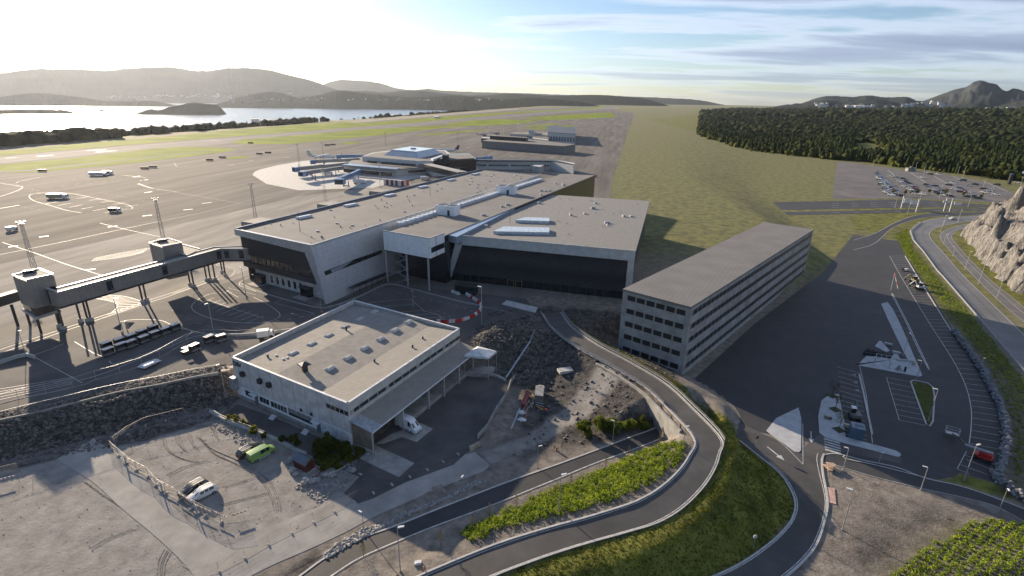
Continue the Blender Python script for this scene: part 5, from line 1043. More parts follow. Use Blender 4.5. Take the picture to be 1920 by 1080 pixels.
# boarding bridge leaving the picture on the left
def jet_bridge(label, cab, root, zc2, col, body, wcab=4.6, num=None, hlen=None, group=None, face=None):
    """cab and root are ground-projected ends of the tunnel at floor height zc2"""
    t_ = thing('jet_bridge', label, 'boarding bridge', V3(cab, 4), 0, group); d = (root-cab); L = d.length; d.normalize(); n = Vector((-d.y, d.x, 0))
    mid = cab+d*L*.5; m_ = MB(); m_.slab(cab+n*1.5, mid+n*1.5, mid+n*1.5+zt*2.9, cab+n*1.5+zt*2.9, 3.0); part('tunnel', m_, body, t_)
    m_ = MB(); m_.slab(mid+n*1.25-zt*.1, root+n*1.25, root+n*1.25+zt*2.6, mid+n*1.25+zt*2.6, 2.5); part('tunnel', m_, body, t_)
    m_ = MB(); m_.box(cab-d*1.6+zt*1.5, (wcab*.9, wcab, 3.5), atan2(d.y, d.x)); cb = part('cab', m_, col, t_)
    m_ = MB(); m_.box(cab-d*(1.6+wcab*.46)+zt*1.6, (.2, wcab*.8, 2.2), atan2(d.y, d.x)); part('cab_window', m_, WINDOW, cb)
    lp = cab+d*L*.2; m_ = MB(); m_.beam(V3(lp+n*1.6, 4.7), lp+n*1.6, .5); m_.beam(V3(lp-n*1.6, 4.7), lp-n*1.6, .5); m_.beam(V3(lp+n*2, 4.7), V3(lp-n*2, 4.7), .5, .6); sp = part('support', m_, col, t_)
    m_ = MB(); [m_.cyl(V3(lp+n*k-d*.3, 4.5), V3(lp+n*(k+.4*(1 if k > 0 else -1))-d*.3, 4.5), .5, .5, 10) for k in (-1.8, 1.8)]; parts('wheel', m_, BLACK, sp)
    for k in (.75,): q = cab+d*L*k; m_ = MB(); m_.cyl(V3(q, 4), q, .35, .35, 8); part('column', m_, col, t_)
    for s in (-.8, .8): q = cab+n*s+d*1.0; m_ = MB(); m_.cyl(q+zt*2.9, q+zt*5.2, .12, .12, 6); part('lamp_post', m_, col, t_)
    if num:
        ff = FW(cab-d*1.6-n*wcab/2, cab-d*1.6+n*wcab/2); 
        p = cab-d*1.6-n*(wcab/2+.06)+zt*.5-d*wcab*.42; nn_ = -n
        if (CAM-p).dot(nn_) > 0: text('number', num, 2.9, p, d, (0, 0, 1), mat('white_letters', (.75, .75, .75)), cb, .03)
        else: text('number', num, 2.9, cab-d*1.6+n*(wcab/2+.06)+zt*.5+d*wcab*.42, -d, (0, 0, 1), mat('white_letters', (.75, .75, .75)), cb, .03)
    return t_
BLUE = mat('bridge_blue', (.08, .16, .30), .45, var=.08); GREYB = mat('bridge_grey', (.22, .22, .215), .5, var=.08)
jet_bridge('dark boarding bridge leaving the left gate tower at the edge of the photo', G(-45, 592, 9.5), G(42, 565, 10.5), 9.5, DARKM, DARKM)
gj = 'boarding bridges of the old terminal'
z5t = lambda x, y: (540+x/7.385, 260+y/7.385)
jet_bridge('blue boarding bridge numbered 22 beside the old terminal', G(*z5t(735, 618), 8), G(*z5t(1040, 470), 8.2), 8, BLUE, BLUE, 6.0, '22', group=gj)
jet_bridge('grey boarding bridge with blue cab numbered 21', G(*z5t(235, 512), 8), G(*z5t(790, 425), 8.5), 8, BLUE, GREYB, 5.2, '21', group=gj)
jet_bridge('grey boarding bridge behind bridge 21, cab furthest to the left', G(*z5t(140, 450), 8), G(*z5t(860, 372), 8.5), 8, BLUE, GREYB, 4.6, None, group=gj)
jet_bridge('grey boarding bridge nearest the parked turboprop', G(*z5t(370, 345), 8), G(*z5t(1000, 310), 8.5), 8, BLUE, GREYB, 4.6, None, group=gj)
jet_bridge('blue boarding bridge behind the left corner of the old terminal', G(*z5t(730, 272), 8), G(*z5t(1150, 262), 8.5), 8, BLUE, BLUE, 4.6, None, group=gj)
jet_bridge('blue boarding bridge to the right behind the old terminal roof', G(*Zm(780, 220, 6.857, [(920, 540)])[0], 8), G(*Zm(780, 220, 6.857, [(760, 545)])[0], 8.5), 8, BLUE, BLUE, 5.5, None, group=gj)
# ------------------------------------------------------------ old terminal
ot = thing('old_terminal', 'old white terminal with glass pyramid roof and ring of low wings', 'building', G(780, 330, 4))
OW = lined('old_terminal_white', (.6, .59, .56), (.3, .3, .29), 1.2, .05, (1, 0, 0), rough=.7, var=.06, second=((0, 0, 1), 1.1, .05))
def pb(name, pxs, z0, z1, m, parent, cat=None): m_ = MB(); m_.prism([tuple(G(*p, z1)[:2]) for p in pxs], z0, z1); return part(name, m_, m, parent)
OR = mat('old_roof', (.13, .125, .118), .9, var=.1, scale=.1)
low = [(643, 309.5), (742, 317), (800, 313), (812, 318), (850, 316), (895, 309), (880, 292), (800, 286), (730, 286), (668, 296)]
pb('lower_storey', low, 4, 9.6, OW, ot); pb('lower_roof', low, 9.6, 9.9, OR, ot)
up = [(679, 293), (780, 301), (812, 301), (850, 292), (835, 282), (760, 279), (700, 286)]
pb('upper_storey', up, 9.9, 14.4, OW, ot); pb('upper_roof', [(683, 292.6), (780, 300), (809, 300), (846, 292), (833, 283), (760, 280.5), (703, 286.5)], 14.4, 14.55, OR, ot)
py0 = [G(*p, 14.6) for p in ((719, 291), (784, 297), (829, 287.5), (768, 282))]; cpy = sum(py0, Vector())/4
top_ = [V3(cpy+(p-cpy)*.72, 19.0) for p in py0]; m_ = MB(); m_.add(py0+top_, [[0, 1, 5, 4], [1, 2, 6, 5], [2, 3, 7, 6], [3, 0, 4, 7], [4, 5, 6, 7], [3, 2, 1, 0]]); part('glass_roof', m_, lined('pyramid_glass', (.30, .36, .42), (.16, .2, .24), 1.6, .15, (1, 0, 0), rough=.2, metal=.3, second=((0, 0, 1), 1.2, .12)), ot)
m_ = MB(); m_.prism([tuple(V3(cpy+(p-cpy)*.715, 0)[:2]) for p in py0], 18.9, 19.35); part('skylight_top', m_, mat('rooflight_glass', (.5, .56, .6), .2), ot)
m_ = MB(); m_.box(cpy+zt*5.2, (5, 1.6, 1.2), .1); part('roof_unit', m_, STEEL, ot)
for (a, b, z0, z1, n, z_) in (((690, 302.5), (779, 309.5), 11.2, 12.6, 34, 14.4), ((784, 309), (810, 309), 11.2, 12.6, 9, 14.4), ((765, 322), (798, 319.5), 6.2, 7.8, 7, 9.6)):
    pa = G(*a, (z0+z1)/2); pc = G(*b, (z0+z1)/2)
    f = FW(pa, pc, Vector((0, -1, 0)))
    for k in range(n): m_ = MB(); u = (k+.5)*f.L/n; f.rect(m_, u-f.L/n*.33, u+f.L/n*.33, z0, z1, 1.0, 1.4); part('window', m_, WINDOW, ot)
f = FW(G(645, 318, 8), G(735, 326, 8), Vector((0, -1, 0))); 
for k in range(18): m_ = MB(); u = (k+.5)*f.L/18; f.rect(m_, u-f.L/40, u+f.L/40, 6.2, 9.1, .8, 1.0); part('window', m_, glass('dark_glass'), ot)
m_ = MB(); m_.prism([tuple(G(*p, 10.4)[:2]) for p in ((641, 309), (743, 317.5), (750, 315), (650, 306))], 10.1, 10.5); part('metal_roof', m_, mat('blue_metal_pale', (.3, .36, .43), .35, .5), ot)
pb('dark_glass_block', [(810, 298), (845, 302), (893, 298), (880, 288), (835, 288)], 4, 15.5, glass('dark_glass'), ot)
pb('dark_roof', [(812, 296), (845, 299), (890, 296.5), (880, 289), (838, 289)], 15.5, 16.4, OR, ot); pb('plant_room', [(829, 291), (841, 291.5), (842, 288.5), (831, 288)], 15.5, 19.5, DARKM, ot)
pb('white_trim', [(808, 297), (838, 287), (841, 288), (812, 299)], 15.4, 16.9, WHITEM, ot)
nw = thing('terminal_wing', 'long low white wing to the right of the old terminal', 'building', G(960, 318, 4))
wg = [(893, 301.5), (1032, 303), (1075, 310), (1078, 306), (1040, 299), (893, 298.5)]
pb('wall', wg, 4, 11.5, OW, nw); pb('wing_roof', [(893, 300), (1035, 301.5), (1076, 308), (1040, 299), (893, 298.3)], 11.5, 12.4, DARKM, nw)
f = FW(G(893, 309, 9), G(1030, 310, 9), Vector((0, -1, 0)))
for k in range(30):
    if k % 9 == 4: continue
    m_ = MB(); u = (k+.5)*f.L/30; f.rect(m_, u-.8, u+.8, 8.0, 9.4, .8, 1.2); part('window', m_, WINDOW, nw)
pb('porch', [(998, 311), (1013, 313), (1024, 307), (1008, 306)], 4, 9.5, CONCL, nw)
sb = thing('sky_bridge', 'grey enclosed bridge from the old terminal to the pier roof', 'bridge', G(830, 330, 9)); a0, b0_ = G(802, 313, 12), G(868, 329, 13)
m_ = MB(); m_.beam(a0, b0_, 6.5, 4); part('bridge_body', m_, glass('dark_glass'), sb); m_ = MB(); m_.beam(a0+zt*2.3, b0_+zt*2.3, 7, .5); part('bridge_roof', m_, lined('bridge_roof', (.3, .29, .27), (.2, .19, .18), 2.2, .25, tuple((b0_-a0).normalized().cross(zt)), rough=.7), sb)
# ------------------------------------------------------------ far halls on the apron
def simple(name, label, pxs, z0, z1, m, mr=None, cat='building', win=None):
    base = [G(*p, z1) for p in pxs]; t_ = thing(name, label, cat, V3(sum(base, Vector())/len(base), z0)); m_ = MB(); m_.prism([tuple(p[:2]) for p in base], z0, z1); part('wall', m_, m, t_)
    c = sum(base, Vector())/len(base); m_ = MB(); m_.prism([tuple((c+(p-c)*1.01)[:2]) for p in base], z1, z1+.4); part('roof', m_, mr or OR, t_)
    if win:
        f = FW(base[0], base[1]); f.n = -f.n if f.n.y > 0 else f.n
        for k in range(win[0]): m_ = MB(); u = (k+.5)*f.L/win[0]; f.rect(m_, u-f.L/win[0]*.35, u+f.L/win[0]*.35, win[1], win[2], .1, .15); part('window' if win[2]-win[1] < 3 else 'hangar_door', m_, WINDOW if win[2]-win[1] < 3 else mat('door_grey2', (.2, .2, .2)), t_)
    return t_
zh = lambda *p: Zm(780, 220, 6.857, p)
GREYW = mat('grey_cladding', (.17, .17, .17), .6, var=.08); WHW = mat('white_cladding', (.55, .55, .54), .6, var=.06)
simple('hangar', 'long dark flat-roofed hangar behind the old terminal apron', zh((850, 305), (1900, 375), (2050, 350), (1440, 285), (1000, 268)), 4, 13, GREYW, win=(16, 5, 10))
simple('office_building', 'dark upper storey on the left end of the long hangar', zh((950, 240), (1420, 268), (1440, 258), (970, 230)), 13.4, 17.5, DARKM, OR, win=(12, 14.4, 16.4))
simple('control_annex', 'low dark building at the left tip of the long hangar', zh((838, 268), (945, 275), (950, 262), (850, 257)), 4, 10, DARKM, WHW)
simple('hangar', 'pale long low hall behind the dark hangar', zh((1210, 215), (1700, 235), (1740, 205), (1260, 190)), 4, 13, WHW, OR, win=(14, 9, 11))
simple('hangar', 'tall white hangar with a dark roof, rightmost of the far halls', zh((1690, 195), (2050, 215), (2050, 130), (1690, 110)), 4, 18, WHW, DARKM, win=(10, 7, 13))
simple('workshop', 'white workshop with a stubby tower before the tall white hangar', zh((1500, 250), (1700, 275), (1770, 205), (1560, 190)), 4, 11, WHW, OR, win=(6, 6, 8.5))
simple('control_tower', 'small white tower with masts behind the dark hangar', zh((1447, 175), (1520, 178), (1525, 160), (1455, 158)), 4, 18, WHW, DARKM, cat='tower')
for k, (x, y, w_x, h_, l_) in enumerate(((989, 128, 4, 6, 'white cube-shaped hut beyond the runway'),)):
    px, py = 540+x/3.5556, 180+y/3.5556; simple('hut', l_, [(px-4, py+3), (px+4, py+3), (px+4, py+1.5), (px-4, py+1.5)], 0, 8, WHW, WHW, cat='hut')
for (px, py, w_x, lab) in ((478, 222, 7, 'white house among the shore trees, left of the grey hall'), (506, 224, 16, 'long pale hall by the shore trees'), (385, 229, 7, 'grey-roofed house half hidden by shore trees'), (353, 233, 6, 'small grey house behind the shore trees')):
    simple('house', lab, [(px-w_x, py+2), (px+w_x, py+1.5), (px+w_x, py), (px-w_x, py+.5)], -6, 6, WHW, mat('house_roof', (.2, .2, .2), .7), cat='house')
# petrol station on the right and the small hut in the car park
zg = lambda *p: Zm(1630, 290, 6.62, p)
ps = thing('petrol_station', 'petrol station with a flat pale canopy at the wood edge', 'petrol station', G(1905, 336, 0))
cp_ = [G(*p, 6) for p in zg((1685, 205), (1990, 250), (1990, 220), (1680, 186))]; m_ = MB(); m_.prism([tuple(p[:2]) for p in cp_], 5.2, 6.2); part('station_canopy', m_, mat('canopy_pale_blue', (.5, .56, .62), .5), ps)
for p in zg((1710, 215), (1830, 235), (1950, 250), (1750, 205)): q = G(*p, 5.2); m_ = MB(); m_.cyl(V3(q, 0), q, .4, .4, 8); part('column', m_, CONCL, ps)
bs_ = [G(*p, 4) for p in zg((1740, 245), (1990, 275), (1990, 240), (1760, 220))]; m_ = MB(); m_.prism([tuple(p[:2]) for p in bs_], 0, 4); part('shop', m_, glass('dark_glass'), ps)
p = G(*zg((1730, 368))[0], 0); m_ = MB(); m_.box(p+zt*4.5, (3.6, 1.2, 9), .3); sg = thing('price_sign', 'tall dark sign slab at the right end of the far car park', 'sign', p); part('sign_panel', m_, DARKM, sg); m_ = MB(); m_.box(p+zt*9.1, (3.8, 1.4, .25), .3); part('sign_cap', m_, BLUE, sg)
p = G(*zg((508, 205))[0], 0); sg = thing('toll_hut', 'small grey hut at the back edge of the far car park', 'hut', p); m_ = MB(); m_.box(p+zt*1.6, (9, 4, 3.2), .1); part('wall', m_, CONC, sg); m_ = MB(); m_.box(p+zt*3.4, (9.6, 4.6, .4), .1); m_.box(p+zt*4.2, (2, 2, 1.6), .1); part('roof', m_, OR, sg)
# ------------------------------------------------------------ boxes at the pier's apron side
for (x, y, l_) in ((205, 365, 'nearest'), (640, 262, 'middle'), (940, 185, 'furthest')):
    c = G(420+x/3.2, 300+y/3.2, 17); c = c; t_ = thing('gate_block', 'dark box-shaped gate block on the far side of the pier roof, the %s of three' % l_, 'gate block', V3(c, 4)); a = atan2(Vd.y, Vd.x)
    m_ = MB(); m_.box(V3(c, 12), (9.5, 8, 10), a); part('gate_box', m_, WALK, t_); m_ = MB(); m_.box(V3(c, 17.1), (9.2, 7.6, .25), a); part('roof', m_, WALKROOF, t_)
# ------------------------------------------------------------ lattice floodlight masts
def mast_proto():
    t_ = local('floodlight_mast', 'tall steel lattice floodlight mast', 'mast', 'floodlight masts along the aircraft apron')
    H = 17.5; m_ = MB(); r0, r1 = .9, .45
    cs = [(cos(k*pi/2+pi/4), sin(k*pi/2+pi/4)) for k in range(4)]
    for k in range(4):
        m_.beam((cs[k][0]*r0, cs[k][1]*r0, 0), (cs[k][0]*r1, cs[k][1]*r1, H), .1)
        for j in range(10):
            za, zb_ = H*j/10, H*(j+1)/10; ra_, rb_ = r0+(r1-r0)*j/10, r0+(r1-r0)*(j+1)/10; n_ = (k+1) % 4; a, b = (k, n_) if j % 2 == 0 else (n_, k)
            m_.beam((cs[a][0]*ra_, cs[a][1]*ra_, za), (cs[b][0]*rb_, cs[b][1]*rb_, zb_), .06)
    part('lattice', m_, mat('mast_steel', (.28, .27, .26), .5, .5), t_)
    m_ = MB(); m_.box((0, 0, H), (2.6, .15, .15)); m_.box((0, 0, H), (.15, 2.6, .15)); m_.box((0, 0, H-.3), (1.5, 1.5, .08)); pf = part('platform', m_, mat('mast_steel', (.28, .27, .26)), t_)
    m_ = MB()
    for k in range(6): a = k*pi/3; m_.box((1.25*cos(a), 1.25*sin(a), H+.35), (.3, .55, .45), a)
    parts('floodlight', m_, STEEL, pf); return t_
MAST = mast_proto(); first = True
MB_ = [(65, 505, 416, 'left of the far-left gate tower'), (306, 446, 372, 'just behind the second gate tower'), (479, 408, 344, 'behind the near corner of the pier roof'), (610.5, 376, 319, 'behind the middle of the pier roof'), (714, 353, 305, 'by the red and white panels'),
    (562, 314, 270, 'left of the parked turboprop'), (606, 292.5, 266, 'right behind the turboprop'), (723, 273, 248, 'behind the glass pyramid'), (858, 285, 249, 'right of the parked jet'), (918, 247, 231, 'behind the two helicopters'), (944, 252, 234, 'over the left part of the dark hangar'), (971, 245, 228, 'over the pale hall behind the dark hangar')]
for px, by, ty, l_ in MB_:
    p = G(px, by, 4); o = MAST if first else dup(MAST, p); lo_, hi_ = 5, 60
    for _ in range(30):
        m = (lo_+hi_)/2; v = p+zt*m-CAM; yy = 540-FPX*v.dot(U_)/v.dot(F_)
        if yy > ty: lo_ = m
        else: hi_ = m
    put(o, p, .3, 'steel lattice floodlight mast '+l_, scale=(1.0, 1.0, max(.8, min(1.4, lo_/17.9)))) ; first = False
# ------------------------------------------------------------ aircraft and helicopters
def tubeloft(st, n=12):
    m_ = MB(); vs = []
    for x, ry, rz_, zc0 in st: vs += [(x, ry*cos(2*pi*k/n), zc0+rz_*sin(2*pi*k/n)) for k in range(n)]
    fs = [[i*n+k, i*n+(k+1) % n, (i+1)*n+(k+1) % n, (i+1)*n+k] for i in range(len(st)-1) for k in range(n)]; m_.add(vs, [f[::-1] for f in fs]); return m_
def wing(r0, r1, c0, c1, sw, z0, z1, th_=.3, y0=0): 
    m_ = MB(); V = [(r0, y0, z0), (r0-c0, y0, z0), (r0-sw-c1, r1, z1), (r0-sw, r1, z1)]; T_ = [(x, y, z+th_) for x, y, z in V]; m_.add(V+T_, [[0, 1, 2, 3], [7, 6, 5, 4], [0, 4, 5, 1], [1, 5, 6, 2], [2, 6, 7, 3], [3, 7, 4, 0]]); return m_
AWH = mat('aircraft_white', (.62, .63, .64), .35, var=.03)
def aeroplane(label, p, rz, tail, jet):
    t_ = local('aeroplane', label, 'aeroplane'); L = 30.0
    part('fuselage', tubeloft([(15, .05, .05, 2.8), (14.2, .8, .7, 2.9), (12.5, 1.35, 1.4, 3.1), (9, 1.5, 1.6, 3.2), (-6, 1.5, 1.6, 3.2), (-11, .9, .9, 3.7), (-15, .15, .2, 4.2)]), AWH, t_, True)
    zw_ = 2.6 if jet else 4.7
    for s in (1, -1):
        m_ = wing(3 if jet else 2.2, s*14, 4.5 if jet else 2.8, 1.3, 6 if jet else .6, zw_, zw_+(.8 if jet else 0)); part('wing', m_, AWH, t_)
        m_ = MB(); y = s*4.6; m_.cyl((4.2, y, zw_-(.9 if jet else .2)), (.6, y, zw_-(.9 if jet else .2)), .75, .65, 10); e_o = part('engine', m_, STEEL if jet else AWH, t_)
        if not jet: m_ = MB(); m_.box((4.35, y, zw_-.2), (.08, .3, 3.6)); m_.box((4.35, y, zw_-.2), (.08, 3.6, .3)); part('propeller', m_, DARKM, e_o)
        m_ = wing(-11.5 if jet else -12.2, s*4.6, 2.2, 1.0, 1.6, 4.2 if jet else 9.0, 4.4 if jet else 9.0, .2); part('tailplane', m_, AWH, t_)
    m_ = MB(); V = [(-9.5, 0, 4.4), (-14.6, 0, 4.4), (-15.6, 0, 9.4), (-13.2, 0, 9.4)]; m_.add([(x, -.15, z) for x, y, z in V]+[(x, .15, z) for x, y, z in V], [[0, 1, 2, 3], [7, 6, 5, 4], [0, 4, 5, 1], [1, 5, 6, 2], [2, 6, 7, 3], [3, 7, 4, 0]]); part('fin', m_, tail, t_)
    m_ = MB(); m_.cyl((11, 0, 1.9), (11, 0, .4), .12); m_.cyl((11, -.25, .4), (11, .25, .4), .4, .4, 10); part('nose_gear', m_, BLACK, t_)
    for s in (1, -1): m_ = MB(); m_.cyl((-.5, s*2.2, zw_), (-.5, s*2.2, .5), .14); m_.cyl((-.5, s*1.9, .5), (-.5, s*2.5, .5), .5, .5, 10); part('main_gear', m_, BLACK, t_)
    m_ = MB(); m_.box((13.0, 0, 3.75), (.9, 1.9, .5)); part('cockpit_window', m_, WINDOW, t_)
    put(t_, p, rz); return t_
aeroplane('white turboprop aeroplane with a T-tail parked by the far boarding bridges', G(604, 300, 4), -.12, mat('tail_green_white', (.5, .6, .55), .4), False)
aeroplane('white jet with a dark tail fin parked behind the old terminal roof', G(838, 287, 4), 2.9, mat('tail_dark', (.04, .04, .09), .4), True)
def helicopter(label, p, rz, col):
    t_ = local('helicopter', label, 'helicopter', 'helicopters by the dark hangar')
    part('fuselage', tubeloft([(6, .1, .1, 1.8), (5, 1.0, .9, 1.9), (3, 1.3, 1.4, 2.2), (-2, 1.3, 1.3, 2.3), (-4, .6, .6, 2.9), (-11, .25, .3, 3.3)]), col, t_, True)
    m_ = MB(); [m_.box((1, 0, 4.1), (15, .35, .06), k*pi/4+.3) for k in range(4)]; part('rotor', m_, DARKM, t_)
    m_ = MB(); m_.box((-11, 0, 4.3), (1.2, .15, 2.4), 0); m_.box((-11, 0, 4.9), (.8, 3, .1)); part('tail_fin', m_, col, t_); m_ = MB(); m_.cyl((1, 0, 3.4), (1, 0, 4.2), .3); part('rotor_mast', m_, DARKM, t_)
    for s in (1, -1): m_ = MB(); m_.cyl((0, s*1.4, .45), (0, s*1.7, .45), .45, .45, 8); part('wheel', m_, BLACK, t_)
    m_ = MB(); m_.box((4.6, 0, 2.3), (1.2, 1.5, .8)); part('windscreen', m_, WINDOW, t_); put(t_, p, rz)
HB_ = mat('heli_blue', (.12, .16, .22), .4)
helicopter('dark blue helicopter parked left behind the dark hangar roof', G(907, 256, 4), .2, HB_); helicopter('dark blue helicopter parked right behind the dark hangar roof', G(931, 253, 4), .1, HB_); helicopter('pale helicopter parked in front of the dark hangar doors', G(942, 273, 4), .4, mat('heli_grey', (.35, .37, .4), .4))
zA = lambda p: Zm(0, 0, 3, p)
zB = lambda p: Zm(540, 180, 3.5556, p)
zC = lambda p: Zm(0, 240, 6.4, p)
# ============================================================ VEHICLES
TYRE = mat('tyre', (.018, .018, .018), .85, var=.05); RIM = mat('rim', (.35, .35, .36), .35, .7, var=.05)
LAMPR = mat('tail_lamp', (.45, .02, .015), .3, var=.05); LAMPW = mat('head_lamp', (.6, .6, .6), .15, var=.05); CGL = glass('car_glass', (.02, .025, .03), .05)
def paint(name, col, metal=.0): return mat('paint_'+name, col, .28, metal, var=.03, scale=.5, coat=.6)
def motor(name, label, cat, col, L, W, H, prof, p, rz, group=None, wheels=(.3, -.31), wr=.33, extra=None, floor=.22):
    """prof: stations (x, belt z, top z, top half width, kind) from the rear to the front; kind g = glazed side, p = panelled"""
    t_ = local(name, label, cat, group); m_ = MB(); S = []
    for x, zb_, ztp, hw, wf, k in prof:
        w = W/2*wf; S.append([(x, w*.86, floor), (x, w, floor+.18), (x, w*1.0, (zb_+floor)/2+.05), (x, w*.965, zb_), (x, hw, ztp), (x, 0, ztp+.035)])
    vs = []; n = 11
    for s in S: vs += [(a, b, c) for a, b, c in s]+[(a, -b, c) for a, b, c in s[-2::-1]]
    fs = []
    for i in range(len(S)-1): fs += [[i*n+k, i*n+k+1, (i+1)*n+k+1, (i+1)*n+k] for k in range(n-1)]+[[i*n+n-1, i*n, (i+1)*n, (i+1)*n+n-1]]
    fs += [list(range(n))[::-1], list(range((len(S)-1)*n, len(S)*n))]; m_.add(vs, [f[::-1] for f in fs])
    b = part('body', m_, col, t_, True, bevel=0); md = b.modifiers.new('edge', 'EDGE_SPLIT'); md.split_angle = radians(35)
    # windows
    def win(nm, q, gap=.09):
        q = [Vector(v) for v in q]; c = sum(q, Vector())/4; nrm = (q[1]-q[0]).cross(q[3]-q[0]).normalized(); 
        if nrm.dot(c-Vector((0, 0, .6))) < 0: nrm = -nrm
        q = [v+(c-v).normalized()*gap*1.2+nrm*.014 for v in q]; w_ = MB(); w_.add(q, [[0, 1, 2, 3]]); w_.add([v-nrm*.01 for v in q], [[3, 2, 1, 0]]); part(nm, w_, CGL, t_)
    for i in range(len(S)-1):
        a, c_ = S[i], S[i+1]; k = prof[i][5]
        if k in 'gs':
            for s in (1, -1): win('side_window', [(a[3][0], s*a[3][1], a[3][2]), (c_[3][0], s*c_[3][1], c_[3][2]), (c_[4][0], s*c_[4][1], c_[4][2]), (a[4][0], s*a[4][1], a[4][2])], .07)
        if k in 'wr': win('windscreen' if k == 'w' else 'rear_window', [(a[4][0], a[4][1], a[4][2]), (c_[4][0], c_[4][1]*1.0, c_[4][2]), (c_[4][0], -c_[4][1], c_[4][2]), (a[4][0], -a[4][1], a[4][2])], .09)
    for wx in wheels:
        for s in (1, -1):
            m_ = MB(); m_.cyl((wx*L, s*(W/2-.2), wr), (wx*L, s*(W/2+.015), wr), wr, wr, 18); w_ = part('wheel', m_, TYRE, t_); m_ = MB(); m_.cyl((wx*L, s*(W/2+.0), wr), (wx*L, s*(W/2+.03), wr), wr*.62, wr*.55, 12); part('rim', m_, RIM, w_)
    xr, xf = prof[0][0], prof[-1][0]; zr_, zf = prof[0][1], prof[-1][1]
    for s in (1, -1):
        m_ = MB(); m_.box((xr+.03, s*W*.40, zr_-.1), (.12, .2, .3)); part('tail_light', m_, LAMPR, t_); m_ = MB(); m_.box((xf-.1, s*W*.36, zf-.12), (.22, .34, .14)); part('headlight', m_, LAMPW, t_)
        m_ = MB(); m_.box((L*.16, s*(W/2+.1), prof[len(prof)//2][1]+.06), (.14, .22, .14)); part('wing_mirror', m_, col, t_)
    m_ = MB(); m_.box((xf-.03, 0, floor+.2), (.14, W*.8, .2)); part('bumper', m_, BLACK, t_); m_ = MB(); m_.box((xr+.03, 0, floor+.2), (.12, W*.8, .2)); part('bumper', m_, BLACK, t_)
    if extra: extra(t_, L, W, H)
    return put(t_, p, rz)
def estate(L=4.7, W=1.84, H=1.5, suv=0):
    h = H; b = .92+suv*.12; w = W/2
    return [(-L/2, .75, .8, w*.7, .9, 'r0'), (-L/2+.12, b, b+.02, w*.8, .97, 'r'), (-L/2+.62, b, h-.06, w*.68, 1, 'g'), (-L/2+1.5, b, h, w*.74, 1, 'g'), (-.1, b, h, w*.75, 1, 'g'), (.62, b-.01, h-.1, w*.7, 1, 'w'), (1.28+.05*suv, b-.02, b+.04, w*.82, 1, 'n'), (L/2-.35, b-.17, b-.1, w*.72, .95, 'n'), (L/2, b-.36, b-.33, w*.6, .82, 'n')]
def pv(L, W, H): w = W/2; return [(-L/2, .95, 1.0, w*.8, .95, 'n'), (-L/2+.05, 1.15, H-.08, w*.84, 1, 'p'), (-L/2+.5, 1.15, H, w*.84, 1, 'p'), (-.75, 1.15, H, w*.84, 1, 'g'), (.35, 1.15, H, w*.84, 1, 'g'), (1.15, 1.13, H-.12, w*.78, 1, 'w'), (L/2-.85, 1.08, 1.16, w*.84, 1, 'n'), (L/2-.2, .92, .98, w*.75, .95, 'n'), (L/2, .6, .65, w*.62, .85, 'n')]
def hd_(p, q, z=0): a = G(*p, z); b = G(*q, z); return atan2(b.y-a.y, b.x-a.x)
zq = lambda *p: Zm(320, 820, 7.7136, p)
# dark estate and white car, noses towards lower left
def roofrails(t_, L, W, H): 
    for s in (1, -1): m_ = MB(); m_.beam((-1.6, s*.6, H+.06), (.2, s*.6, H+.06), .05); part('roof_rail', m_, STEEL, t_)
a, b = zq((505, 700), (200, 860)); p = (G(*a)+G(*b))/2; motor('parked_car', 'dark grey estate car parked on the gravel beside the white car', 'car', paint('dark_grey', (.05, .048, .045), .4), 4.75, 1.85, 1.48, estate(4.75, 1.85, 1.48), G(*zq((335, 770))[0]), hd_(*zq((520, 690), (205, 865))), extra=roofrails)
motor('parked_car', 'white crossover car parked on the gravel beside the dark estate', 'car', paint('white', (.62, .62, .6)), 4.6, 1.85, 1.62, estate(4.6, 1.85, 1.62, 1), G(*zq((470, 850))[0]), hd_(*zq((620, 800), (320, 950))), extra=roofrails)
def stripes(t_, L, W, H):
    m_ = MB()
    for k in range(14): m_.box((-L*.42+k*.3, -W/2-.012, .78+(.14 if k % 2 else 0)), (.16, .02, .14))
    for k in range(14): m_.box((-L*.42+k*.3, W/2+.012, .78+(.14 if k % 2 else 0)), (.16, .02, .14))
    part('checker_band', m_, mat('checker_yellow', (.6, .7, .08), .4), t_); m_ = MB(); m_.box((0, -W/2-.02, .32), (2.4, .05, .09)); part('side_step', m_, WHITEM, t_)
motor('parked_van', 'bright green van with a checker band on its side, parked on the gravel', 'van', paint('green', (.2, .34, .1)), 5.1, 1.95, 1.97, pv(5.1, 1.95, 1.97), G(*zq((1325, 270))[0]), hd_(*zq((1230, 365), (1490, 225))), extra=stripes)
motor('parked_car', 'dark people carrier with a shiny roof parked behind the green van', 'car', paint('black', (.025, .027, .03), .3), 4.7, 1.85, 1.6, estate(4.7, 1.85, 1.6, 1), G(*zq((1150, 225))[0]), hd_(*zq((1060, 300), (1320, 165))), extra=roofrails)
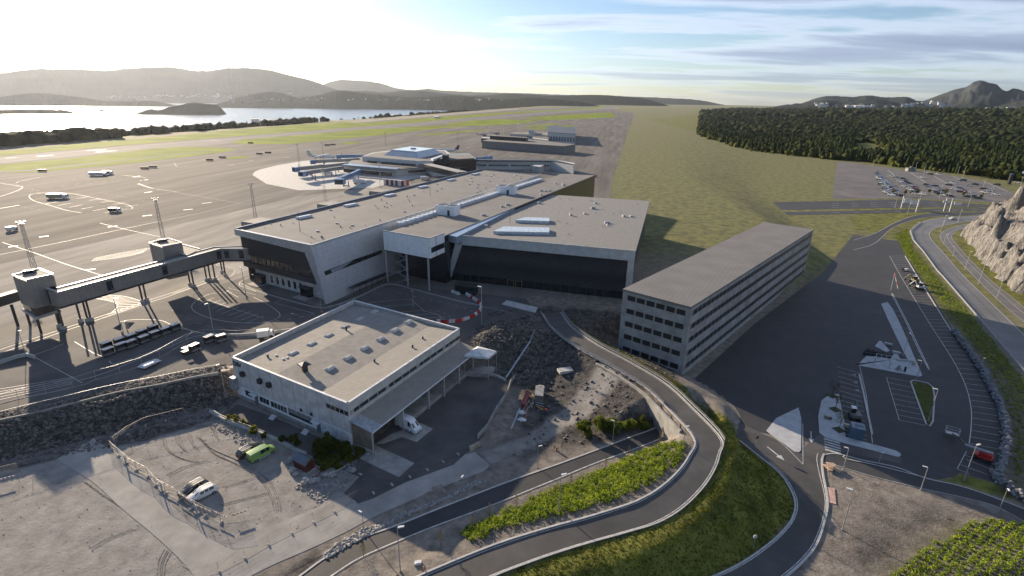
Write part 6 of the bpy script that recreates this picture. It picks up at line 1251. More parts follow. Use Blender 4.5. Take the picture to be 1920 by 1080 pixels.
# white high-roof van
def vanx(t_, L, W, H):
    m_ = MB(); m_.box((L/2-.04, 0, .72), (.1, 1.0, .28)); part('grille', m_, BLACK, t_)
    for s in (1, -1): m_ = MB(); m_.box((-.6, s*(W/2+.005), 1.2), (.03, .02, 1.4)); part('door_seam', m_, DARKM, t_)
    m_ = MB(); m_.box((-L*.1, -W/2-.012, .55), (3.4, .03, .1)); part('side_trim', m_, BLACK, t_)
w = 1.03
vp = [(-2.95, .7, 2.45, w*.80, .97, 'p'), (-2.85, 1.4, 2.66, w*.82, 1, 'p'), (-1, 1.4, 2.7, w*.82, 1, 'p'), (.75, 1.4, 2.68, w*.82, 1, 'g'), (1.25, 1.32, 2.45, w*.76, 1, 's'), (1.55, 1.28, 2.2, w*.74, 1, 'w'), (2.3, 1.22, 1.32, w*.84, 1, 'n'), (2.8, 1.05, 1.1, w*.78, .96, 'n'), (2.97, .7, .75, w*.66, .88, 'n')]
z6q = lambda *p: Zm(400, 540, 3.4286, p)
motor('parked_van', 'white high-roofed delivery van parked by the canopy of the freight building', 'van', paint('van_white', (.66, .68, .7)), 5.9, 2.06, 2.7, vp, G(*z6q((1255, 905))[0]), hd_(*z6q((1195, 885), (1325, 945))), extra=vanx, wr=.36)
motor('driving_car', 'white car driving on the curved highway before the rock cliff', 'car', paint('white', (.62, .62, .6)), 4.5, 1.82, 1.5, estate(4.5, 1.82, 1.5), G(1785, 411.5), hd_((1800, 410), (1765, 413)))
# far car park: small cars, one mesh each
PC = {'white': (.6, .6, .6), 'silver': (.33, .34, .36), 'black': (.025, .025, .028), 'blue-grey': (.10, .14, .2), 'red': (.22, .03, .03)}
protos = {}
def minicar(col, van=False):
    L, W, H = (5.2, 2.0, 2.1) if van else (4.5, 1.8, 1.48); m_ = MB(); w = W/2
    if van: st = [(-2.55, .3, 1.1, 1.95, .85), (-2.4, .3, 1.1, 2.1, .84), (1.1, .3, 1.1, 2.05, .82), (1.9, .3, 1.05, 1.12, .84), (2.55, .3, .7, .75, .7)]
    else: st = [(-2.25, .3, .75, .8, .7), (-2.1, .3, .92, .95, .8), (-1.5, .3, .92, 1.42, .7), (.4, .3, .92, 1.46, .72), (1.15, .3, .9, .96, .8), (1.95, .3, .76, .82, .72), (2.25, .3, .55, .6, .6)]
    vs = []; 
    for x, z0, zb_, zt_, f in st: vs += [(x, -w, z0), (x, -w*.97, zb_), (x, -w*f, zt_), (x, w*f, zt_), (x, w*.97, zb_), (x, w, z0)]
    for i in range(len(st)-1):
        for k in range(6):
            k2 = (k+1) % 6; gl = (k in (1, 3)) and abs(st[i][3]-st[i][2]) > .2 and abs(st[i+1][3]-st[i+1][2]) > .2 or (k == 2 and abs((st[i+1][3]-st[i][3])) > .35)
            m_.f.append([i*6+k, (i+1)*6+k, (i+1)*6+k2, i*6+k2]); m_.m.append(1 if gl else 0)
    m_.v = vs; m_.f += [[5, 4, 3, 2, 1, 0][::-1], [(len(st)-1)*6+k for k in range(6)][::-1]]; m_.m += [0, 0]; m_.p = []
    for x in (-1.4, 1.4):
        for s in (1, -1): m_.cyl((x, s*(w-.2), .32), (x, s*(w+.01), .32), .32, .32, 10, mi=2)
    return mesh('parked_car', m_, [paint(col, PC[col]), CGL, TYRE])
rows = {'the dense left row': [(85, 210, 's'), (120, 262, 's'), (145, 278, 'd'), (160, 292, 'b'), (180, 315, 's'), (190, 330, 'w'), (165, 355, 'w'), (215, 345, 's'), (240, 378, 'd'), (200, 408, 's'), (280, 410, 'd'), (215, 432, 'b'), (290, 430, 's'), (320, 450, 'b'), (240, 460, 'd'), (330, 475, 's'), (240, 482, 's'), (275, 502, 'w'), (370, 507, 'd'), (130, 300, 'w'), (150, 330, 's'), (175, 385, 's'), (225, 395, 'w'), (255, 445, 'w'), (105, 240, 'b'), (112, 285, 'w'), (128, 318, 'd'), (142, 345, 's'), (150, 372, 'd'), (185, 370, 'w'), (195, 425, 'd'), (190, 450, 's'), (205, 468, 'w'), (265, 475, 'b'), (270, 388, 's'), (225, 362, 'b')],
    'the second row': [(290, 272, 'w'), (325, 277, 's'), (345, 312, 's'), (380, 335, 'w'), (410, 360, 's'), (425, 300, 'd'), (465, 335, 'd'), (490, 354, 'd'), (440, 395, 'w'), (475, 410, 's'), (535, 388, 's'), (555, 406, 'r'), (505, 435, 'w'), (590, 435, 'd'), (545, 470, 'd'), (575, 492, 'w'), (665, 492, 'w')],
    'the middle row': [(655, 285, 'w'), (715, 222, 'w'), (755, 242, 'd'), (715, 375, 'd'), (815, 390, 'd'), (740, 402, 'b'), (785, 432, 'w'), (855, 418, 's'), (910, 450, 'd'), (845, 472, 'd'), (880, 492, 'd'), (940, 507, 'w'), (1010, 517, 'd'), (985, 377, 'd')],
    'the thin right part': [(1250, 388, 's'), (1310, 370, 'd'), (1060, 432, 'w'), (1130, 416, 'b'), (1135, 464, 'd'), (1215, 466, 'w'), (1180, 452, 'r'), (1415, 425, 'd'), (1475, 448, 's'), (1420, 470, 'w'), (1220, 522, 'd'), (1310, 519, 'd'), (1350, 541, 'd'), (1580, 374, 'd'), (1575, 498, 'w')]}
CN = {'w': 'white', 's': 'silver', 'd': 'black', 'b': 'blue-grey', 'r': 'red'}
dirp = hd_((1700, 345), (1720, 347.5))
for rn, L in rows.items():
    L = sorted(L); cnt = {}
    for x, y, c in L:
        px, py = zg((x, y))[0]; col = CN[c]; cnt[c] = cnt.get(c, 0)+1
        if col not in protos: protos[col] = minicar(col)
        o = bpy.data.objects.new('parked_car', protos[col]); COL.objects.link(o); o.location = G(px, py+.8, .035); o.rotation_euler = (0, 0, dirp+random.uniform(-.06, .06)+(pi if random.random() < .4 else 0)); o.scale = (1.22, 1.15, 1.15)
        n_same = sum(1 for q in L if q[2] == c); tag(o, '%s %s car from the left in %s of the far car park' % (ORD[cnt[c]-1], col, rn), 'car', 'cars in the far car park')
for x, y, c, l_ in ((855, 250, 'white', 'white van at the back edge of the far car park'), (1035, 358, 'white', 'white van beside a black car in the middle of the far car park'), (1160, 328, 'black', 'large black van standing alone in the far car park')):
    o = bpy.data.objects.new('parked_van', minicar(c, True)); COL.objects.link(o); o.location = G(*zg((x, y))[0], .035); o.rotation_euler = (0, 0, dirp+pi); tag(o, l_, 'van', 'vans in the far car park')
for px, py, l_, c in ((1908, 343, 'white car at the petrol station edge', 'white'), (1885, 331, 'white car under the petrol station canopy', 'white')):
    o = bpy.data.objects.new('parked_car', protos[c]); COL.objects.link(o); o.location = G(px, py, .05); o.rotation_euler = (0, 0, dirp); tag(o, l_, 'car')
# baggage carts
def cart_proto():
    t_ = local('baggage_cart', 'baggage cart', 'baggage cart', 'baggage carts parked in rows behind the walkway')
    m_ = MB(); m_.box((0, 0, .55), (2.3, 1.4, .16)); part('bed', m_, STEEL, t_); m_ = MB(); m_.box((0, 0, 1.95), (2.3, 1.45, .08)); part('canopy', m_, mat('cart_canopy', (.5, .49, .46), .35, .3), t_)
    m_ = MB(); [m_.beam((x, y, .6), (x, y, 1.95), .06) for x in (-1.1, 1.1) for y in (-.65, .65)]; parts('post', m_, DARKM, t_)
    m_ = MB(); m_.box((0, .66, 1.25), (2.2, .04, 1.3)); part('back_panel', m_, DARKM, t_); m_ = MB(); m_.box((1.13, 0, 1.25), (.04, 1.3, 1.3)); m_.box((-1.13, 0, 1.25), (.04, 1.3, 1.3)); parts('end_panel', m_, DARKM, t_)
    m_ = MB(); [m_.cyl((x, y-.08, .25), (x, y+.08, .25), .25, .25, 10) for x in (-.8, .8) for y in (-.6, .6)]; parts('wheel', m_, TYRE, t_)
    m_ = MB(); m_.beam((1.15, 0, .5), (1.6, 0, .3), .07); part('tow_bar', m_, DARKM, t_); return t_
CART = cart_proto(); ca_ = hd_((200, 665), (345, 612), 4); first = True
zk = lambda *p: Zm(180, 590, 10.667, p)
for rn, L in (('front', [(260, 815), (515, 715), (720, 655), (975, 560), (1190, 470), (1400, 395), (1600, 320)]), ('back', [(225, 690), (490, 610), (725, 530), (935, 440), (1160, 350)])):
    for k, (x, y) in enumerate(L):
        p = G(*zk((x, y))[0], 4.1); o = CART if first else dup(CART, p); first = False
        put(o, p, ca_, '%s from the left of the %s baggage carts in the %s row' % (ORD[k], 'sun-topped' if rn == 'front' else 'dark-sided', rn))
zl = lambda *p: Zm(330, 590, 9, p)
for k, (x, y, r, l_) in enumerate(((320, 620, .1, 'open cart at the head of the tug train behind the freight building'), (570, 470, 0, 'dark baggage cart in the middle of the train in shade'), (770, 455, -.3, 'baggage cart at the tail of the train in shade'))):
    p = G(*zl((x, y))[0], 4.1); dup(CART, p, ca_+r, l_, 'carts of the baggage train')
tg = local('baggage_tug', 'small dark baggage tug in front of its cart train', 'tug'); m_ = MB(); m_.box((0, 0, .6), (2.6, 1.4, .6)); part('body', m_, DARKM, tg); m_ = MB(); m_.box((-.4, 0, 1.7), (1.3, 1.3, .08)); part('cab_roof', m_, WHITEM, tg); m_ = MB(); [m_.beam((x, y, .9), (x, y, 1.7), .06) for x in (-1, .2) for y in (-.6, .6)]; parts('post', m_, DARKM, tg)
m_ = MB(); [m_.cyl((x, y-.1, .3), (x, y+.1, .3), .3, .3, 10) for x in (-.8, .8) for y in (-.65, .65)]; parts('wheel', m_, TYRE, tg); put(tg, G(*zl((200, 650))[0], 4.1), ca_)
def truck(label, p, rz, L=6, W=2.3, H=2.7, col=None, cat='truck', group=None):
    t_ = local('service_truck', label, cat, group); col = col or WHITEM
    m_ = MB(); m_.box((-L*.14, 0, H*.58), (L*.7, W, H*.68)); part('box_body', m_, col, t_); m_ = MB(); m_.prism([(L*.24, -W*.46), (L*.5, -W*.46), (L*.5, W*.46), (L*.24, W*.46)], .5, H*.78, top=[(L*.24, -W*.42), (L*.42, -W*.42), (L*.42, W*.42), (L*.24, W*.42)]); cb = part('cab', m_, WHITEM, t_)
    m_ = MB(); m_.slab((L*.49, -W*.4, H*.45), (L*.49, W*.4, H*.45), (L*.44, W*.38, H*.7), (L*.44, -W*.38, H*.7), .06); part('windscreen', m_, CGL, cb)
    m_ = MB(); m_.box((0, 0, .5), (L*.94, W*.7, .25)); part('chassis', m_, DARKM, t_); m_ = MB(); [m_.cyl((x, y-.15, .45), (x, y+.15, .45), .45, .45, 12) for x in (-L*.32, L*.34) for y in (-W*.4, W*.4)]; parts('wheel', m_, TYRE, t_); return put(t_, p, rz)
truck('white boxy service truck parked at the yard edge behind the freight building roof', G(*zl((1520, 385))[0], 4.1), .35, 4.2, 2.0, 2.5)
truck('white catering truck beside bridge 22', G(*z5t(990, 625), 4.1), .5, 9, 2.8, 3.6); truck('pale truck half hidden under bridge 21', G(*z5t(560, 500), 4.1), .3, 7, 2.5, 3); truck('white van-sized truck under the sky bridge', G(797, 337, 4.1), .2, 7, 2.4, 2.8)
truck('small lone tug truck on the bright apron, upper left', G(*Zm(0, 360, 4, [(93, 290)])[0], 4.1), 1.2, 4, 2, 2.2); truck('dark service truck on the bright apron between two masts', G(*Zm(0, 360, 4, [(863, 148)])[0], 4.1), .1, 5.5, 2.4, 2.4, DARKM)
truck('long yellow-striped truck on the bright apron at the top left', G(*zC([(700, 845)])[0], 4.1), .15, 11, 3, 3.2, mat('pale_yellow', (.4, .4, .22), .5)); truck('long white truck on the taxiway, far left', G(*zC([(1185, 572)])[0], 4.1), .2, 12, 3, 3, WHITEM); truck('small dark truck behind the long white one on the taxiway', G(*zC([(1295, 555)])[0], 4.1), .2, 7, 3, 3, DARKM)
for (x, y, f, l_) in ((1180, 905, zA, 'left of the small grass island'), (1252, 890, zA, 'at the left tip of the small grass island'), (1460, 870, zA, 'right of the small grass island'), (1508, 863, zA, 'furthest right of the dark apron signs'), (815, 952, zA, 'between the grass strip and bright apron'), (862, 945, zA, 'just right of another one near the grass strip'), (1410, 808, zA, 'at the tip of the long grass strip'), (510, 525, zC, 'on the edge of the left grass strip'), (300, 328, zB, 'left of the oval grass patch'), (262, 332, zB, 'lower left of the oval grass patch')):
    p = G(*f([(x, y)])[0], 4); t_ = local('taxiway_sign', 'small dark taxiway sign '+l_, 'sign', 'taxiway signs'); m_ = MB(); m_.box((0, 0, 1.1), (6.5, .5, 1.5)); part('sign_face', m_, DARKM, t_); m_ = MB(); [m_.box((x_, 0, .2), (.2, .2, .5)) for x_ in (-2.5, 2.5)]; parts('sign_foot', m_, STEEL, t_); put(t_, p, .1)
# small flat trailer and pallets on the yard
p = G(*zk((1080, 1020))[0], 4.1); t_ = local('flat_trailer', 'low trailer with a crumpled pale cover on the shaded yard', 'trailer'); m_ = MB(); m_.box((0, 0, .5), (4.4, 2.2, .2)); part('bed', m_, STEEL, t_)
m_ = MB(); m_.prism([(-2, -1), (.9, -1), (.9, 1), (-2, 1)], .6, .9, top=[(-1.7, -.7), (.6, -.8), (.5, .7), (-1.5, .8)]); part('cover', m_, WHITEM, t_); m_ = MB(); [m_.cyl((x, y-.1, .25), (x, y+.1, .25), .25, .25, 8) for x in (-1.5, 1.5) for y in (-.9, .9)]; parts('wheel', m_, TYRE, t_); put(t_, p, ca_+.1)
# pair of dark triangular sails on posts
for (a, b, c, l_) in (((340, 268), (500, 175), (500, 320), 'left'), ((580, 150), (770, 155), (630, 300), 'right')):
    P3 = [G(*zk(q)[0], 4+h) for q, h in zip((a, b, c), (2.4, 3.4, 1.6))]; t_ = thing('folded_awning', 'dark triangular folded awning on a post behind the baggage carts, the %s one' % l_, 'awning', V3(sum(P3, Vector())/3, 4), 0, 'pair of triangular awnings')
    m_ = MB(); k_ = zt*.12; m_.add(P3+[q-k_ for q in P3], [[0, 1, 2], [5, 4, 3], [0, 3, 4, 1], [1, 4, 5, 2], [2, 5, 3, 0]]); part('awning_cover', m_, mat('dark_canvas', (.05, .055, .07), .7), t_)
    q = P3[1] if l_ == 'left' else P3[0]; m_ = MB(); m_.cyl(V3(q, 4), q+zt*.3, .1); part('post', m_, STEEL, t_); m_ = MB(); q = P3[2]; m_.cyl(V3(q, 4), q, .1); part('post', m_, STEEL, t_)
# red and white barrier blocks round the bay
def blockrow(L, z, group, size, where, h=.85):
    P_ = [G(*p, z) for p, _ in L]
    for i, (p, (pp, c)) in enumerate(zip(P_, L)):
        q = P_[min(i+1, len(P_)-1)]-P_[max(i-1, 0)]; t_ = local('barrier_block', '', 'barrier', group)
        m_ = MB(); Lb, Wb = size; m_.prism([(-Lb/2, -Wb/2), (Lb/2, -Wb/2), (Lb/2, Wb/2), (-Lb/2, Wb/2)], 0, h, top=[(-Lb/2, -Wb*.25), (Lb/2, -Wb*.25), (Lb/2, Wb*.25), (-Lb/2, Wb*.25)])
        part('block_body', m_, mat('barrier_red', (.45, .02, .015), .5) if c == 'r' else mat('barrier_white', (.62, .62, .6), .5), t_); m_ = MB(); m_.box((0, 0, .08), (Lb*.9, Wb*1.15, .16)); part('block_foot', m_, mat('barrier_red', (.45, .02, .015)) if c == 'r' else mat('barrier_white', (.62, .62, .6)), t_)
        put(t_, p, atan2(q.y, q.x), where(i, len(L)) % ('red' if c == 'r' else 'white'))
zb_ = lambda *p: Zm(700, 460, 6.353, p)
arc = [(790, 915), (835, 920), (870, 922), (920, 920), (955, 916), (1000, 912), (1040, 905), (1080, 895), (1115, 883), (1150, 868), (1185, 852), (1215, 832), (1245, 805), (1268, 780), (1280, 752), (1278, 718), (1255, 685), (1230, 665), (1205, 650), (1178, 632), (1150, 612), (1122, 596)]
cols = 'wrrwwrrwwrrwrwwwrwwrww'
blockrow([(zb_(p)[0], c) for p, c in zip(arc, cols)], 4.0, 'barrier blocks in an arc round the bay', (1.55, .8), lambda i, n: ORD[i]+' barrier block from the freight roof in the arc, %s plastic')
blockrow([(zb_((962, 568))[0], 'w'), (zb_((1000, 582))[0], 'w')], 4.0, 'spare white barrier blocks', (2.2, .9), lambda i, n: ('left', 'right')[i]+' of two %s barrier blocks standing apart by the dark hall doors')
bx = [z5t(x, y) for x, y in ((1350, 640), (1385, 645), (1420, 648), (1450, 652), (1485, 655), (1515, 657), (1545, 660), (1580, 660), (1615, 655), (1650, 650))]
for k, q in enumerate(bx):
    t_ = local('screen_panel', '%s %s upright panel from the left in the striped row behind the pier roof' % (ORD[k//2], 'white' if k % 2 == 0 else 'brown-red'), 'panel', 'striped panels by the old terminal'); m_ = MB(); m_.box((0, 0, 2), (2.6, .25, 4.0)); part('panel_face', m_, WHITEM if k % 2 == 0 else mat('rust_red', (.2, .05, .03), .7), t_); m_ = MB(); m_.box((0, 0, .15), (2.4, 1.8, .3)); part('panel_foot', m_, CONC, t_); put(t_, G(*q, 4), -.1)
# ============================================================ LAMPS
def lamp_proto(h, arm, name='street_lamp'):
    t_ = local(name, '', 'street lamp'); m_ = MB(); m_.cyl((0, 0, 0), (0, 0, h), .1, .055, 8); part('pole', m_, STEEL, t_); m_ = MB(); m_.cyl((0, 0, 0), (0, 0, .25), .2, .17, 8); part('pole_base', m_, CONC, t_)
    m_ = MB(); m_.box((arm*.5, 0, h+.02), (arm+.1, .07, .07)); part('arm', m_, STEEL, t_); m_ = MB(); m_.prism([(arm*.2, -.17), (arm*.2+.85, -.13), (arm*.2+.85, .13), (arm*.2, .17)], h+.02, h+.16); part('lamp_head', m_, WHITEM, t_); return t_
LP1 = lamp_proto(8.0, .5); used = False
def cyl_h(p, ty):
    lo_, hi_ = .5, 40
    for _ in range(30):
        m = (lo_+hi_)/2; v = p+zt*m-CAM; yy = 540-FPX*v.dot(U_)/v.dot(F_)
        if yy > ty: lo_ = m
        else: hi_ = m
    return lo_
lamps = [(750.8, 1072, 990, 0, 'tall lamp on the sandy verge at the bottom, between footpath and road'), (682, 994, 961, 0, 'short lamp between the gravel road and the footpath bend'), (869.7, 934, 891, 0, 'short lamp on the rubble bank above the footpath, left of two'), (1008, 877, 837, 0, 'short lamp on the rubble bank beyond the footpath, right of two'), (1048, 966, 891, 2, 'tall lamp standing in the bright shrub bed'), (1149, 826, 790, 0, 'lamp beside the bushes above the footpath'), (1280, 839, 800, 3, 'lamp at the tip of the shrub bed by the ramp road'),
    (1579, 994, 920, 0, 'lamp on the dirt slope, its foot lowest, right of the lower road'), (1581, 880, 841, 0, 'lamp at the left end of the dark footpath near the crosswalk'), (1726, 919, 877, 0, 'lamp beside the middle of the dark footpath'), (1807, 901, 835, 0, 'tall lamp on the grass corner below the red lift'), (1872, 960, 916, 0, 'lamp at the right end of the dark footpath'), (1647, 869, 849, 0, 'thin low lamp between pavement tip and footpath'), (1692.5, 668, 624, 0, 'lamp on the planted triangle by the diagonal pavement'), (1715, 721, 677, 0, 'lamp at the top of the small grass island'), (1740, 790, 731, 0, 'lamp at the bottom of the small grass island'), (1838, 690, 672, 0, 'short lamp on the boulder wall'),
    (49, 667, 621, 4, 'lamp on the low wall at the left edge, below the near gate tower'), (401, 626, 569, 4, 'lamp at the yard kerb left of the freight building'), (462, 560, 503, 4, 'lamp on the kerb island by the pier base'), (903, 608, 539, 4, 'tall lamp inside the bend of the barrier arc'), (603, 586, 551, 4, 'lamp behind the back corner of the freight roof'), (422, 738, 683, 1, 'lamp on the slope beside the left corner of the freight building'), (366, 570, 552, 4, 'low lamp in the shade of the walkway'), (775, 575, 545, 4, 'lamp on the kerb beside the shelters'), (229, 625, 560, 4, 'slim mast behind the triangular awnings')]
hw = [(1763, 436, 415, 'beside the bend of the curved highway'), (1768, 425, 404, 'inside the highway bend'), (1796, 417, 394, 'behind the white car on the highway'), (1769, 459, 440, 'on the grass between highway and side road, upper'), (1809.5, 505.6, 472, 'on the grass between highway and side road, middle'), (1834.7, 533, 495, 'on the grass between highway and side road, lower'), (1870, 557.5, 524, 'between side road and rock cliff, lower'), (1786, 481, 462, 'small one on the grass beside the side road'), (1701, 402.5, 379, 'on the grass bank below the sign gantry'), (1677.6, 390.5, 350, 'in front of the densely parked cars, left'), (1721, 389, 353, 'beside the left sign gantry'), (1761, 371, 346, 'at the front edge of the far car park, middle'), (1771, 393, 362, 'beside the right sign gantry'), (1815, 388, 361, 'on the verge before the rock cliff'), (1715, 322.5, 305, 'at the wood edge, left of a pair'), (1732, 322.5, 308, 'at the wood edge, right of a pair'), (1805, 334, 312.6, 'bright-headed at the back of the far car park'), (1795.4, 327, 312.6, 'dark at the back of the far car park'), (1843.7, 350, 338, 'in the right part of the far car park'), (1859.6, 362.5, 347, 'in the right part, nearer the cliff top'), (1911, 356.5, 332, 'behind the cliff at the petrol station'), (1636, 312.7, 300, 'at the left end of the wood edge'), (1664, 332, 322, 'low between the parked rows')]
for k, (px, by, ty, z, l_) in enumerate(lamps):
    p = G(px, by, z); z = th(p.x, p.y); p = G(px, by, z); s = cyl_h(p, ty)/8; o = LP1 if not used else dup(LP1, p); used = True; put(o, p, random.choice((.3, 2.6, -2.0)), l_, scale=(max(.8, s), max(.8, s), s))
for px, by, ty, l_ in hw:
    p = G(px, by, 0); s = cyl_h(p, ty)/8; o = dup(LP1, p); put(o, p, random.choice((.3, 2.6)), 'street lamp '+l_, 'lamps along the far roads', scale=(1.3, 1.3, s))
# sign gantries over the main road
def gantry(label, poles, panels):
    c = G(*poles[0][:2], 0); t_ = thing('sign_gantry', label, 'road sign', c)
    for px, by, ty in poles: p = G(px, by, 0); m_ = MB(); m_.box(p+zt*4.2, (.35, .35, 8.4)); part('pole', m_, STEEL, t_)
    p0 = G(*poles[0][:2], 0)+zt*8.2
    for x0, x1, y0, y1 in panels:
        n_ = p0; a = G(x0, y0, 0); f = FW(G(poles[0][0], poles[0][1], 0), G(poles[0][0], poles[0][1], 0)+Vector((1, -.12, 0)), Vector((0, -1, 0))); u0, za = f.uz(x0, y0); u1, zb2 = f.uz(x1, y1); m_ = MB(); f.rect(m_, u0, u1, min(za, zb2), max(za, zb2), .2, .2); part('sign_panel', m_, mat('sign_back', (.8, .8, .78), .5), t_)
    u0, za = f.uz(poles[0][0], poles[0][2]); m_ = MB(); f.rect(m_, 0, f.uz(panels[-1][1], panels[-1][3])[0], 7.4, 7.8, 0, .35); part('crossbar', m_, STEEL, t_)
gantry('sign gantry with two pale panels, left of the pair over the main road', [(1689, 391, 375), (1717, 398, 379)], [(1696, 1708, 372, 380.5), (1709, 1719, 375.5, 383)])
gantry('sign gantry with two slanting pale panels, right of the pair', [(1769, 396, 380), (1780, 396.5, 381)], [(1769, 1781, 376, 380), (1790, 1803, 379, 384)])
# ============================================================ ROCK, WALLS, RUBBLE
ROCKM = mat('blasted_rock', (.35, .335, .315), 1.0, var=.2, scale=.35, col2=(.13, .125, .118), detail=10, spec=0, var2=.45, scale2=.9, stretch=(.5, (1, 1.8, .5)))
_t = ROCKM.node_tree; _g = N(_t, 'ShaderNodeNewGeometry'); _v = N(_t, 'ShaderNodeTexVoronoi', i_Scale=.8, feature='DISTANCE_TO_EDGE'); _n = N(_t, 'ShaderNodeTexNoise', i_Scale=2.2, i_Detail=12.0, i_Roughness=.75)
_t.links.new(_g.outputs['Position'], _v.inputs['Vector']); _t.links.new(_g.outputs['Position'], _n.inputs['Vector']); _a = N(_t, 'ShaderNodeMath', operation='ADD'); _t.links.new(_v.outputs['Distance'], _a.inputs[0]); _t.links.new(_n.outputs[0], _a.inputs[1])
_b = N(_t, 'ShaderNodeBump', i_Strength=1.0, i_Distance=.8); _t.links.new(_a.outputs[0], _b.inputs['Height']); _t.links.new(_b.outputs[0], _t.nodes['Principled BSDF'].inputs['Normal'])
base_ = XY([(1797, 441), (1801, 447), (1815, 461.5), (1836, 487.5), (1864.5, 513), (1898, 539), (1925, 558), (2050, 650)]) + [(420, 120), (520, 300), (300, 292)]
xs = np.arange(180, 420, .8); ys = np.arange(110, 300, .8); CX, CY = np.meshgrid(xs, ys); cx, cy = CX.ravel(), CY.ravel()
sd = sdpoly(base_, cx, cy); nzz = fbm(cx/14, cy/14, 5)-.47; n2 = fbm(cx/4.5, cy/4.5, 4)-.47
sd2 = sd+nzz*13+n2*4; ridge = np.abs(fbm(cx/9+5, cy/9, 4)-.47)
st_ = fbm(cx/6+cy/20, cy/6-cx/20, 5)-.47; blk = np.round((fbm(cx/7, cy/7, 3)+sd2*.02)*9)/9
hh = 12*sst(-1, 3.5, sd2)+9*sst(5, 9, sd2+st_*8)+8*sst(12, 17, sd2+st_*10)+7*sst(18, 34, sd2)+n2*5*sst(0, 3, sd)+nzz*8*sst(2, 15, sd)-16*ridge*sst(0, 4, sd)+st_*7*sst(0, 4, sd)+blk*5*sst(0, 4, sd)-2
hh = np.where(sd < 0, np.minimum(hh*sst(-2.5, 0, sd), 1.5)-.6*(sd < -2), hh); hh = 1.08*hh; hh = hh*(.8+.2*sst(0, 26, (cx-base_[0][0])*.75-(cy-base_[0][1])*.2+6))
jx = cx+(fbm(cx/3, cy/3+9, 3)-.47)*3.5; jy = cy+(fbm(cx/3+4, cy/3, 3)-.47)*3.5
keep = sd > -3.5; nX = len(xs); idc = np.arange(len(cx)).reshape(len(ys), nX)
Fc = np.stack([idc[:-1, :-1], idc[:-1, 1:], idc[1:, 1:], idc[1:, :-1]], -1).reshape(-1, 4); Fc = Fc[keep[Fc].all(1)]
o = rawmesh('rock_cliff', np.stack([jx, jy, hh-.3], 1), Fc, ROCKM, False); o['kind'] = 'structure'
# rocks
RKM = mat('loose_rock', (.22, .205, .19), .95, var=.3, scale=.8, col2=(.06, .056, .052), spec=.1); RKL = mat('pale_rock', (.36, .35, .335), .9, var=.25, scale=1.2, col2=(.16, .155, .15), spec=.1)
def rocks(name, pts, s0, s1, m, sink=.2, squash=.7, pw=2.5): 
    q = np.array(pts); z = terr(q[:, 0], q[:, 1]); s = s0+(s1-s0)*rng.random(len(q))**pw; return clumps(name, np.c_[q, z], s, m, jag=.5, squash=squash, lift=sink)
rocks('rubble', scatter(SLOPE, 12000), .07, .38, RKM, pw=3); rocks('rubble', scatter(PILE1, 4500), .07, .4, RKM); rocks('rubble', scatter(DIRT, 2600), .08, .4, RKM, pw=4)
rocks('rubble', scatter(XY(Zm(480, 780, 3.6, [(450, 940), (560, 850), (700, 770), (850, 730), (1000, 650), (1250, 560), (1500, 430), (1560, 440), (1300, 560), (960, 700), (750, 810), (560, 920), (470, 970)])), 2200), .07, .3, RKL)
rocks('rubble', scatter(XY(Zm(480, 780, 3.6, [(250, 480), (600, 330), (720, 240), (600, 480), (420, 600), (330, 520)])), 900), .06, .25, RKL)
rocks('gravel_stones', scatter(GRAV, 2600), .03, .12, RKL, pw=4); rocks('gravel_stones', scatter(XY([(380, 765), (420, 770), (520, 850), (480, 855), (400, 800)]), 700), .06, .28, RKL)
bw_ = resamp(catmull(XY([(1788, 624), (1812, 658), (1835, 690), (1852, 720), (1866, 750), (1878, 785), (1884, 812), (1883, 840), (1872, 880), (1866, 900), (1885, 915), (1905, 932), (1930, 950)]), 1), 150); P_ = []
for p in bw_:
    for k in range(4): P_.append((p[0]+rng.normal()*.25+.22*k*.75, p[1]+rng.normal()*.3+.22*k*.4, .2+.26*k+rng.random()*.15))
P_ = np.array(P_); o = clumps('boulder_wall', P_, .3+.3*rng.random(len(P_)), mat('granite_block', (.2, .205, .21), .9, var=.2, scale=1.0, col2=(.15, .15, .155)), jag=.45, squash=.75, kind='thing', lift=.1)
del o['kind']; tag(o, 'long curved retaining wall of pale boulders round the right parking bays', 'wall')
big = [(540+x/10.8, 820+y/10.8) for x, y in ((20, 520), (60, 480), (160, 770), (200, 740), (330, 960), (470, 920), (600, 890), (860, 810), (950, 780), (1610, 360), (1300, 690), (760, 790), (100, 700))]
for k, q in enumerate(big):
    p = G(*q); mm_ = MB(); V0 = IV*(1+.45*(rng.random((len(IV), 1))-.5)); s = .5+.35*random.random(); mm_.add([(v[0]*s, v[1]*s*.8, v[2]*s*.7+s*.35) for v in V0], [list(f) for f in IF])
    o = single('boulder', mm_, RKL, '%s grey boulder listed from the left in the loose row round the red shed' % ORD[sorted(range(len(big)), key=lambda i: big[i][0]).index(k)], 'boulder', 'boulders round the red shed'); o.location = p
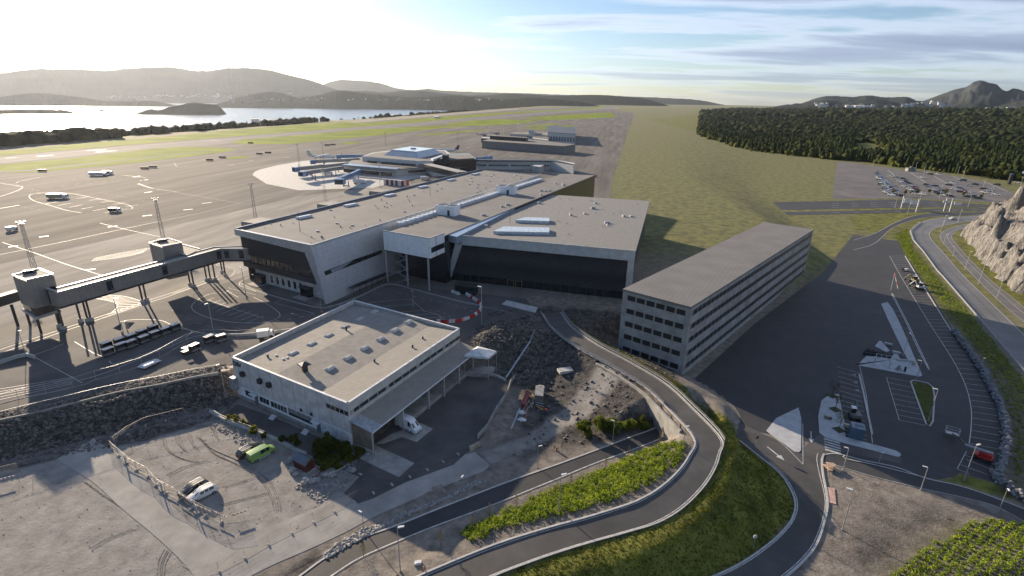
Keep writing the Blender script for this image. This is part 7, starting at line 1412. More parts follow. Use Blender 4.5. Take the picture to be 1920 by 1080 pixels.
# concrete edge wall of the yard (left) and fence posts on it
def wallrun(name, label, cat, pts, z, h, t, m, group=None, zs=None, smooth=True):
    P = [G(*p, z) for p in pts]; Q = catmull([tuple(p) for p in P], 2.0) if smooth else [tuple(p) for p in P]; m_ = MB()
    c = V3(P[len(P)//2], z); t_ = thing(name, label, cat, c, 0, group)
    for a, b in zip(Q[:-1], Q[1:]): m_.wall(a, b, z-.4, z+h, t)
    V = []; L = [Vector(q) for q in Q]; m_ = MB()
    for i, p in enumerate(L):
        d = (L[min(i+1, len(L)-1)]-L[max(i-1, 0)]); d.z = 0; d.normalize(); n_ = Vector((-d.y, d.x, 0))*t/2; V += [p+n_-zt*.5, p+n_+zt*h, p-n_+zt*h, p-n_-zt*.5]
    k = len(L); m_.add(V, [[4*i+j, 4*i+(j+1) % 4, 4*i+4+(j+1) % 4, 4*i+4+j] for i in range(k-1) for j in range(4)]+[[3, 2, 1, 0], [4*k-4, 4*k-3, 4*k-2, 4*k-1]]); part('wall_face', m_, m, t_); return t_, L
t_, L = wallrun('edge_wall', 'long low concrete edge wall above the rubble slope, left', 'wall', Zm(0, 560, 4, [(-80, 955), (0, 925), (300, 860), (600, 785), (900, 710), (1200, 655), (1450, 600), (1640, 565)]), 3.9, .55, .3, CONC)
def fence_line(t_, L, step, h, m=STEEL, rails=(.98,), r=.035):
    q = resamp([tuple(p) for p in L], max(2, int(sum((L[i+1]-L[i]).length for i in range(len(L)-1))/step)+1)); m_ = MB(); m2 = MB()
    for p in q: m_.cyl(Vector(p), Vector(p)+zt*h, r, r, 5)
    for a, b in zip(q[:-1], q[1:]):
        for f in rails: m2.beam(Vector(a)+zt*h*f, Vector(b)+zt*h*f, .035)
    parts('post', m_, m, t_); part('rail', m2, m, t_)
fence_line(t_, [p+zt*.5 for p in L], 5, 2.0)
wallrun('edge_wall', 'white-topped concrete wall below the far end of the yard, behind the freight building', 'wall', Zm(330, 590, 9, [(580, 355), (900, 368), (1200, 360), (1600, 320), (2000, 270), (2160, 235)]), 4.0, .8, .35, CONCL)
t_, L = wallrun('edge_wall', 'low concrete wall at the left edge with a blunt sunlit end', 'wall', Zm(0, 560, 4, [(-80, 515), (0, 490), (120, 450), (200, 432), (265, 450)]), 4.0, .9, .45, CONCL, smooth=False)
t_, L = wallrun('wire_fence', 'tall wire fence along the shaded yard, upper line', 'fence', Zm(0, 560, 4, [(-80, 815), (0, 790), (200, 740), (450, 690), (650, 640), (700, 615), (900, 560), (1150, 470), (1400, 330), (1560, 285), (1760, 300), (1920, 285)]), 4.02, .12, .2, CONC)
fence_line(t_, L, 4.2, 2.3)
t_, L = wallrun('plank_wall', 'curved board wall round the asphalt yard behind the delivery van', 'wall', Zm(840, 520, 3.6, [(450, 680), (420, 720), (400, 790), (340, 880), (300, 950), (270, 1010), (200, 1090)]), 0, 1.0, .25, CONC)
wallrun('yard_kerb_wall', 'low concrete edge round the end of the yard under the pointed awning', 'wall', Zm(840, 520, 3.6, [(0, 745), (60, 700), (120, 655), (170, 650), (262, 662), (320, 670), (390, 705)]), 0, .7, .4, CONCL)
# garden wall between gravel lot and freight building
t_, L = wallrun('garden_wall', 'long low concrete wall between the gravel lot and the access road', 'wall', Zm(400, 540, 3.4286, [(-20, 800), (60, 850), (150, 885), (300, 940), (420, 990), (520, 1045), (600, 1080)]), 0, .7, .4, CONCL); fence_line(t_, L, 3.5, 1.2)
# ------------------------------------------------------------ construction fences: panel + foot
FEN = mat('fence_steel', (.13, .13, .13), .5, .5, var=.05)
def panel_proto():
    t_ = local('fence_panel', 'panel', 'fence', ''); m_ = MB(); L = 3.5
    for a, b in (((0, 0, .1), (0, 0, 2.0)), ((L, 0, .1), (L, 0, 2.0)), ((0, 0, 2.0), (L, 0, 2.0)), ((0, 0, .15), (L, 0, .15))): m_.beam(a, b, .028)
    part('frame', m_, FEN, t_); m_ = MB()
    for k in range(1, 18): m_.beam((k*L/18, 0, .15), (k*L/18, 0, 2), .008)
    for k in range(1, 8): m_.beam((0, 0, .15+k*.23), (L, 0, .15+k*.23), .008)
    part('wire_mesh', m_, FEN, t_); m_ = MB(); m_.box((0, 0, .1), (.3, .75, .2)); m_.box((0, 0, .25), (.24, .3, .12)); part('concrete_foot', m_, CONCL, t_)
    return t_
PAN = panel_proto(); first = True
def fence(pts, z, label, group, n=None):
    global first
    P = resamp([tuple(T(*p)) for p in pts], 400); P = [Vector(p) for p in P]; s = 0; i = 0; cur = P[0]; out = []
    for p in P:
        if (p-cur).length >= 3.5: out.append((cur, p)); cur = p
    for k, (a, b) in enumerate(out):
        o = PAN if first else dup(PAN, a); first = False; d = b-a
        put(o, a, atan2(d.y, d.x), ORD[k]+' '+label, group)
fence(Zm(0, 780, 3.6, [(1290, 1100), (1470, 1060), (1620, 985), (1780, 890), (1925, 815)])+Zm(480, 780, 3.6, [(350, 740), (460, 685), (590, 620), (715, 555), (845, 500), (950, 450), (1070, 400), (1180, 355), (1285, 300), (1375, 255), (1480, 200)]), 0, 'fence panel from the lower left in the line beside the gravel road', 'fence panels along the gravel road')
fence(Zm(0, 780, 3.6, [(750, 225), (850, 315), (925, 370), (1000, 405), (1045, 460), (1105, 520), (1185, 550), (1290, 620), (1435, 700), (1550, 740), (1700, 680)]), 0, 'fence panel from the top in the line left of the parked cars', 'fence panels left of the parked cars')
fence(Zm(0, 780, 3.6, [(770, 200), (930, 80), (1250, 0)]), 0, 'fence panel from the left at the top of the gravel lot', 'fence panels at the top of the gravel lot')
fence(Zm(0, 780, 3.6, [(-40, 420), (100, 385), (250, 355)]), 0, 'fence panel from the left at the edge beside the shaded track', 'fence panels at the left edge')
fence(Zm(480, 780, 3.6, [(600, 470), (700, 400), (790, 320)]), 0, 'gate panel from the left between the bushes and the yard', 'gate panels by the yard')
for k, (a, b) in enumerate((((850, 310), (980, 372)), ((1050, 455), (1180, 520)), ((1200, 545), (1300, 610)), ((1320, 630), (1430, 680)), ((1450, 680), (1540, 720)), ((1575, 705), (1680, 670)), ((0, 465), (110, 435)))):
    a, b = (T(*Zm(0, 780, 3.6, [q])[0]) for q in (a, b)); t_ = thing('barrier_board', '%s red and white barrier board from the top of the fence by the parked cars' % ORD[k] if k < 6 else 'narrow barrier board on the fence at the left edge', 'barrier', (a+b)/2, 0, 'barrier boards on the fences' if k < 6 else None); m_ = MB(); m2 = MB()
    for j in range(8): (m_ if j % 2 else m2).beam(a.lerp(b, j/8)+zt*1.05, a.lerp(b, (j+1)/8)+zt*1.05, .05, .2)
    part('white_stripes', m_, WHITEM, t_); part('red_stripes', m2, mat('dull_red', (.35, .08, .04), .6), t_)
for k, (x, y) in enumerate(((850, 320), (1095, 505), (1328, 655))):
    p = T(*Zm(0, 780, 3.6, [(x, y)])[0]); t_ = local('signboard', 'pale sign board leaning on the fence by the parked cars, the %s of three' % ('upper', 'middle', 'lower')[k], 'sign'); m_ = MB(); m_.box((0, 0, 1.1), (1.3, .06, 1.6)); part('board', m_, mat('board_grey', (.42, .44, .46), .6), t_); m_ = MB(); m_.box((0, 0, .12), (1.0, .7, .24)); part('sign_foot', m_, CONC, t_); put(t_, p, -.75)
def ramp_rail(name, label, L, z=1.0, step=2.6):
    L = [Vector(tuple(p)) for p in L]; t_ = thing(name, label, 'railing', L[len(L)//2]); q = [Vector(p) for p in resamp([tuple(p) for p in L], int(sum((L[i+1]-L[i]).length for i in range(len(L)-1))/step)+1)]; m_ = MB(); m2 = MB()
    for p in q: m_.beam(p, p+zt*z, .08)
    for a, b in zip(q[:-1], q[1:]): m2.beam(a+zt*z, b+zt*z, .06, .06); m2.beam(a+zt*z*.55, b+zt*z*.55, .05, .28)
    parts('post', m_, STEEL, t_); part('rail', m2, STEEL, t_)
_w = [(float(q[0]), float(q[1]), float(q[2])) for q in inset(RAL, RAR, -.32)[24:46]]; V = []; t_ = thing('retaining_wall', 'concrete retaining wall holding up the ramp road beside the footpath end', 'wall', (_w[10][0], _w[10][1], 0)); m_ = MB()
for _p, _q in zip(_w[:-1], _w[1:]): m_.wall(_p, _q, -.5, (_p[2]+_q[2])/2-.02, .45)
part('wall_face', m_, CONC, t_)
ramp_rail('guard_rail', 'steel guard rail along the upper left side of the curved ramp road', inset(RAL, RAR, -.07)[:40]); ramp_rail('guard_rail', 'steel guard rail along the right side of the curved ramp road', inset(RAL, RAR, 1.07)[:52])
ramp_rail('guard_rail', 'steel guard rail along the left edge of the highway above the shrub rows', [tuple(G(*p))+() for p in P2L[4:]], .8, 4)
# ============================================================ VEGETATION
SHRUB = leafmat('yellow_green_shrub', (.31, .37, .035), (.09, .15, .02), scale=.55, trans=.35); SHRUBD = leafmat('green_shrub', (.13, .16, .025), (.05, .07, .012), scale=.8, trans=.25); LEAFY = leafmat('bush_leaves', (.10, .12, .025), (.035, .045, .012), scale=.9, trans=.3)
def leafballs(name, pos, rad, n, leaf, m, kind='stuff', flat=.8, up=.4):
    """clusters of small leaf quads scattered in soft balls"""
    C = np.repeat(pos, n, 0); Rr = np.repeat(rad, n)[:, None]; v = rng.normal(size=(len(C), 3)); v /= np.linalg.norm(v, axis=1)[:, None]; v *= rng.random((len(C), 1))**.45
    c = C+v*Rr*np.array([1, 1, flat])+np.array([0, 0, 1])*Rr*up
    a = rng.normal(size=(len(C), 3)); a /= np.linalg.norm(a, axis=1)[:, None]; b = np.cross(a, rng.normal(size=(len(C), 3))); b /= np.linalg.norm(b, axis=1)[:, None]
    s = leaf*(.6+.8*rng.random((len(C), 1))); Q = np.stack([c-a*s-b*s*.6, c+a*s-b*s*.6, c+a*s+b*s*.6, c-a*s+b*s*.6], 1).reshape(-1, 3)
    o = rawmesh(name, Q, np.arange(len(Q)).reshape(-1, 4), m); 
    if kind: o['kind'] = kind
    return o
def grid_in(poly, sp, ang, jit=.25):
    P = np.array(poly); c = P.mean(0); r = np.abs(P-c).max()*1.5; k = np.arange(-r, r, sp); X, Y = np.meshgrid(k, k); X, Y = X.ravel()+rng.normal(size=X.size)*sp*jit*.6, Y.ravel()+rng.normal(size=Y.size)*sp*jit*.6
    q = np.c_[c[0]+X*cos(ang)-Y*sin(ang), c[1]+X*sin(ang)+Y*cos(ang)]; return q[sdpoly(poly, q[:, 0], q[:, 1]) > .2]
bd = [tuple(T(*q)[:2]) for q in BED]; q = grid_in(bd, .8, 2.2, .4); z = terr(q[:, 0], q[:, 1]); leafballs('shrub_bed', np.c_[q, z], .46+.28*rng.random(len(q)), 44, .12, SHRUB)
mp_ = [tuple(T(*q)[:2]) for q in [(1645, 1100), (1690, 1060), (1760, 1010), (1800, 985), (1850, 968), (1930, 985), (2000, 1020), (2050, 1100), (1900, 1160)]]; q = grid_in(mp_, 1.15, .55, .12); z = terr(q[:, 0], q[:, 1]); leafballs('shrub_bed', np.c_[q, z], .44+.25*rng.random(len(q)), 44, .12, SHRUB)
# planted rows between parking and highway
er = resamp(catmull(XY([(1693, 470), (1735, 530), (1790, 600), (1822, 640), (1855, 690), (1880, 740), (1897, 790), (1905, 850), (1900, 905)]), 1), 140); el = resamp(catmull(XY([(1708, 462), (1755, 518), (1813, 582), (1850, 625), (1890, 675), (1930, 730), (1965, 790), (1985, 850), (1990, 900)]), 1), 140); Q = []
for a, b in zip(er, el):
    w_r = np.linalg.norm(b-a); nn_ = max(2, int(w_r/1.5))
    for k in range(nn_):
        if rng.random() < .93: Q.append(a+(b-a)*((k+.5)/nn_)+rng.normal(size=2)*.2)
q = np.array(Q); z = terr(q[:, 0], q[:, 1]); leafballs('shrub_rows', np.c_[q, z], .34+.2*rng.random(len(q)), 17, .12, SHRUB)
q = scatter(XY([(1678, 440), (1700, 428), (1708, 445), (1712, 462), (1700, 470), (1690, 465)]), 500); z = terr(q[:, 0], q[:, 1]); leafballs('grass_tufts', np.c_[q, z], np.full(len(q), .3), 10, .12, SHRUB)
# grass tufts on the embankment
q = scatter(GRASS1, 9000); z = terr(q[:, 0], q[:, 1]); leafballs('grass_tufts', np.c_[q, z], .12+.14*rng.random(len(q)), 6, .07, leafmat('bank_grass', (.19, .19, .02), (.07, .08, .012), scale=.4, trans=.3), up=.1)
# bushes round the shed and along the garden wall
bz = XY(Zm(480, 780, 3.6, [(400, 290), (380, 200), (480, 130), (560, 150), (640, 210), (760, 200), (700, 290), (600, 350), (470, 400), (440, 340)])); q = scatter(bz, 110); z = terr(q[:, 0], q[:, 1]); leafballs('undergrowth', np.c_[q, z], .4+.7*rng.random(len(q)), 170, .11, leafmat('undergrowth_leaves', (.16, .17, .035), (.045, .055, .014), scale=1.2, trans=.3))
def bush(px, py, r, h, m, label, n=900, name='bush', leaf=.1, z=None):
    p = G(px, py, z) if z is not None else T(px, py); t_ = local(name, label, 'bush' if name == 'bush' else 'tree')
    k = int(4+h*2); pos = np.stack([rng.normal(size=k)*r*.35, rng.normal(size=k)*r*.35, rng.random(k)*h*.75+.1*h], 1); rad = r*(.35+.4*rng.random(k))*(1-.35*pos[:, 2]/h)
    o = leafballs('crown' if name != 'bush' else 'foliage', pos, rad, n//k, leaf, m, None, 1.0, .2); o.parent = t_; OFF[o.name] = Vector((0, 0, 0))
    m_ = MB(); [m_.cyl((0, 0, -.1), (random.uniform(-.3, .3)*r, random.uniform(-.3, .3)*r, h*.7), .05+.012*h, .015, 5) for _ in range(3 if name == 'bush' else 1)]; part('trunk' if name != 'bush' else 'stem', m_, mat('bark', (.09, .07, .05), .9), t_); put(t_, p, random.random()*6); return t_
YL = leafmat('yellow_leaves', (.28, .27, .05), (.10, .11, .02), scale=1.5, trans=.45)
zd = lambda *p: Zm(400, 540, 3.4286, p)
for k, (x, y, r, h, mm, l_) in enumerate(((110, 850, .9, 1.6, YL, 'yellow-green bush at the left end of the garden wall'), (150, 865, .9, 1.7, YL, 'pale flowering bush next to the left end of the garden wall'), (195, 885, .8, 1.4, YL, 'greenish bush in the middle of the sunlit row by the garden wall'), (230, 900, .7, 1.2, LEAFY, 'small dark bush at the end of the sunlit row'), (265, 935, .8, 2.0, YL, 'bright yellow bush standing alone by the garden wall'), (330, 960, .8, 1.3, LEAFY, 'low dark bush in shade behind the garden wall'), (455, 1000, .9, 1.8, LEAFY, 'dark green bush behind the garden wall near the steps'))):
    bush(*zd((x, y))[0], r, h, mm, l_, z=0)
for x, y, r, h, mm, l_ in ((525, 1040, 1.0, 4.2, LEAFY, 'dark spruce-like tree left of the red shed'), (745, 1060, 1.3, 5.2, LEAFY, 'taller tree with pale top in front of the freight building shutter'), (855, 1085, 1.1, 3.4, LEAFY, 'dark small tree at the building corner by the yard'), (700, 1090, 1.2, 3.0, LEAFY, 'bushy small tree right behind the red shed')):
    bush(*zd((x, y))[0], r, h, mm, l_, 1600, 'small_tree', .12, z=0)
OLV = leafmat('olive_bush', (.20, .23, .04), (.07, .09, .02), scale=.8, trans=.35)
for x, y, r, h, l_ in ((1100, 815, 1.9, 2.6, 'round olive bush left of the bushes above the footpath'), (1128, 803, 1.7, 2.8, 'olive bush behind the round one above the footpath'), (1150, 808, 1.8, 2.6, 'bright bush in the middle of the group above the footpath'), (1178, 808, 1.8, 2.4, 'bright bush at the right of the group above the footpath'), (1205, 800, 1.6, 2.2, 'last bush of the group, next to the footpath bend')):
    bush(x, y, r, h, OLV, l_, 2600, leaf=.13)
# saplings
BR = leafmat('sapling_leaves', (.16, .13, .05), (.08, .07, .03), scale=2, trans=.3)
for x, y, h, l_ in ((682, 1045, 3.0, 'thin sapling at the footpath bend, lowest of the row'), (827, 1027, 3.4, 'leafy brown sapling on the sandy verge left of the shrub bed'), (886, 992, 3.0, 'thin sapling at the left tip of the shrub bed'), (918, 975, 3.6, 'brown sapling just right of the shrub bed tip'), (968, 957, 3.2, 'sapling behind the tall lamp in the shrub bed, left'), (1040, 935, 3.0, 'thin sapling on the upper edge of the shrub bed, left of centre'), (1070, 915, 3.3, 'sapling on the upper edge of the shrub bed, centre'), (1135, 882, 3.4, 'sapling on the upper edge of the shrub bed, right of centre'), (1178, 862, 3.2, 'pale sapling where the bed meets the footpath'), (1236, 832, 3.0, 'last sapling by the top end of the shrub bed')):
    p = T(x, y); t_ = local('sapling', l_, 'tree', 'saplings along the shrub bed'); m_ = MB(); m_.cyl((0, 0, 0), (0, 0, h), .045, .015, 5); [m_.cyl((0, 0, h*(.35+.08*k)), (cos(k*2.4)*.5, sin(k*2.4)*.5, h*(.5+.08*k)), .015, .006, 4) for k in range(6)]; part('trunk', m_, mat('bark', (.09, .07, .05)), t_)
    m_ = MB(); [m_.cyl((s*.35, 0, 0), (s*.35, 0, 1.1), .03, .03, 5) for s in (1, -1)]; parts('stake', m_, mat('stake_wood', (.3, .24, .16), .8), t_)
    pos = np.array([(0, 0, h*f) for f in (.45, .6, .75, .9)]); o = leafballs('crown', pos, np.array([.45, .5, .4, .25]), 40, .05, BR, None, 1.3, 0); o.parent = t_; OFF[o.name] = Vector((0, 0, 0)); put(t_, p, random.random()*6)
# street trees on the pavement and at the car park
for x, y, h, l_ in ((1566, 768, 4.0, 'bare dark street tree on the pavement, upper one'), (1573, 806, 4.2, 'bare dark street tree on the pavement by the blue-grey container'), (1560, 742, 3.6, 'bare street tree at the upper left tip of the pavement')):
    p = G(x, y, .15); t_ = local('street_tree', l_, 'tree'); m_ = MB(); m_.cyl((0, 0, 0), (0, 0, h*.6), .07, .04, 6)
    for k in range(14): a = k*2.4; m_.cyl((0, 0, h*(.35+.02*k)), (cos(a)*(1.1-.04*k), sin(a)*(1.1-.04*k), h*(.6+.03*k)), .03, .01, 4)
    part('trunk', m_, mat('bark', (.09, .07, .05)), t_); pos = rng.normal(size=(10, 3))*np.array([.6, .6, .5])+np.array([0, 0, h*.75]); o = leafballs('crown', pos, np.full(10, .45), 30, .06, LEAFY, None, 1, 0); o.parent = t_; OFF[o.name] = Vector((0, 0, 0))
    m_ = MB(); m_.box((0, 0, .04), (1.9, 1.9, .1)); part('tree_pit', m_, mat('pit_grass', (.05, .055, .02), .9), t_); put(t_, p, .3)
def crowntree(px, py, r, h, label, m, z=0, group=None, n=1500, leaf=.35):
    p = G(px, py, z); t_ = local('broadleaf_tree', label, 'tree', group); m_ = MB(); m_.cyl((0, 0, 0), (0, 0, h*.5), .2, .12, 6); [m_.cyl((0, 0, h*.3), (cos(k*1.6)*r*.6, sin(k*1.6)*r*.6, h*.65), .08, .03, 4) for k in range(4)]; part('trunk', m_, mat('bark', (.09, .07, .05)), t_)
    pos = rng.normal(size=(9, 3))*np.array([r*.4, r*.4, h*.14])+np.array([0, 0, h*.62]); o = leafballs('crown', pos, np.full(9, r*.5), n//9, leaf, m, None, 1, 0); o.parent = t_; OFF[o.name] = Vector((0, 0, 0)); put(t_, p, 1)
crowntree(922, 316, 4.5, 8, 'round yellow-green tree before the white terminal wing', OLV, 4)
for k, (x, y) in enumerate(((1210, 262), (1290, 270), (1400, 280), (1480, 296), (1600, 310))):
    crowntree(*zg((x, y))[0], 2.8, 8, 'roundish dark tree behind the far car park, number %s from the left of five' % ('one', 'two', 'three', 'four', 'five')[k], WOOD, 0, 'row of trees behind the far car park', 700, .4)
for k, (x, y) in enumerate(((282, 505), (432, 510), (578, 505), (735, 500), (935, 512), (1158, 530), (1377, 555))):
    crowntree(*zg((x, y))[0], 1.4, 5.2, 'small brownish tree among the front parked cars of the far car park, %s' % ('leftmost', 'second', 'third', 'fourth', 'fifth', 'sixth', 'rightmost')[k], BR, 0, 'small trees among the parked cars', 260, .22)
# individual trees standing out of the shore belt
CON = clumps
def spruce_mesh(h=9):
    pos = []; rad = []
    for k in range(9): f = k/9; pos.append((0, 0, h*(.15+.85*f))); rad.append(h*.22*(1-f)+.15)
    return np.array(pos), np.array(rad)
shore = [(385, 'c', 'rounded tree top left of the shore trees'), (402, 'r', 'broad dark tree in the middle of the shore trees'), (283, 'r', 'big round tree rising from the shore belt'), (445, 'r', 'round tree left of the shore spruces'), (464, 'c', 'tall dark spruce by the shore hall'), (475, 'c', 'slim spruce right of the tallest'), (490, 'c', 'pointed spruce in the shore group, third'), (500, 'c', 'pointed spruce behind the pale hall'), (512, 'c', 'short spruce right of the pale hall'), (520, 'c', 'last spruce of the shore group'), (318, 'r', 'low round tree right of the sunlit gap'), (345, 'r', 'low dark tree near the small grey houses'), (430, 'r', 'dense round tree before the shore hall'), (604, 'r', 'dark tree on the skyline beyond the knoll'), (640, 'r', 'cluster tree top right of the knoll'), (668, 'c', 'pointed tree right of the knoll'), (700, 'c', 'small tree at the water gap')]
for k, (x, ty_, l_) in enumerate(shore):
    e_d = 190 if x < 560 else 300; d = ray(x, 240); 
    t = 0; den = (d.x*RN.x+d.y*RN.y); t = (e_d-((0-ra.x)*RN.x+(0-ra.y)*RN.y))/den; p = Vector((d.x*t, d.y*t, 0)); p.z = th(p.x, p.y); t_ = local('shore_tree', l_, 'tree', 'trees along the shore')
    m_ = MB(); m_.cyl((0, 0, 0), (0, 0, 9), .35, .15, 6); part('trunk', m_, mat('bark', (.09, .07, .05)), t_)
    if ty_ == 'c': pos, rad = spruce_mesh(22)
    else: pos = rng.normal(size=(9, 3))*np.array([3.2, 3.2, 2.4])+np.array([0, 0, 11]); rad = np.full(9, 4.0)
    o = leafballs('crown', pos, rad, 90, .75, WOODDARK, None, 1, 0); o.parent = t_; OFF[o.name] = Vector((0, 0, 0)); put(t_, p, k)
# ============================================================ SMALL THINGS NEAR THE FREIGHT BUILDING
zr3 = lambda *p: Zm(540, 820, 10.8, p)
s0_ = G(*zr3((135, 600))[0]); s1_ = G(*zr3((375, 725))[0]); s2_ = G(*zr3((540, 620))[0]); a_ = atan2((s1_-s0_).y, (s1_-s0_).x); Lx = (s1_-s0_).length; Ly = (s2_-s1_).length
sh = local('shed', 'small dark red wooden shed with a grey pitched roof', 'shed'); rm = mat('falu_red', (.115, .022, .014), .8, var=.12, scale=1)
m_ = MB(); m_.box((Lx/2, Ly/2, .95), (Lx, Ly, 1.9)); part('wall', m_, rm, sh); m_ = MB(); m_.add([(Lx, 0, 1.9), (Lx, Ly, 1.9), (Lx, Ly/2, 2.75), (0, 0, 1.9), (0, Ly, 1.9), (0, Ly/2, 2.75)], [[0, 1, 2], [5, 4, 3]]); part('gable', m_, rm, sh)
RT = lined('shed_roof', (.10, .12, .15), (.05, .06, .08), .35, .06, (cos(a_), sin(a_), 0), rough=.5, bump=.3)
m_ = MB(); m_.slab((-.25, -.25, 1.72), (Lx+.25, -.25, 1.72), (Lx+.25, Ly/2, 2.8), (-.25, Ly/2, 2.8), .1); m_.slab((-.25, Ly/2, 2.8), (Lx+.25, Ly/2, 2.8), (Lx+.25, Ly+.25, 1.72), (-.25, Ly+.25, 1.72), .1); part('roof', m_, RT, sh)
m_ = MB(); m_.box((Lx+.02, Ly/2, .95), (.05, .85, 1.7)); part('door', m_, mat('dark_red_door', (.07, .015, .01), .7), sh); m_ = MB(); m_.box((Lx+.03, Ly/2, 2.2), (.05, .5, .25)); part('house_sign', m_, YELLOW, sh); m_ = MB(); [m_.box((x, y, .95), (.12, .12, 1.9)) for x in (0, Lx) for y in (0, Ly)]; parts('corner_board', m_, DARKM, sh)
m_ = MB(); m_.box((Lx/2, Ly/2-.3, .05), (Lx+1.2, Ly+1.2, .1)); part('concrete_pad', m_, CONC, sh); put(sh, s0_, a_)
def tube(name, pts, r, m, label, cat, closed=False):
    P = catmull([tuple(p) for p in pts], .3); m_ = MB(); [m_.cyl(a, b, r, r, 6, cap=False) for a, b in zip(P[:-1], P[1:])]; return single(name, m_, m, label, cat)
tube('hose', [G(*p, .12) for p in zr3((545, 600), (640, 650), (650, 710), (560, 790), (430, 830), (370, 850), (460, 870), (540, 880))], .09, mat('red_hose', (.16, .04, .02), .6), 'dark red hose coiling from the shed to the white caps', 'hose')
for (x, y, l_) in ((340, 865, 'larger white plastic drum lying at the hose end by the shed'), (555, 875, 'small white cap at the right hose end')):
    p = G(*zr3((x, y))[0]); m_ = MB(); m_.cyl(p+Vector((-.3, 0, .3)), p+Vector((.3, .1, .3)), .28, .28, 12); m_.cyl(p+Vector((.3, .1, .3)), p+Vector((.42, .12, .3)), .16, .16, 10); single('plastic_drum', m_, WHITEM, l_, 'drum')
for k, (a, b) in enumerate((((800, 755), (950, 650)), ((830, 750), (1160, 590)), ((195, 930), (270, 960)))):
    a, b = G(*zr3(a)[0], .5), G(*zr3(b)[0], .5); m_ = MB(); m_.beam(a, b, .12, .06); single('plank', m_, mat('pale_timber', (.5, .48, .42), .8), ('short white plank on the boulders below the bushes', 'long white plank on the boulders below the bushes', 'short pale plank lying on the gravel by the shed')[k], 'plank')
def pallet(label, px, py, rz, s=1.2, name='pallet', z=None, stack=1, m=None):
    p = T(px, py); t_ = local(name, label, 'pallet'); mm = m or mat('pallet_wood', (.3, .27, .22), .85)
    m_ = MB()
    for q in range(stack):
        for k in range(7): m_.box((0, -s*.5+k*s/6, .13+.16*q), (s, .1, .025))
    part('deck', m_, mm, t_); m_ = MB(); [m_.box((x, 0, .06), (.09, s, .1)) for x in (-s*.45, 0, s*.45)]; parts('bearer', m_, mm, t_); return put(t_, p, rz)
pallet('slatted timber pallet beside the gravel road, upper right of two', 480+1235/3.6, 780+500/3.6, .5, 1.9, stack=2); pallet('flat pale pallet beside the gravel road, lower left of two', 480+1178/3.6, 780+537/3.6, .5, 1.8)
pallet('dark wooden pallet on the lawn corner by the garden wall', 400+470/3.43, 540+1060/3.43, .4, 1.6); 
m_ = MB(); p = T(480+1475/3.6, 780+215/3.6); m_.box(p+zt*.4, (2.4, .55, .8), .75); single('concrete_block', m_, mat('tan_concrete', (.4, .34, .26), .85), 'tan concrete block at the lower end of the curved board wall', 'block')
for k, (x, y) in enumerate(((1085, 1000), (1100, 995))): p = T(480+x/3.6, 780+y/3.6); m_ = MB(); m_.prism([(p.x-.35, p.y-.3), (p.x+.4, p.y-.2), (p.x+.3, p.y+.35), (p.x-.3, p.y+.3)], p.z-.1, p.z+.35); single('white_stone', m_, WHITEM, ('left of two white stones on the sandy verge', 'right of two white stones on the sandy verge')[k], 'stone')
t_ = local('marker_post', 'short red and yellow marker post at the bottom kerb', 'post'); m_ = MB(); m_.cyl((0, 0, 0), (0, 0, .5), .1); part('post', m_, mat('sign_red', (.45, .03, .02), .5), t_); m_ = MB(); m_.cyl((0, 0, .5), (0, 0, 1.0), .1); part('post_top', m_, YELLOW, t_); put(t_, T(794.5, 1072))
# crates at the wall corner left of the building
for k, (x, y) in enumerate(((840, 970), (910, 930), (790, 930))):
    p = G(*zl((x, y))[0], 3.4); m_ = MB(); m_.box(p+zt*.3, (1.9, 1.3, .8), .5); single('pallet_stack', m_, mat('pallet_tan', (.45, .38, .3), .85), ('large pale pallet stack', 'right pale pallet stack', 'left small pallet stack')[k]+' beside the left corner of the freight building', 'pallet stack')
# ------------------------------------------------------------ building site
zs_ = lambda *p: Zm(940, 700, 9, p)
def P9(x, y, h=0): q = T(*zs_((x, y))[0]); return q+zt*h
sk = thing('skip', 'dull red open steel container on the building site', 'container', P9(400, 500)); c4 = [P9(x, y, 0) for x, y in ((335, 600), (400, 610), (475, 390), (420, 370))]
m_ = MB(); m_.prism([tuple(p[:2]) for p in c4], c4[0].z-.3, c4[0].z+1.3); part('body', m_, mat('skip_red', (.20, .035, .03), .6), sk); m_ = MB(); [m_.beam(V3(c4[i], c4[0].z+1.35), V3(c4[(i+1) % 4], c4[0].z+1.35), .14) for i in range(4)]; part('rim', m_, mat('skip_rim', (.28, .06, .05), .5), sk)
ct = thing('site_cabin', 'grey weathered site cabin with planks leaning on it', 'cabin', P9(640, 500)); c4 = [P9(x, y, 0) for x, y in ((560, 500), (700, 525), (715, 370), (575, 350))]; z_ = min(p.z for p in c4)
m_ = MB(); m_.prism([tuple(p[:2]) for p in c4], z_-.2, z_+2.2); part('wall', m_, mat('weathered_grey', (.16, .155, .15), .8, var=.2, scale=1), ct); m_ = MB(); m_.prism([tuple(p[:2]) for p in c4], z_+2.2, z_+2.35); part('roof', m_, mat('tarp_grey', (.22, .22, .22), .6), ct)
rg = thing('concrete_ring', 'pale concrete ring standing behind the site cabin', 'pipe ring', P9(655, 330)); p = P9(655, 330); m_ = MB(); n = 20
vs = [p+Vector((cos(2*pi*k/n)*r, sin(2*pi*k/n)*r, z)) for z in (0, 1.6) for r in (.95, .7) for k in range(n)]; m_.add(vs, [[k, (k+1) % n, 2*n+(k+1) % n, 2*n+k] for k in range(n)]+[[n+(k+1) % n, n+k, 3*n+k, 3*n+(k+1) % n] for k in range(n)]+[[2*n+k, 2*n+(k+1) % n, 3*n+(k+1) % n, 3*n+k] for k in range(n)]); part('ring', m_, mat('ring_concrete', (.5, .46, .38), .85), rg)
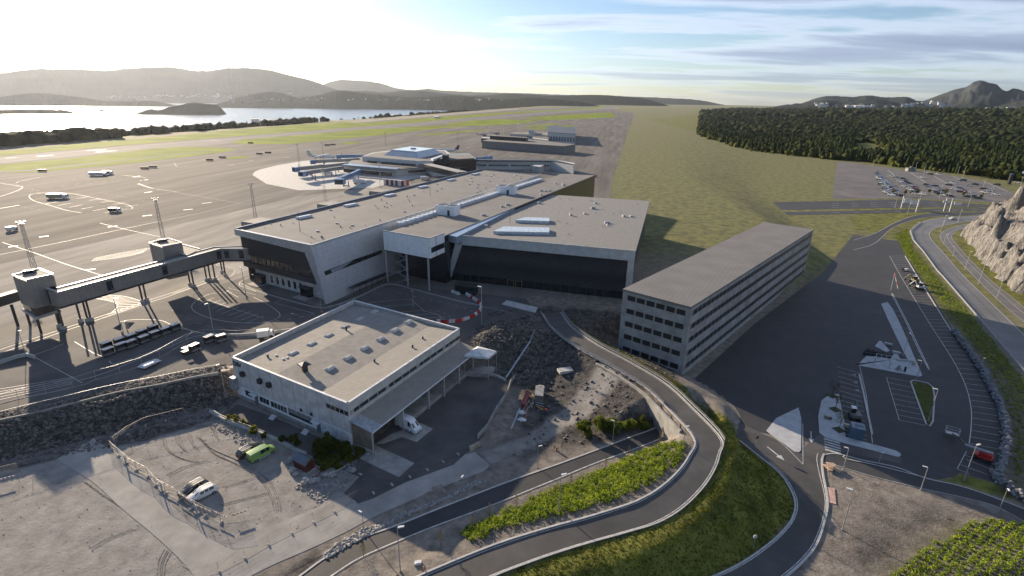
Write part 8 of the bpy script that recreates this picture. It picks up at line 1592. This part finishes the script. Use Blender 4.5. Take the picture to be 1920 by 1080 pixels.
for k, (a, b, c, l_) in enumerate((((165, 970), (310, 625), (.34, .38, .42), 'long grey-blue pipe lying down the slope from the red container'), ((600, 590), (700, 655), (.5, .36, .06), 'yellow beam lying in front of the site cabin'), ((640, 595), (775, 655), (.35, .04, .03), 'red beam lying in front of the site cabin'), ((400, 435), (500, 550), (.42, .33, .22), 'tan plank resting across the red container'), ((520, 380), (515, 620), (.4, .3, .18), 'upright-looking tan plank between container and cabin'), ((545, 400), (540, 560), (.38, .28, .17), 'second tan plank beside the cabin'), ((410, 800), (440, 600), (.4, .2, .1), 'brown post at the lower end of the scrap pile'), ((570, 520), (715, 555), (.4, .38, .36), 'pale pole right under the cabin'), ((580, 560), (720, 600), (.35, .34, .33), 'grey pole below the cabin front'), ((360, 660), (480, 480), (.33, .35, .38), 'wide steel beam beside the red container'), ((385, 690), (540, 530), (.3, .31, .33), 'thin steel beam beside the red container'))):
    a, b = P9(*a, .5), P9(*b, .6 if k else .5); m_ = MB(); (m_.cyl(a, b, .18, .18, 8) if k == 0 else m_.beam(a, b, .16, .12)); single('pipe' if k == 0 else 'beam', m_, mat('beam_%d' % k, c, .7), l_, 'pipe' if k == 0 else 'beam')
for k, (x, y, l_) in enumerate(((335, 680, 'white bag pile at the lower end of the red container'), (350, 800, 'crumpled white sheeting below the red container'))):
    p = P9(x, y); m_ = MB(); V0 = IV*(1+.5*(rng.random((len(IV), 1))-.5)); m_.add([(p.x+v[0]*.95, p.y+v[1]*.6, p.z+.25+v[2]*.35) for v in V0], [list(f) for f in IF]); single('sheeting', m_, mat('white_sheet', (.6, .62, .62)), l_, 'sheeting')
a, b = [T(*p) for p in Zm(840, 520, 3.6, [(390, 690), (550, 530)])]; m_ = MB(); m_.cyl(a+zt*.5, b+zt*.7, .22, .22, 8); single('pipe', m_, mat('pipe_blue_grey', (.36, .4, .46), .5), 'long pale pipe between the rubble heap and the curved board wall', 'pipe')
a, b = [T(*p) for p in Zm(840, 520, 3.6, [(550, 530), (580, 460)])]; m_ = MB(); m_.cyl(a+zt*.6, b+zt*.5, .2, .2, 8); single('pipe', m_, mat('pipe_grey', (.2, .21, .22), .5), 'short dark pipe continuing the long pale one', 'pipe')
a = T(*Zm(840, 520, 3.6, [(790, 640)])[0]); m_ = MB(); m_.box(a+zt*.4, (3.5, 2, .7), .3); single('concrete_block', m_, CONCL, 'pale concrete block lying far up on the dirt slope', 'block')
# ------------------------------------------------------------ things on the right
zt9 = lambda *p: Zm(1540, 740, 9, p)
b4 = [G(*zt9(q)[0], 0.1) for q in ((470, 735), (700, 790))]; cdir = (b4[1]-b4[0]); Lc = cdir.length; ac = atan2(cdir.y, cdir.x); t_ = local('equipment_container', 'blue-grey equipment container with a slatted roof grille on the parking bays', 'container'); CM_ = mat('container_blue', (.06, .10, .15), .55, var=.06)
m_ = MB(); m_.box((Lc/2, 1.3, 1.35), (Lc, 2.6, 2.5)); part('body', m_, CM_, t_); m_ = MB(); [m_.box((Lc*.28+k*.2, 1.2, 2.63), (.1, 1.2, .06)) for k in range(8)]; part('roof_grille', m_, DARKM, t_); m_ = MB(); m_.box((Lc/2, 1.3, 2.61), (Lc*.97, 2.5, .04)); part('roof', m_, mat('container_roof', (.14, .2, .27), .45), t_)
m_ = MB(); m_.box((.25, -.02, 2.1), (.18, .03, .14)); part('warning_label', m_, YELLOW, t_); m_ = MB(); [m_.box((x, 1.3, .06), (.4, 2.4, .12)) for x in (.2, Lc-.2)]; parts('skid', m_, CONCL, t_); put(t_, b4[0], ac)
m_ = MB(); p = G(*zt9((422, 555))[0], .1); m_.box(p+zt*.5, (1.1, .8, .7), ac); single('wooden_crate', m_, mat('tan_wood', (.45, .38, .28), .8), 'tan crate beside the blue-grey container', 'crate')
def excavator(label, p, rz, col, s=1.0, boom=(1.9, 3.2)):
    t_ = local('excavator', label, 'excavator')
    for k in (1, -1): m_ = MB(); m_.box((0, k*.85, .35), (2.8, .45, .6)); part('track', m_, BLACK, t_, bevel=.12)
    m_ = MB(); m_.box((-.3, 0, 1.15), (2.2, 1.9, .8)); part('body', m_, col, t_, bevel=.08); m_ = MB(); m_.box((.1, .5, 2.0), (1.2, .85, 1.2)); cb = part('cab', m_, CGL, t_); m_ = MB(); m_.box((.1, .5, 2.64), (1.3, .95, .08)); part('cab_roof', m_, WHITEM, cb)
    m_ = MB(); m_.beam((.7, -.2, 1.3), (boom[0], -.2, boom[1]), .3); m_.beam((boom[0], -.2, boom[1]), (boom[0]+1.5, -.2, 1.5), .24); bm_ = part('boom', m_, col, t_); m_ = MB(); m_.box((boom[0]+1.5, -.2, 1.1), (.6, .8, .7)); part('bucket', m_, DARKM, bm_)
    put(t_, p, rz, scale=s)
excavator('dark and white excavator working behind the blue-grey container', G(*zt9((555, 400))[0], .05), 1.2, mat('excavator_grey', (.14, .14, .13), .5))
excavator('white excavator on the bays at the upper end of the parking row', G(*Zm(1600, 500, 9, [(1110, 380)])[0], .05), 2.9, WHITEM); excavator('yellowish dark excavator just above the white one on the bays', G(*Zm(1600, 500, 9, [(1020, 265)])[0], .05), 3.0, mat('excavator_yellow', (.2, .16, .04), .5))
for k, (x, y, l_) in enumerate(((830, 65, 'small grey machine furthest up the parking row'), (885, 75, 'small pale machine beside the furthest grey one'))):
    p = G(*Zm(1600, 500, 9, [(x, y)])[0], .05); t_ = local('compactor', l_, 'machine'); m_ = MB(); m_.box((0, 0, .7), (1.6, .9, .8)); part('body', m_, DARKM if k == 0 else WHITEM, t_, bevel=.06); m_ = MB(); m_.cyl((.9, -.45, .4), (.9, .45, .4), .4, .4, 12); part('drum', m_, STEEL, t_); m_ = MB(); m_.beam((-.6, 0, 1), (-1.3, 0, 1.5), .08); part('handle', m_, DARKM, t_); put(t_, p, .4)
# boom lift: red base, grey telescopic boom, basket low over the asphalt
zb9 = lambda *p: Zm(1760, 780, 9, p)
bl = thing('boom_lift', 'red wheeled boom lift with its basket reaching out low over the asphalt', 'boom lift', G(*zb9((730, 760))[0], 0)); lb = G(*zb9((610, 720))[0], 0); rb_ = G(*zb9((810, 800))[0], 0); dl = (rb_-lb).normalized(); nl_ = Vector((-dl.y, dl.x, 0)); cc = (lb+rb_)/2+nl_*.9; al = atan2(dl.y, dl.x)
m_ = MB(); m_.box(cc+zt*.75, (3.0, 1.9, .6), al); part('chassis', m_, mat('lift_red', (.40, .02, .015), .45), bl, bevel=.1); m_ = MB(); m_.box(cc+zt*1.4+dl*.3, (2.0, 1.4, .7), al); part('turret', m_, mat('lift_red', (.40, .02, .015)), bl, bevel=.12)
m_ = MB(); [m_.cyl(cc+dl*x+nl_*(y-.16)+zt*.45, cc+dl*x+nl_*(y+.16)+zt*.45, .45, .45, 14) for x in (-1.1, 1.1) for y in (-.95, .95)]
for w_o in parts('wheel', m_, TYRE, bl): pass
bk = G(*zb9((225, 290))[0], .8); j1 = cc+zt*2.0+dl*1.2; j2 = G(*zb9((440, 480))[0], 2.0); m_ = MB(); m_.beam(j1, j2, .34); b_o = part('boom', m_, mat('boom_grey', (.3, .32, .34), .45), bl); m_ = MB(); m_.beam(j2, G(*zb9((350, 370))[0], 1.4), .22); m_.beam(G(*zb9((350, 370))[0], 1.4), bk, .16); part('jib', m_, DARKM, b_o)
m_ = MB(); R2 = Matrix.Rotation(al+.3, 3, 'Z'); cr4 = [bk+R2@Vector((x, y, 0)) for x, y in ((-1.1, -.6), (1.1, -.6), (1.1, .6), (-1.1, .6))]
for i in range(4): m_.beam(cr4[i], cr4[(i+1) % 4], .07); m_.beam(cr4[i]+zt*1.1, cr4[(i+1) % 4]+zt*1.1, .07); m_.beam(cr4[i], cr4[i]+zt*1.1, .07); m_.beam(cr4[i]+zt*.55, cr4[(i+1) % 4]+zt*.55, .05)
m_.box(bk, (2.1, 1.1, .06), al+.3); part('basket', m_, STEEL, bl)
# pole with red streamer at the edge of the dark parking road
p = G(1677, 548, 0); t_ = thing('flag_pole', 'slanting pole with a red and white streamer by the parking road', 'pole', p); q = G(1677, 511, 4); m_ = MB(); q0_ = G(1670, 545, 0); m_.cyl(q0_, G(1677.5, 512, 4), .06); part('pole', m_, STEEL, t_); m_ = MB()
A5 = [G(*r, 3.6-k*.6) for k, r in enumerate(((1677.5, 512), (1679, 520), (1680.5, 528), (1682, 535), (1683.5, 541)))]
for a, b in zip(A5[:-1], A5[1:]): m_.beam(a, b, .3 if a is A5[0] else .16, .06)
for i_, pp_ in enumerate(parts('streamer', m_, mat('streamer_red', (.5, .06, .05), .6), t_)): 
    if i_ % 2: pp_.data.materials.clear(); pp_.data.materials.append(WHITEM)
# bicycle stands, shelter frame, benches on the plaza
zp9 = lambda *p: Zm(1580, 620, 9, p)
fr_ = [G(*zp9(q)[0], 0.15) for q in ((520, 590), (780, 650), (800, 560), (545, 510))]; t_ = thing('steel_shelter', 'open grey steel shelter frame on the pavement plaza', 'frame', fr_[0]); m_ = MB()
for i in range(4): m_.beam(fr_[i], fr_[i]+zt*2.2, .1); m_.beam(fr_[i]+zt*2.2, fr_[(i+1) % 4]+zt*2.2, .1)
for f in (.33, .66): m_.beam(fr_[0].lerp(fr_[1], f)+zt*2.2, fr_[3].lerp(fr_[2], f)+zt*2.2, .06)
part('frame', m_, STEEL, t_)
for r_, (y0, y1, x0, x1) in enumerate(((345, 440, 430, 790), (370, 410, 400, 660), (400, 460, 380, 770))):
    for k in range(6):
        f = k/5; p = G(*zp9((x0+(x1-x0)*f, y0+(y1-y0)*f))[0], .1); t_ = local('planter_box', '%s low black box from the left in the %s row behind the plaza frame' % (ORD[k], ('back', 'middle', 'front')[r_]), 'planter', 'black boxes behind the plaza'); m_ = MB(); m_.box((0, 0, .35), (.9, .7, .6)); part('box', m_, DARKM, t_); m_ = MB(); m_.box((0, 0, .68), (.7, .5, .06)); part('box_top', m_, BLACK, t_); put(t_, p, -.25)
for (x, y, l_, s) in ((765, 240, 'upper pale stone seat by the plaza slope', (2.0, .7, .6)), (905, 385, 'middle pale stone seat by the plaza slope', (2.0, .7, .6)), (1050, 515, 'long pale stone seat along the plaza planting', (4.2, .5, .5))):
    p = G(*zp9((x, y))[0], .1); m_ = MB(); m_.box((0, 0, s[2]/2), s); o = single('stone_seat', m_, CONCL, l_, 'seat', bevel=.05); o.location = p; o.rotation_euler = (0, 0, -.7 if s[0] < 3 else -.2)
p = G(*zp9((1195, 575))[0], .15); t_ = local('material_pile', 'small pile of orange and tan building material on the pavement corner', 'pile'); m_ = MB(); [m_.box((random.uniform(-.5, .5), random.uniform(-.4, .4), .15+.2*k), (.8, .4, .18), random.random()*3) for k in range(4)]; part('boxes', m_, mat('tan_wood', (.45, .38, .28)), t_); put(t_, p)
p = G(*zp9((940, 660))[0], .15); t_ = local('wrapped_pallet', 'pallet with transparent wrapping on the plaza beside a black post', 'pallet'); m_ = MB(); m_.box((0, 0, .1), (1.3, 1.1, .14)); part('deck', m_, mat('tan_wood', (.45, .38, .28)), t_); m_ = MB(); m_.prism([(-.5, -.4), (.5, -.4), (.5, .4), (-.5, .4)], .18, 1.5, top=[(-.2, -.2), (.3, -.2), (.3, .2), (-.2, .2)]); part('wrapping', m_, mat('foil', (.3, .32, .34), .3), t_); put(t_, p, .3)
m_ = MB(); p = G(*zp9((1045, 690))[0], .15); m_.cyl(p, p+zt*1.3, .25, .25, 10); single('litter_bin', m_, BLACK, 'black round bin on the plaza', 'bin')
p = G(*zt9((110, 400))[0], .15); t_ = local('site_trolley', 'low wire trolley with a tan load on the pavement', 'trolley'); m_ = MB(); m_.box((0, 0, .3), (1.5, 1.0, .08)); part('deck', m_, DARKM, t_); m_ = MB(); [m_.beam((x, y, .3), (x, y, 1.0), .04) for x in (-.7, .7) for y in (-.45, .45)]; m_.beam((-.7, -.45, 1), (.7, -.45, 1), .04); m_.beam((-.7, .45, 1), (.7, .45, 1), .04); part('rail', m_, STEEL, t_); m_ = MB(); m_.box((.1, 0, .45), (.8, .5, .22)); part('load', m_, mat('tan_wood', (.45, .38, .28)), t_); put(t_, p, -.3)
p = G(*Zm(1387, 780, 3.6, [(608, 360)])[0]); t_ = local('rubble_pallet', 'heap of tan stone slabs beside the lower road', 'heap'); m_ = MB(); [m_.box((random.uniform(-.8, .8), random.uniform(-.8, .8), .1+.1*k), (1.3, .8, .12), random.random()*3) for k in range(8)]; part('slabs', m_, mat('tan_slab', (.42, .3, .22), .85), t_); put(t_, p, .4)
q = [G(*p, .06) for p in Zm(1387, 780, 3.6, [(588, 480), (640, 490), (650, 597), (590, 580)])]; m_ = MB(); m_.prism([tuple(p[:2]) for p in q], -.05, .12); single('timber_deck', m_, mat('pink_board', (.5, .33, .27), .8), 'flat pinkish board beside the lower road', 'board')
for (x, y, l_) in ((1416+0, 840, 'round no-entry style sign seen from behind at the top of the lower road'), (1411, 1030, 'small pale sign on a pole in the dark grass bank')):
    p = T(x, y); t_ = local('road_sign', l_, 'sign'); m_ = MB(); m_.cyl((0, 0, 0), (0, 0, 2.6), .05); part('pole', m_, STEEL, t_); m_ = MB(); m_.cyl((0, -.03, 2.5), (0, .03, 2.5), .35, .35, 16); part('sign_face', m_, WHITEM if y > 900 else DARKM, t_); put(t_, p, .2)
for (x, y, l_) in ((1456, 1000, 'small brown post lamp on the grass by the lower road kerb'), (1043, 845, 'thin stake near the tall lamp on the rubble bank')):
    p = T(x, y); m_ = MB(); m_.box(p+zt*.4, (.3, .3, .8), .3); single('marker_stone', m_, mat('brown_stone', (.2, .13, .09), .9), l_, 'post')
# ------------------------------------------------------------ air
hz_ = MB(); hz_.box((-1500, 6300, 640), (24000, 17000, 1420))
ho = struct('haze', hz_, bpy.data.materials.new('haze'), kind='stuff'); hm = ho.data.materials[0]; hm.use_nodes = True; ht = hm.node_tree; ht.nodes.clear()
vo = N(ht, 'ShaderNodeVolumePrincipled', i_Density=1.5e-5, i_Anisotropy=.62); vo.inputs['Color'].default_value = (.78, .86, 1.0, 1)
oo = N(ht, 'ShaderNodeOutputMaterial'); ht.links.new(vo.outputs[0], oo.inputs['Volume'])
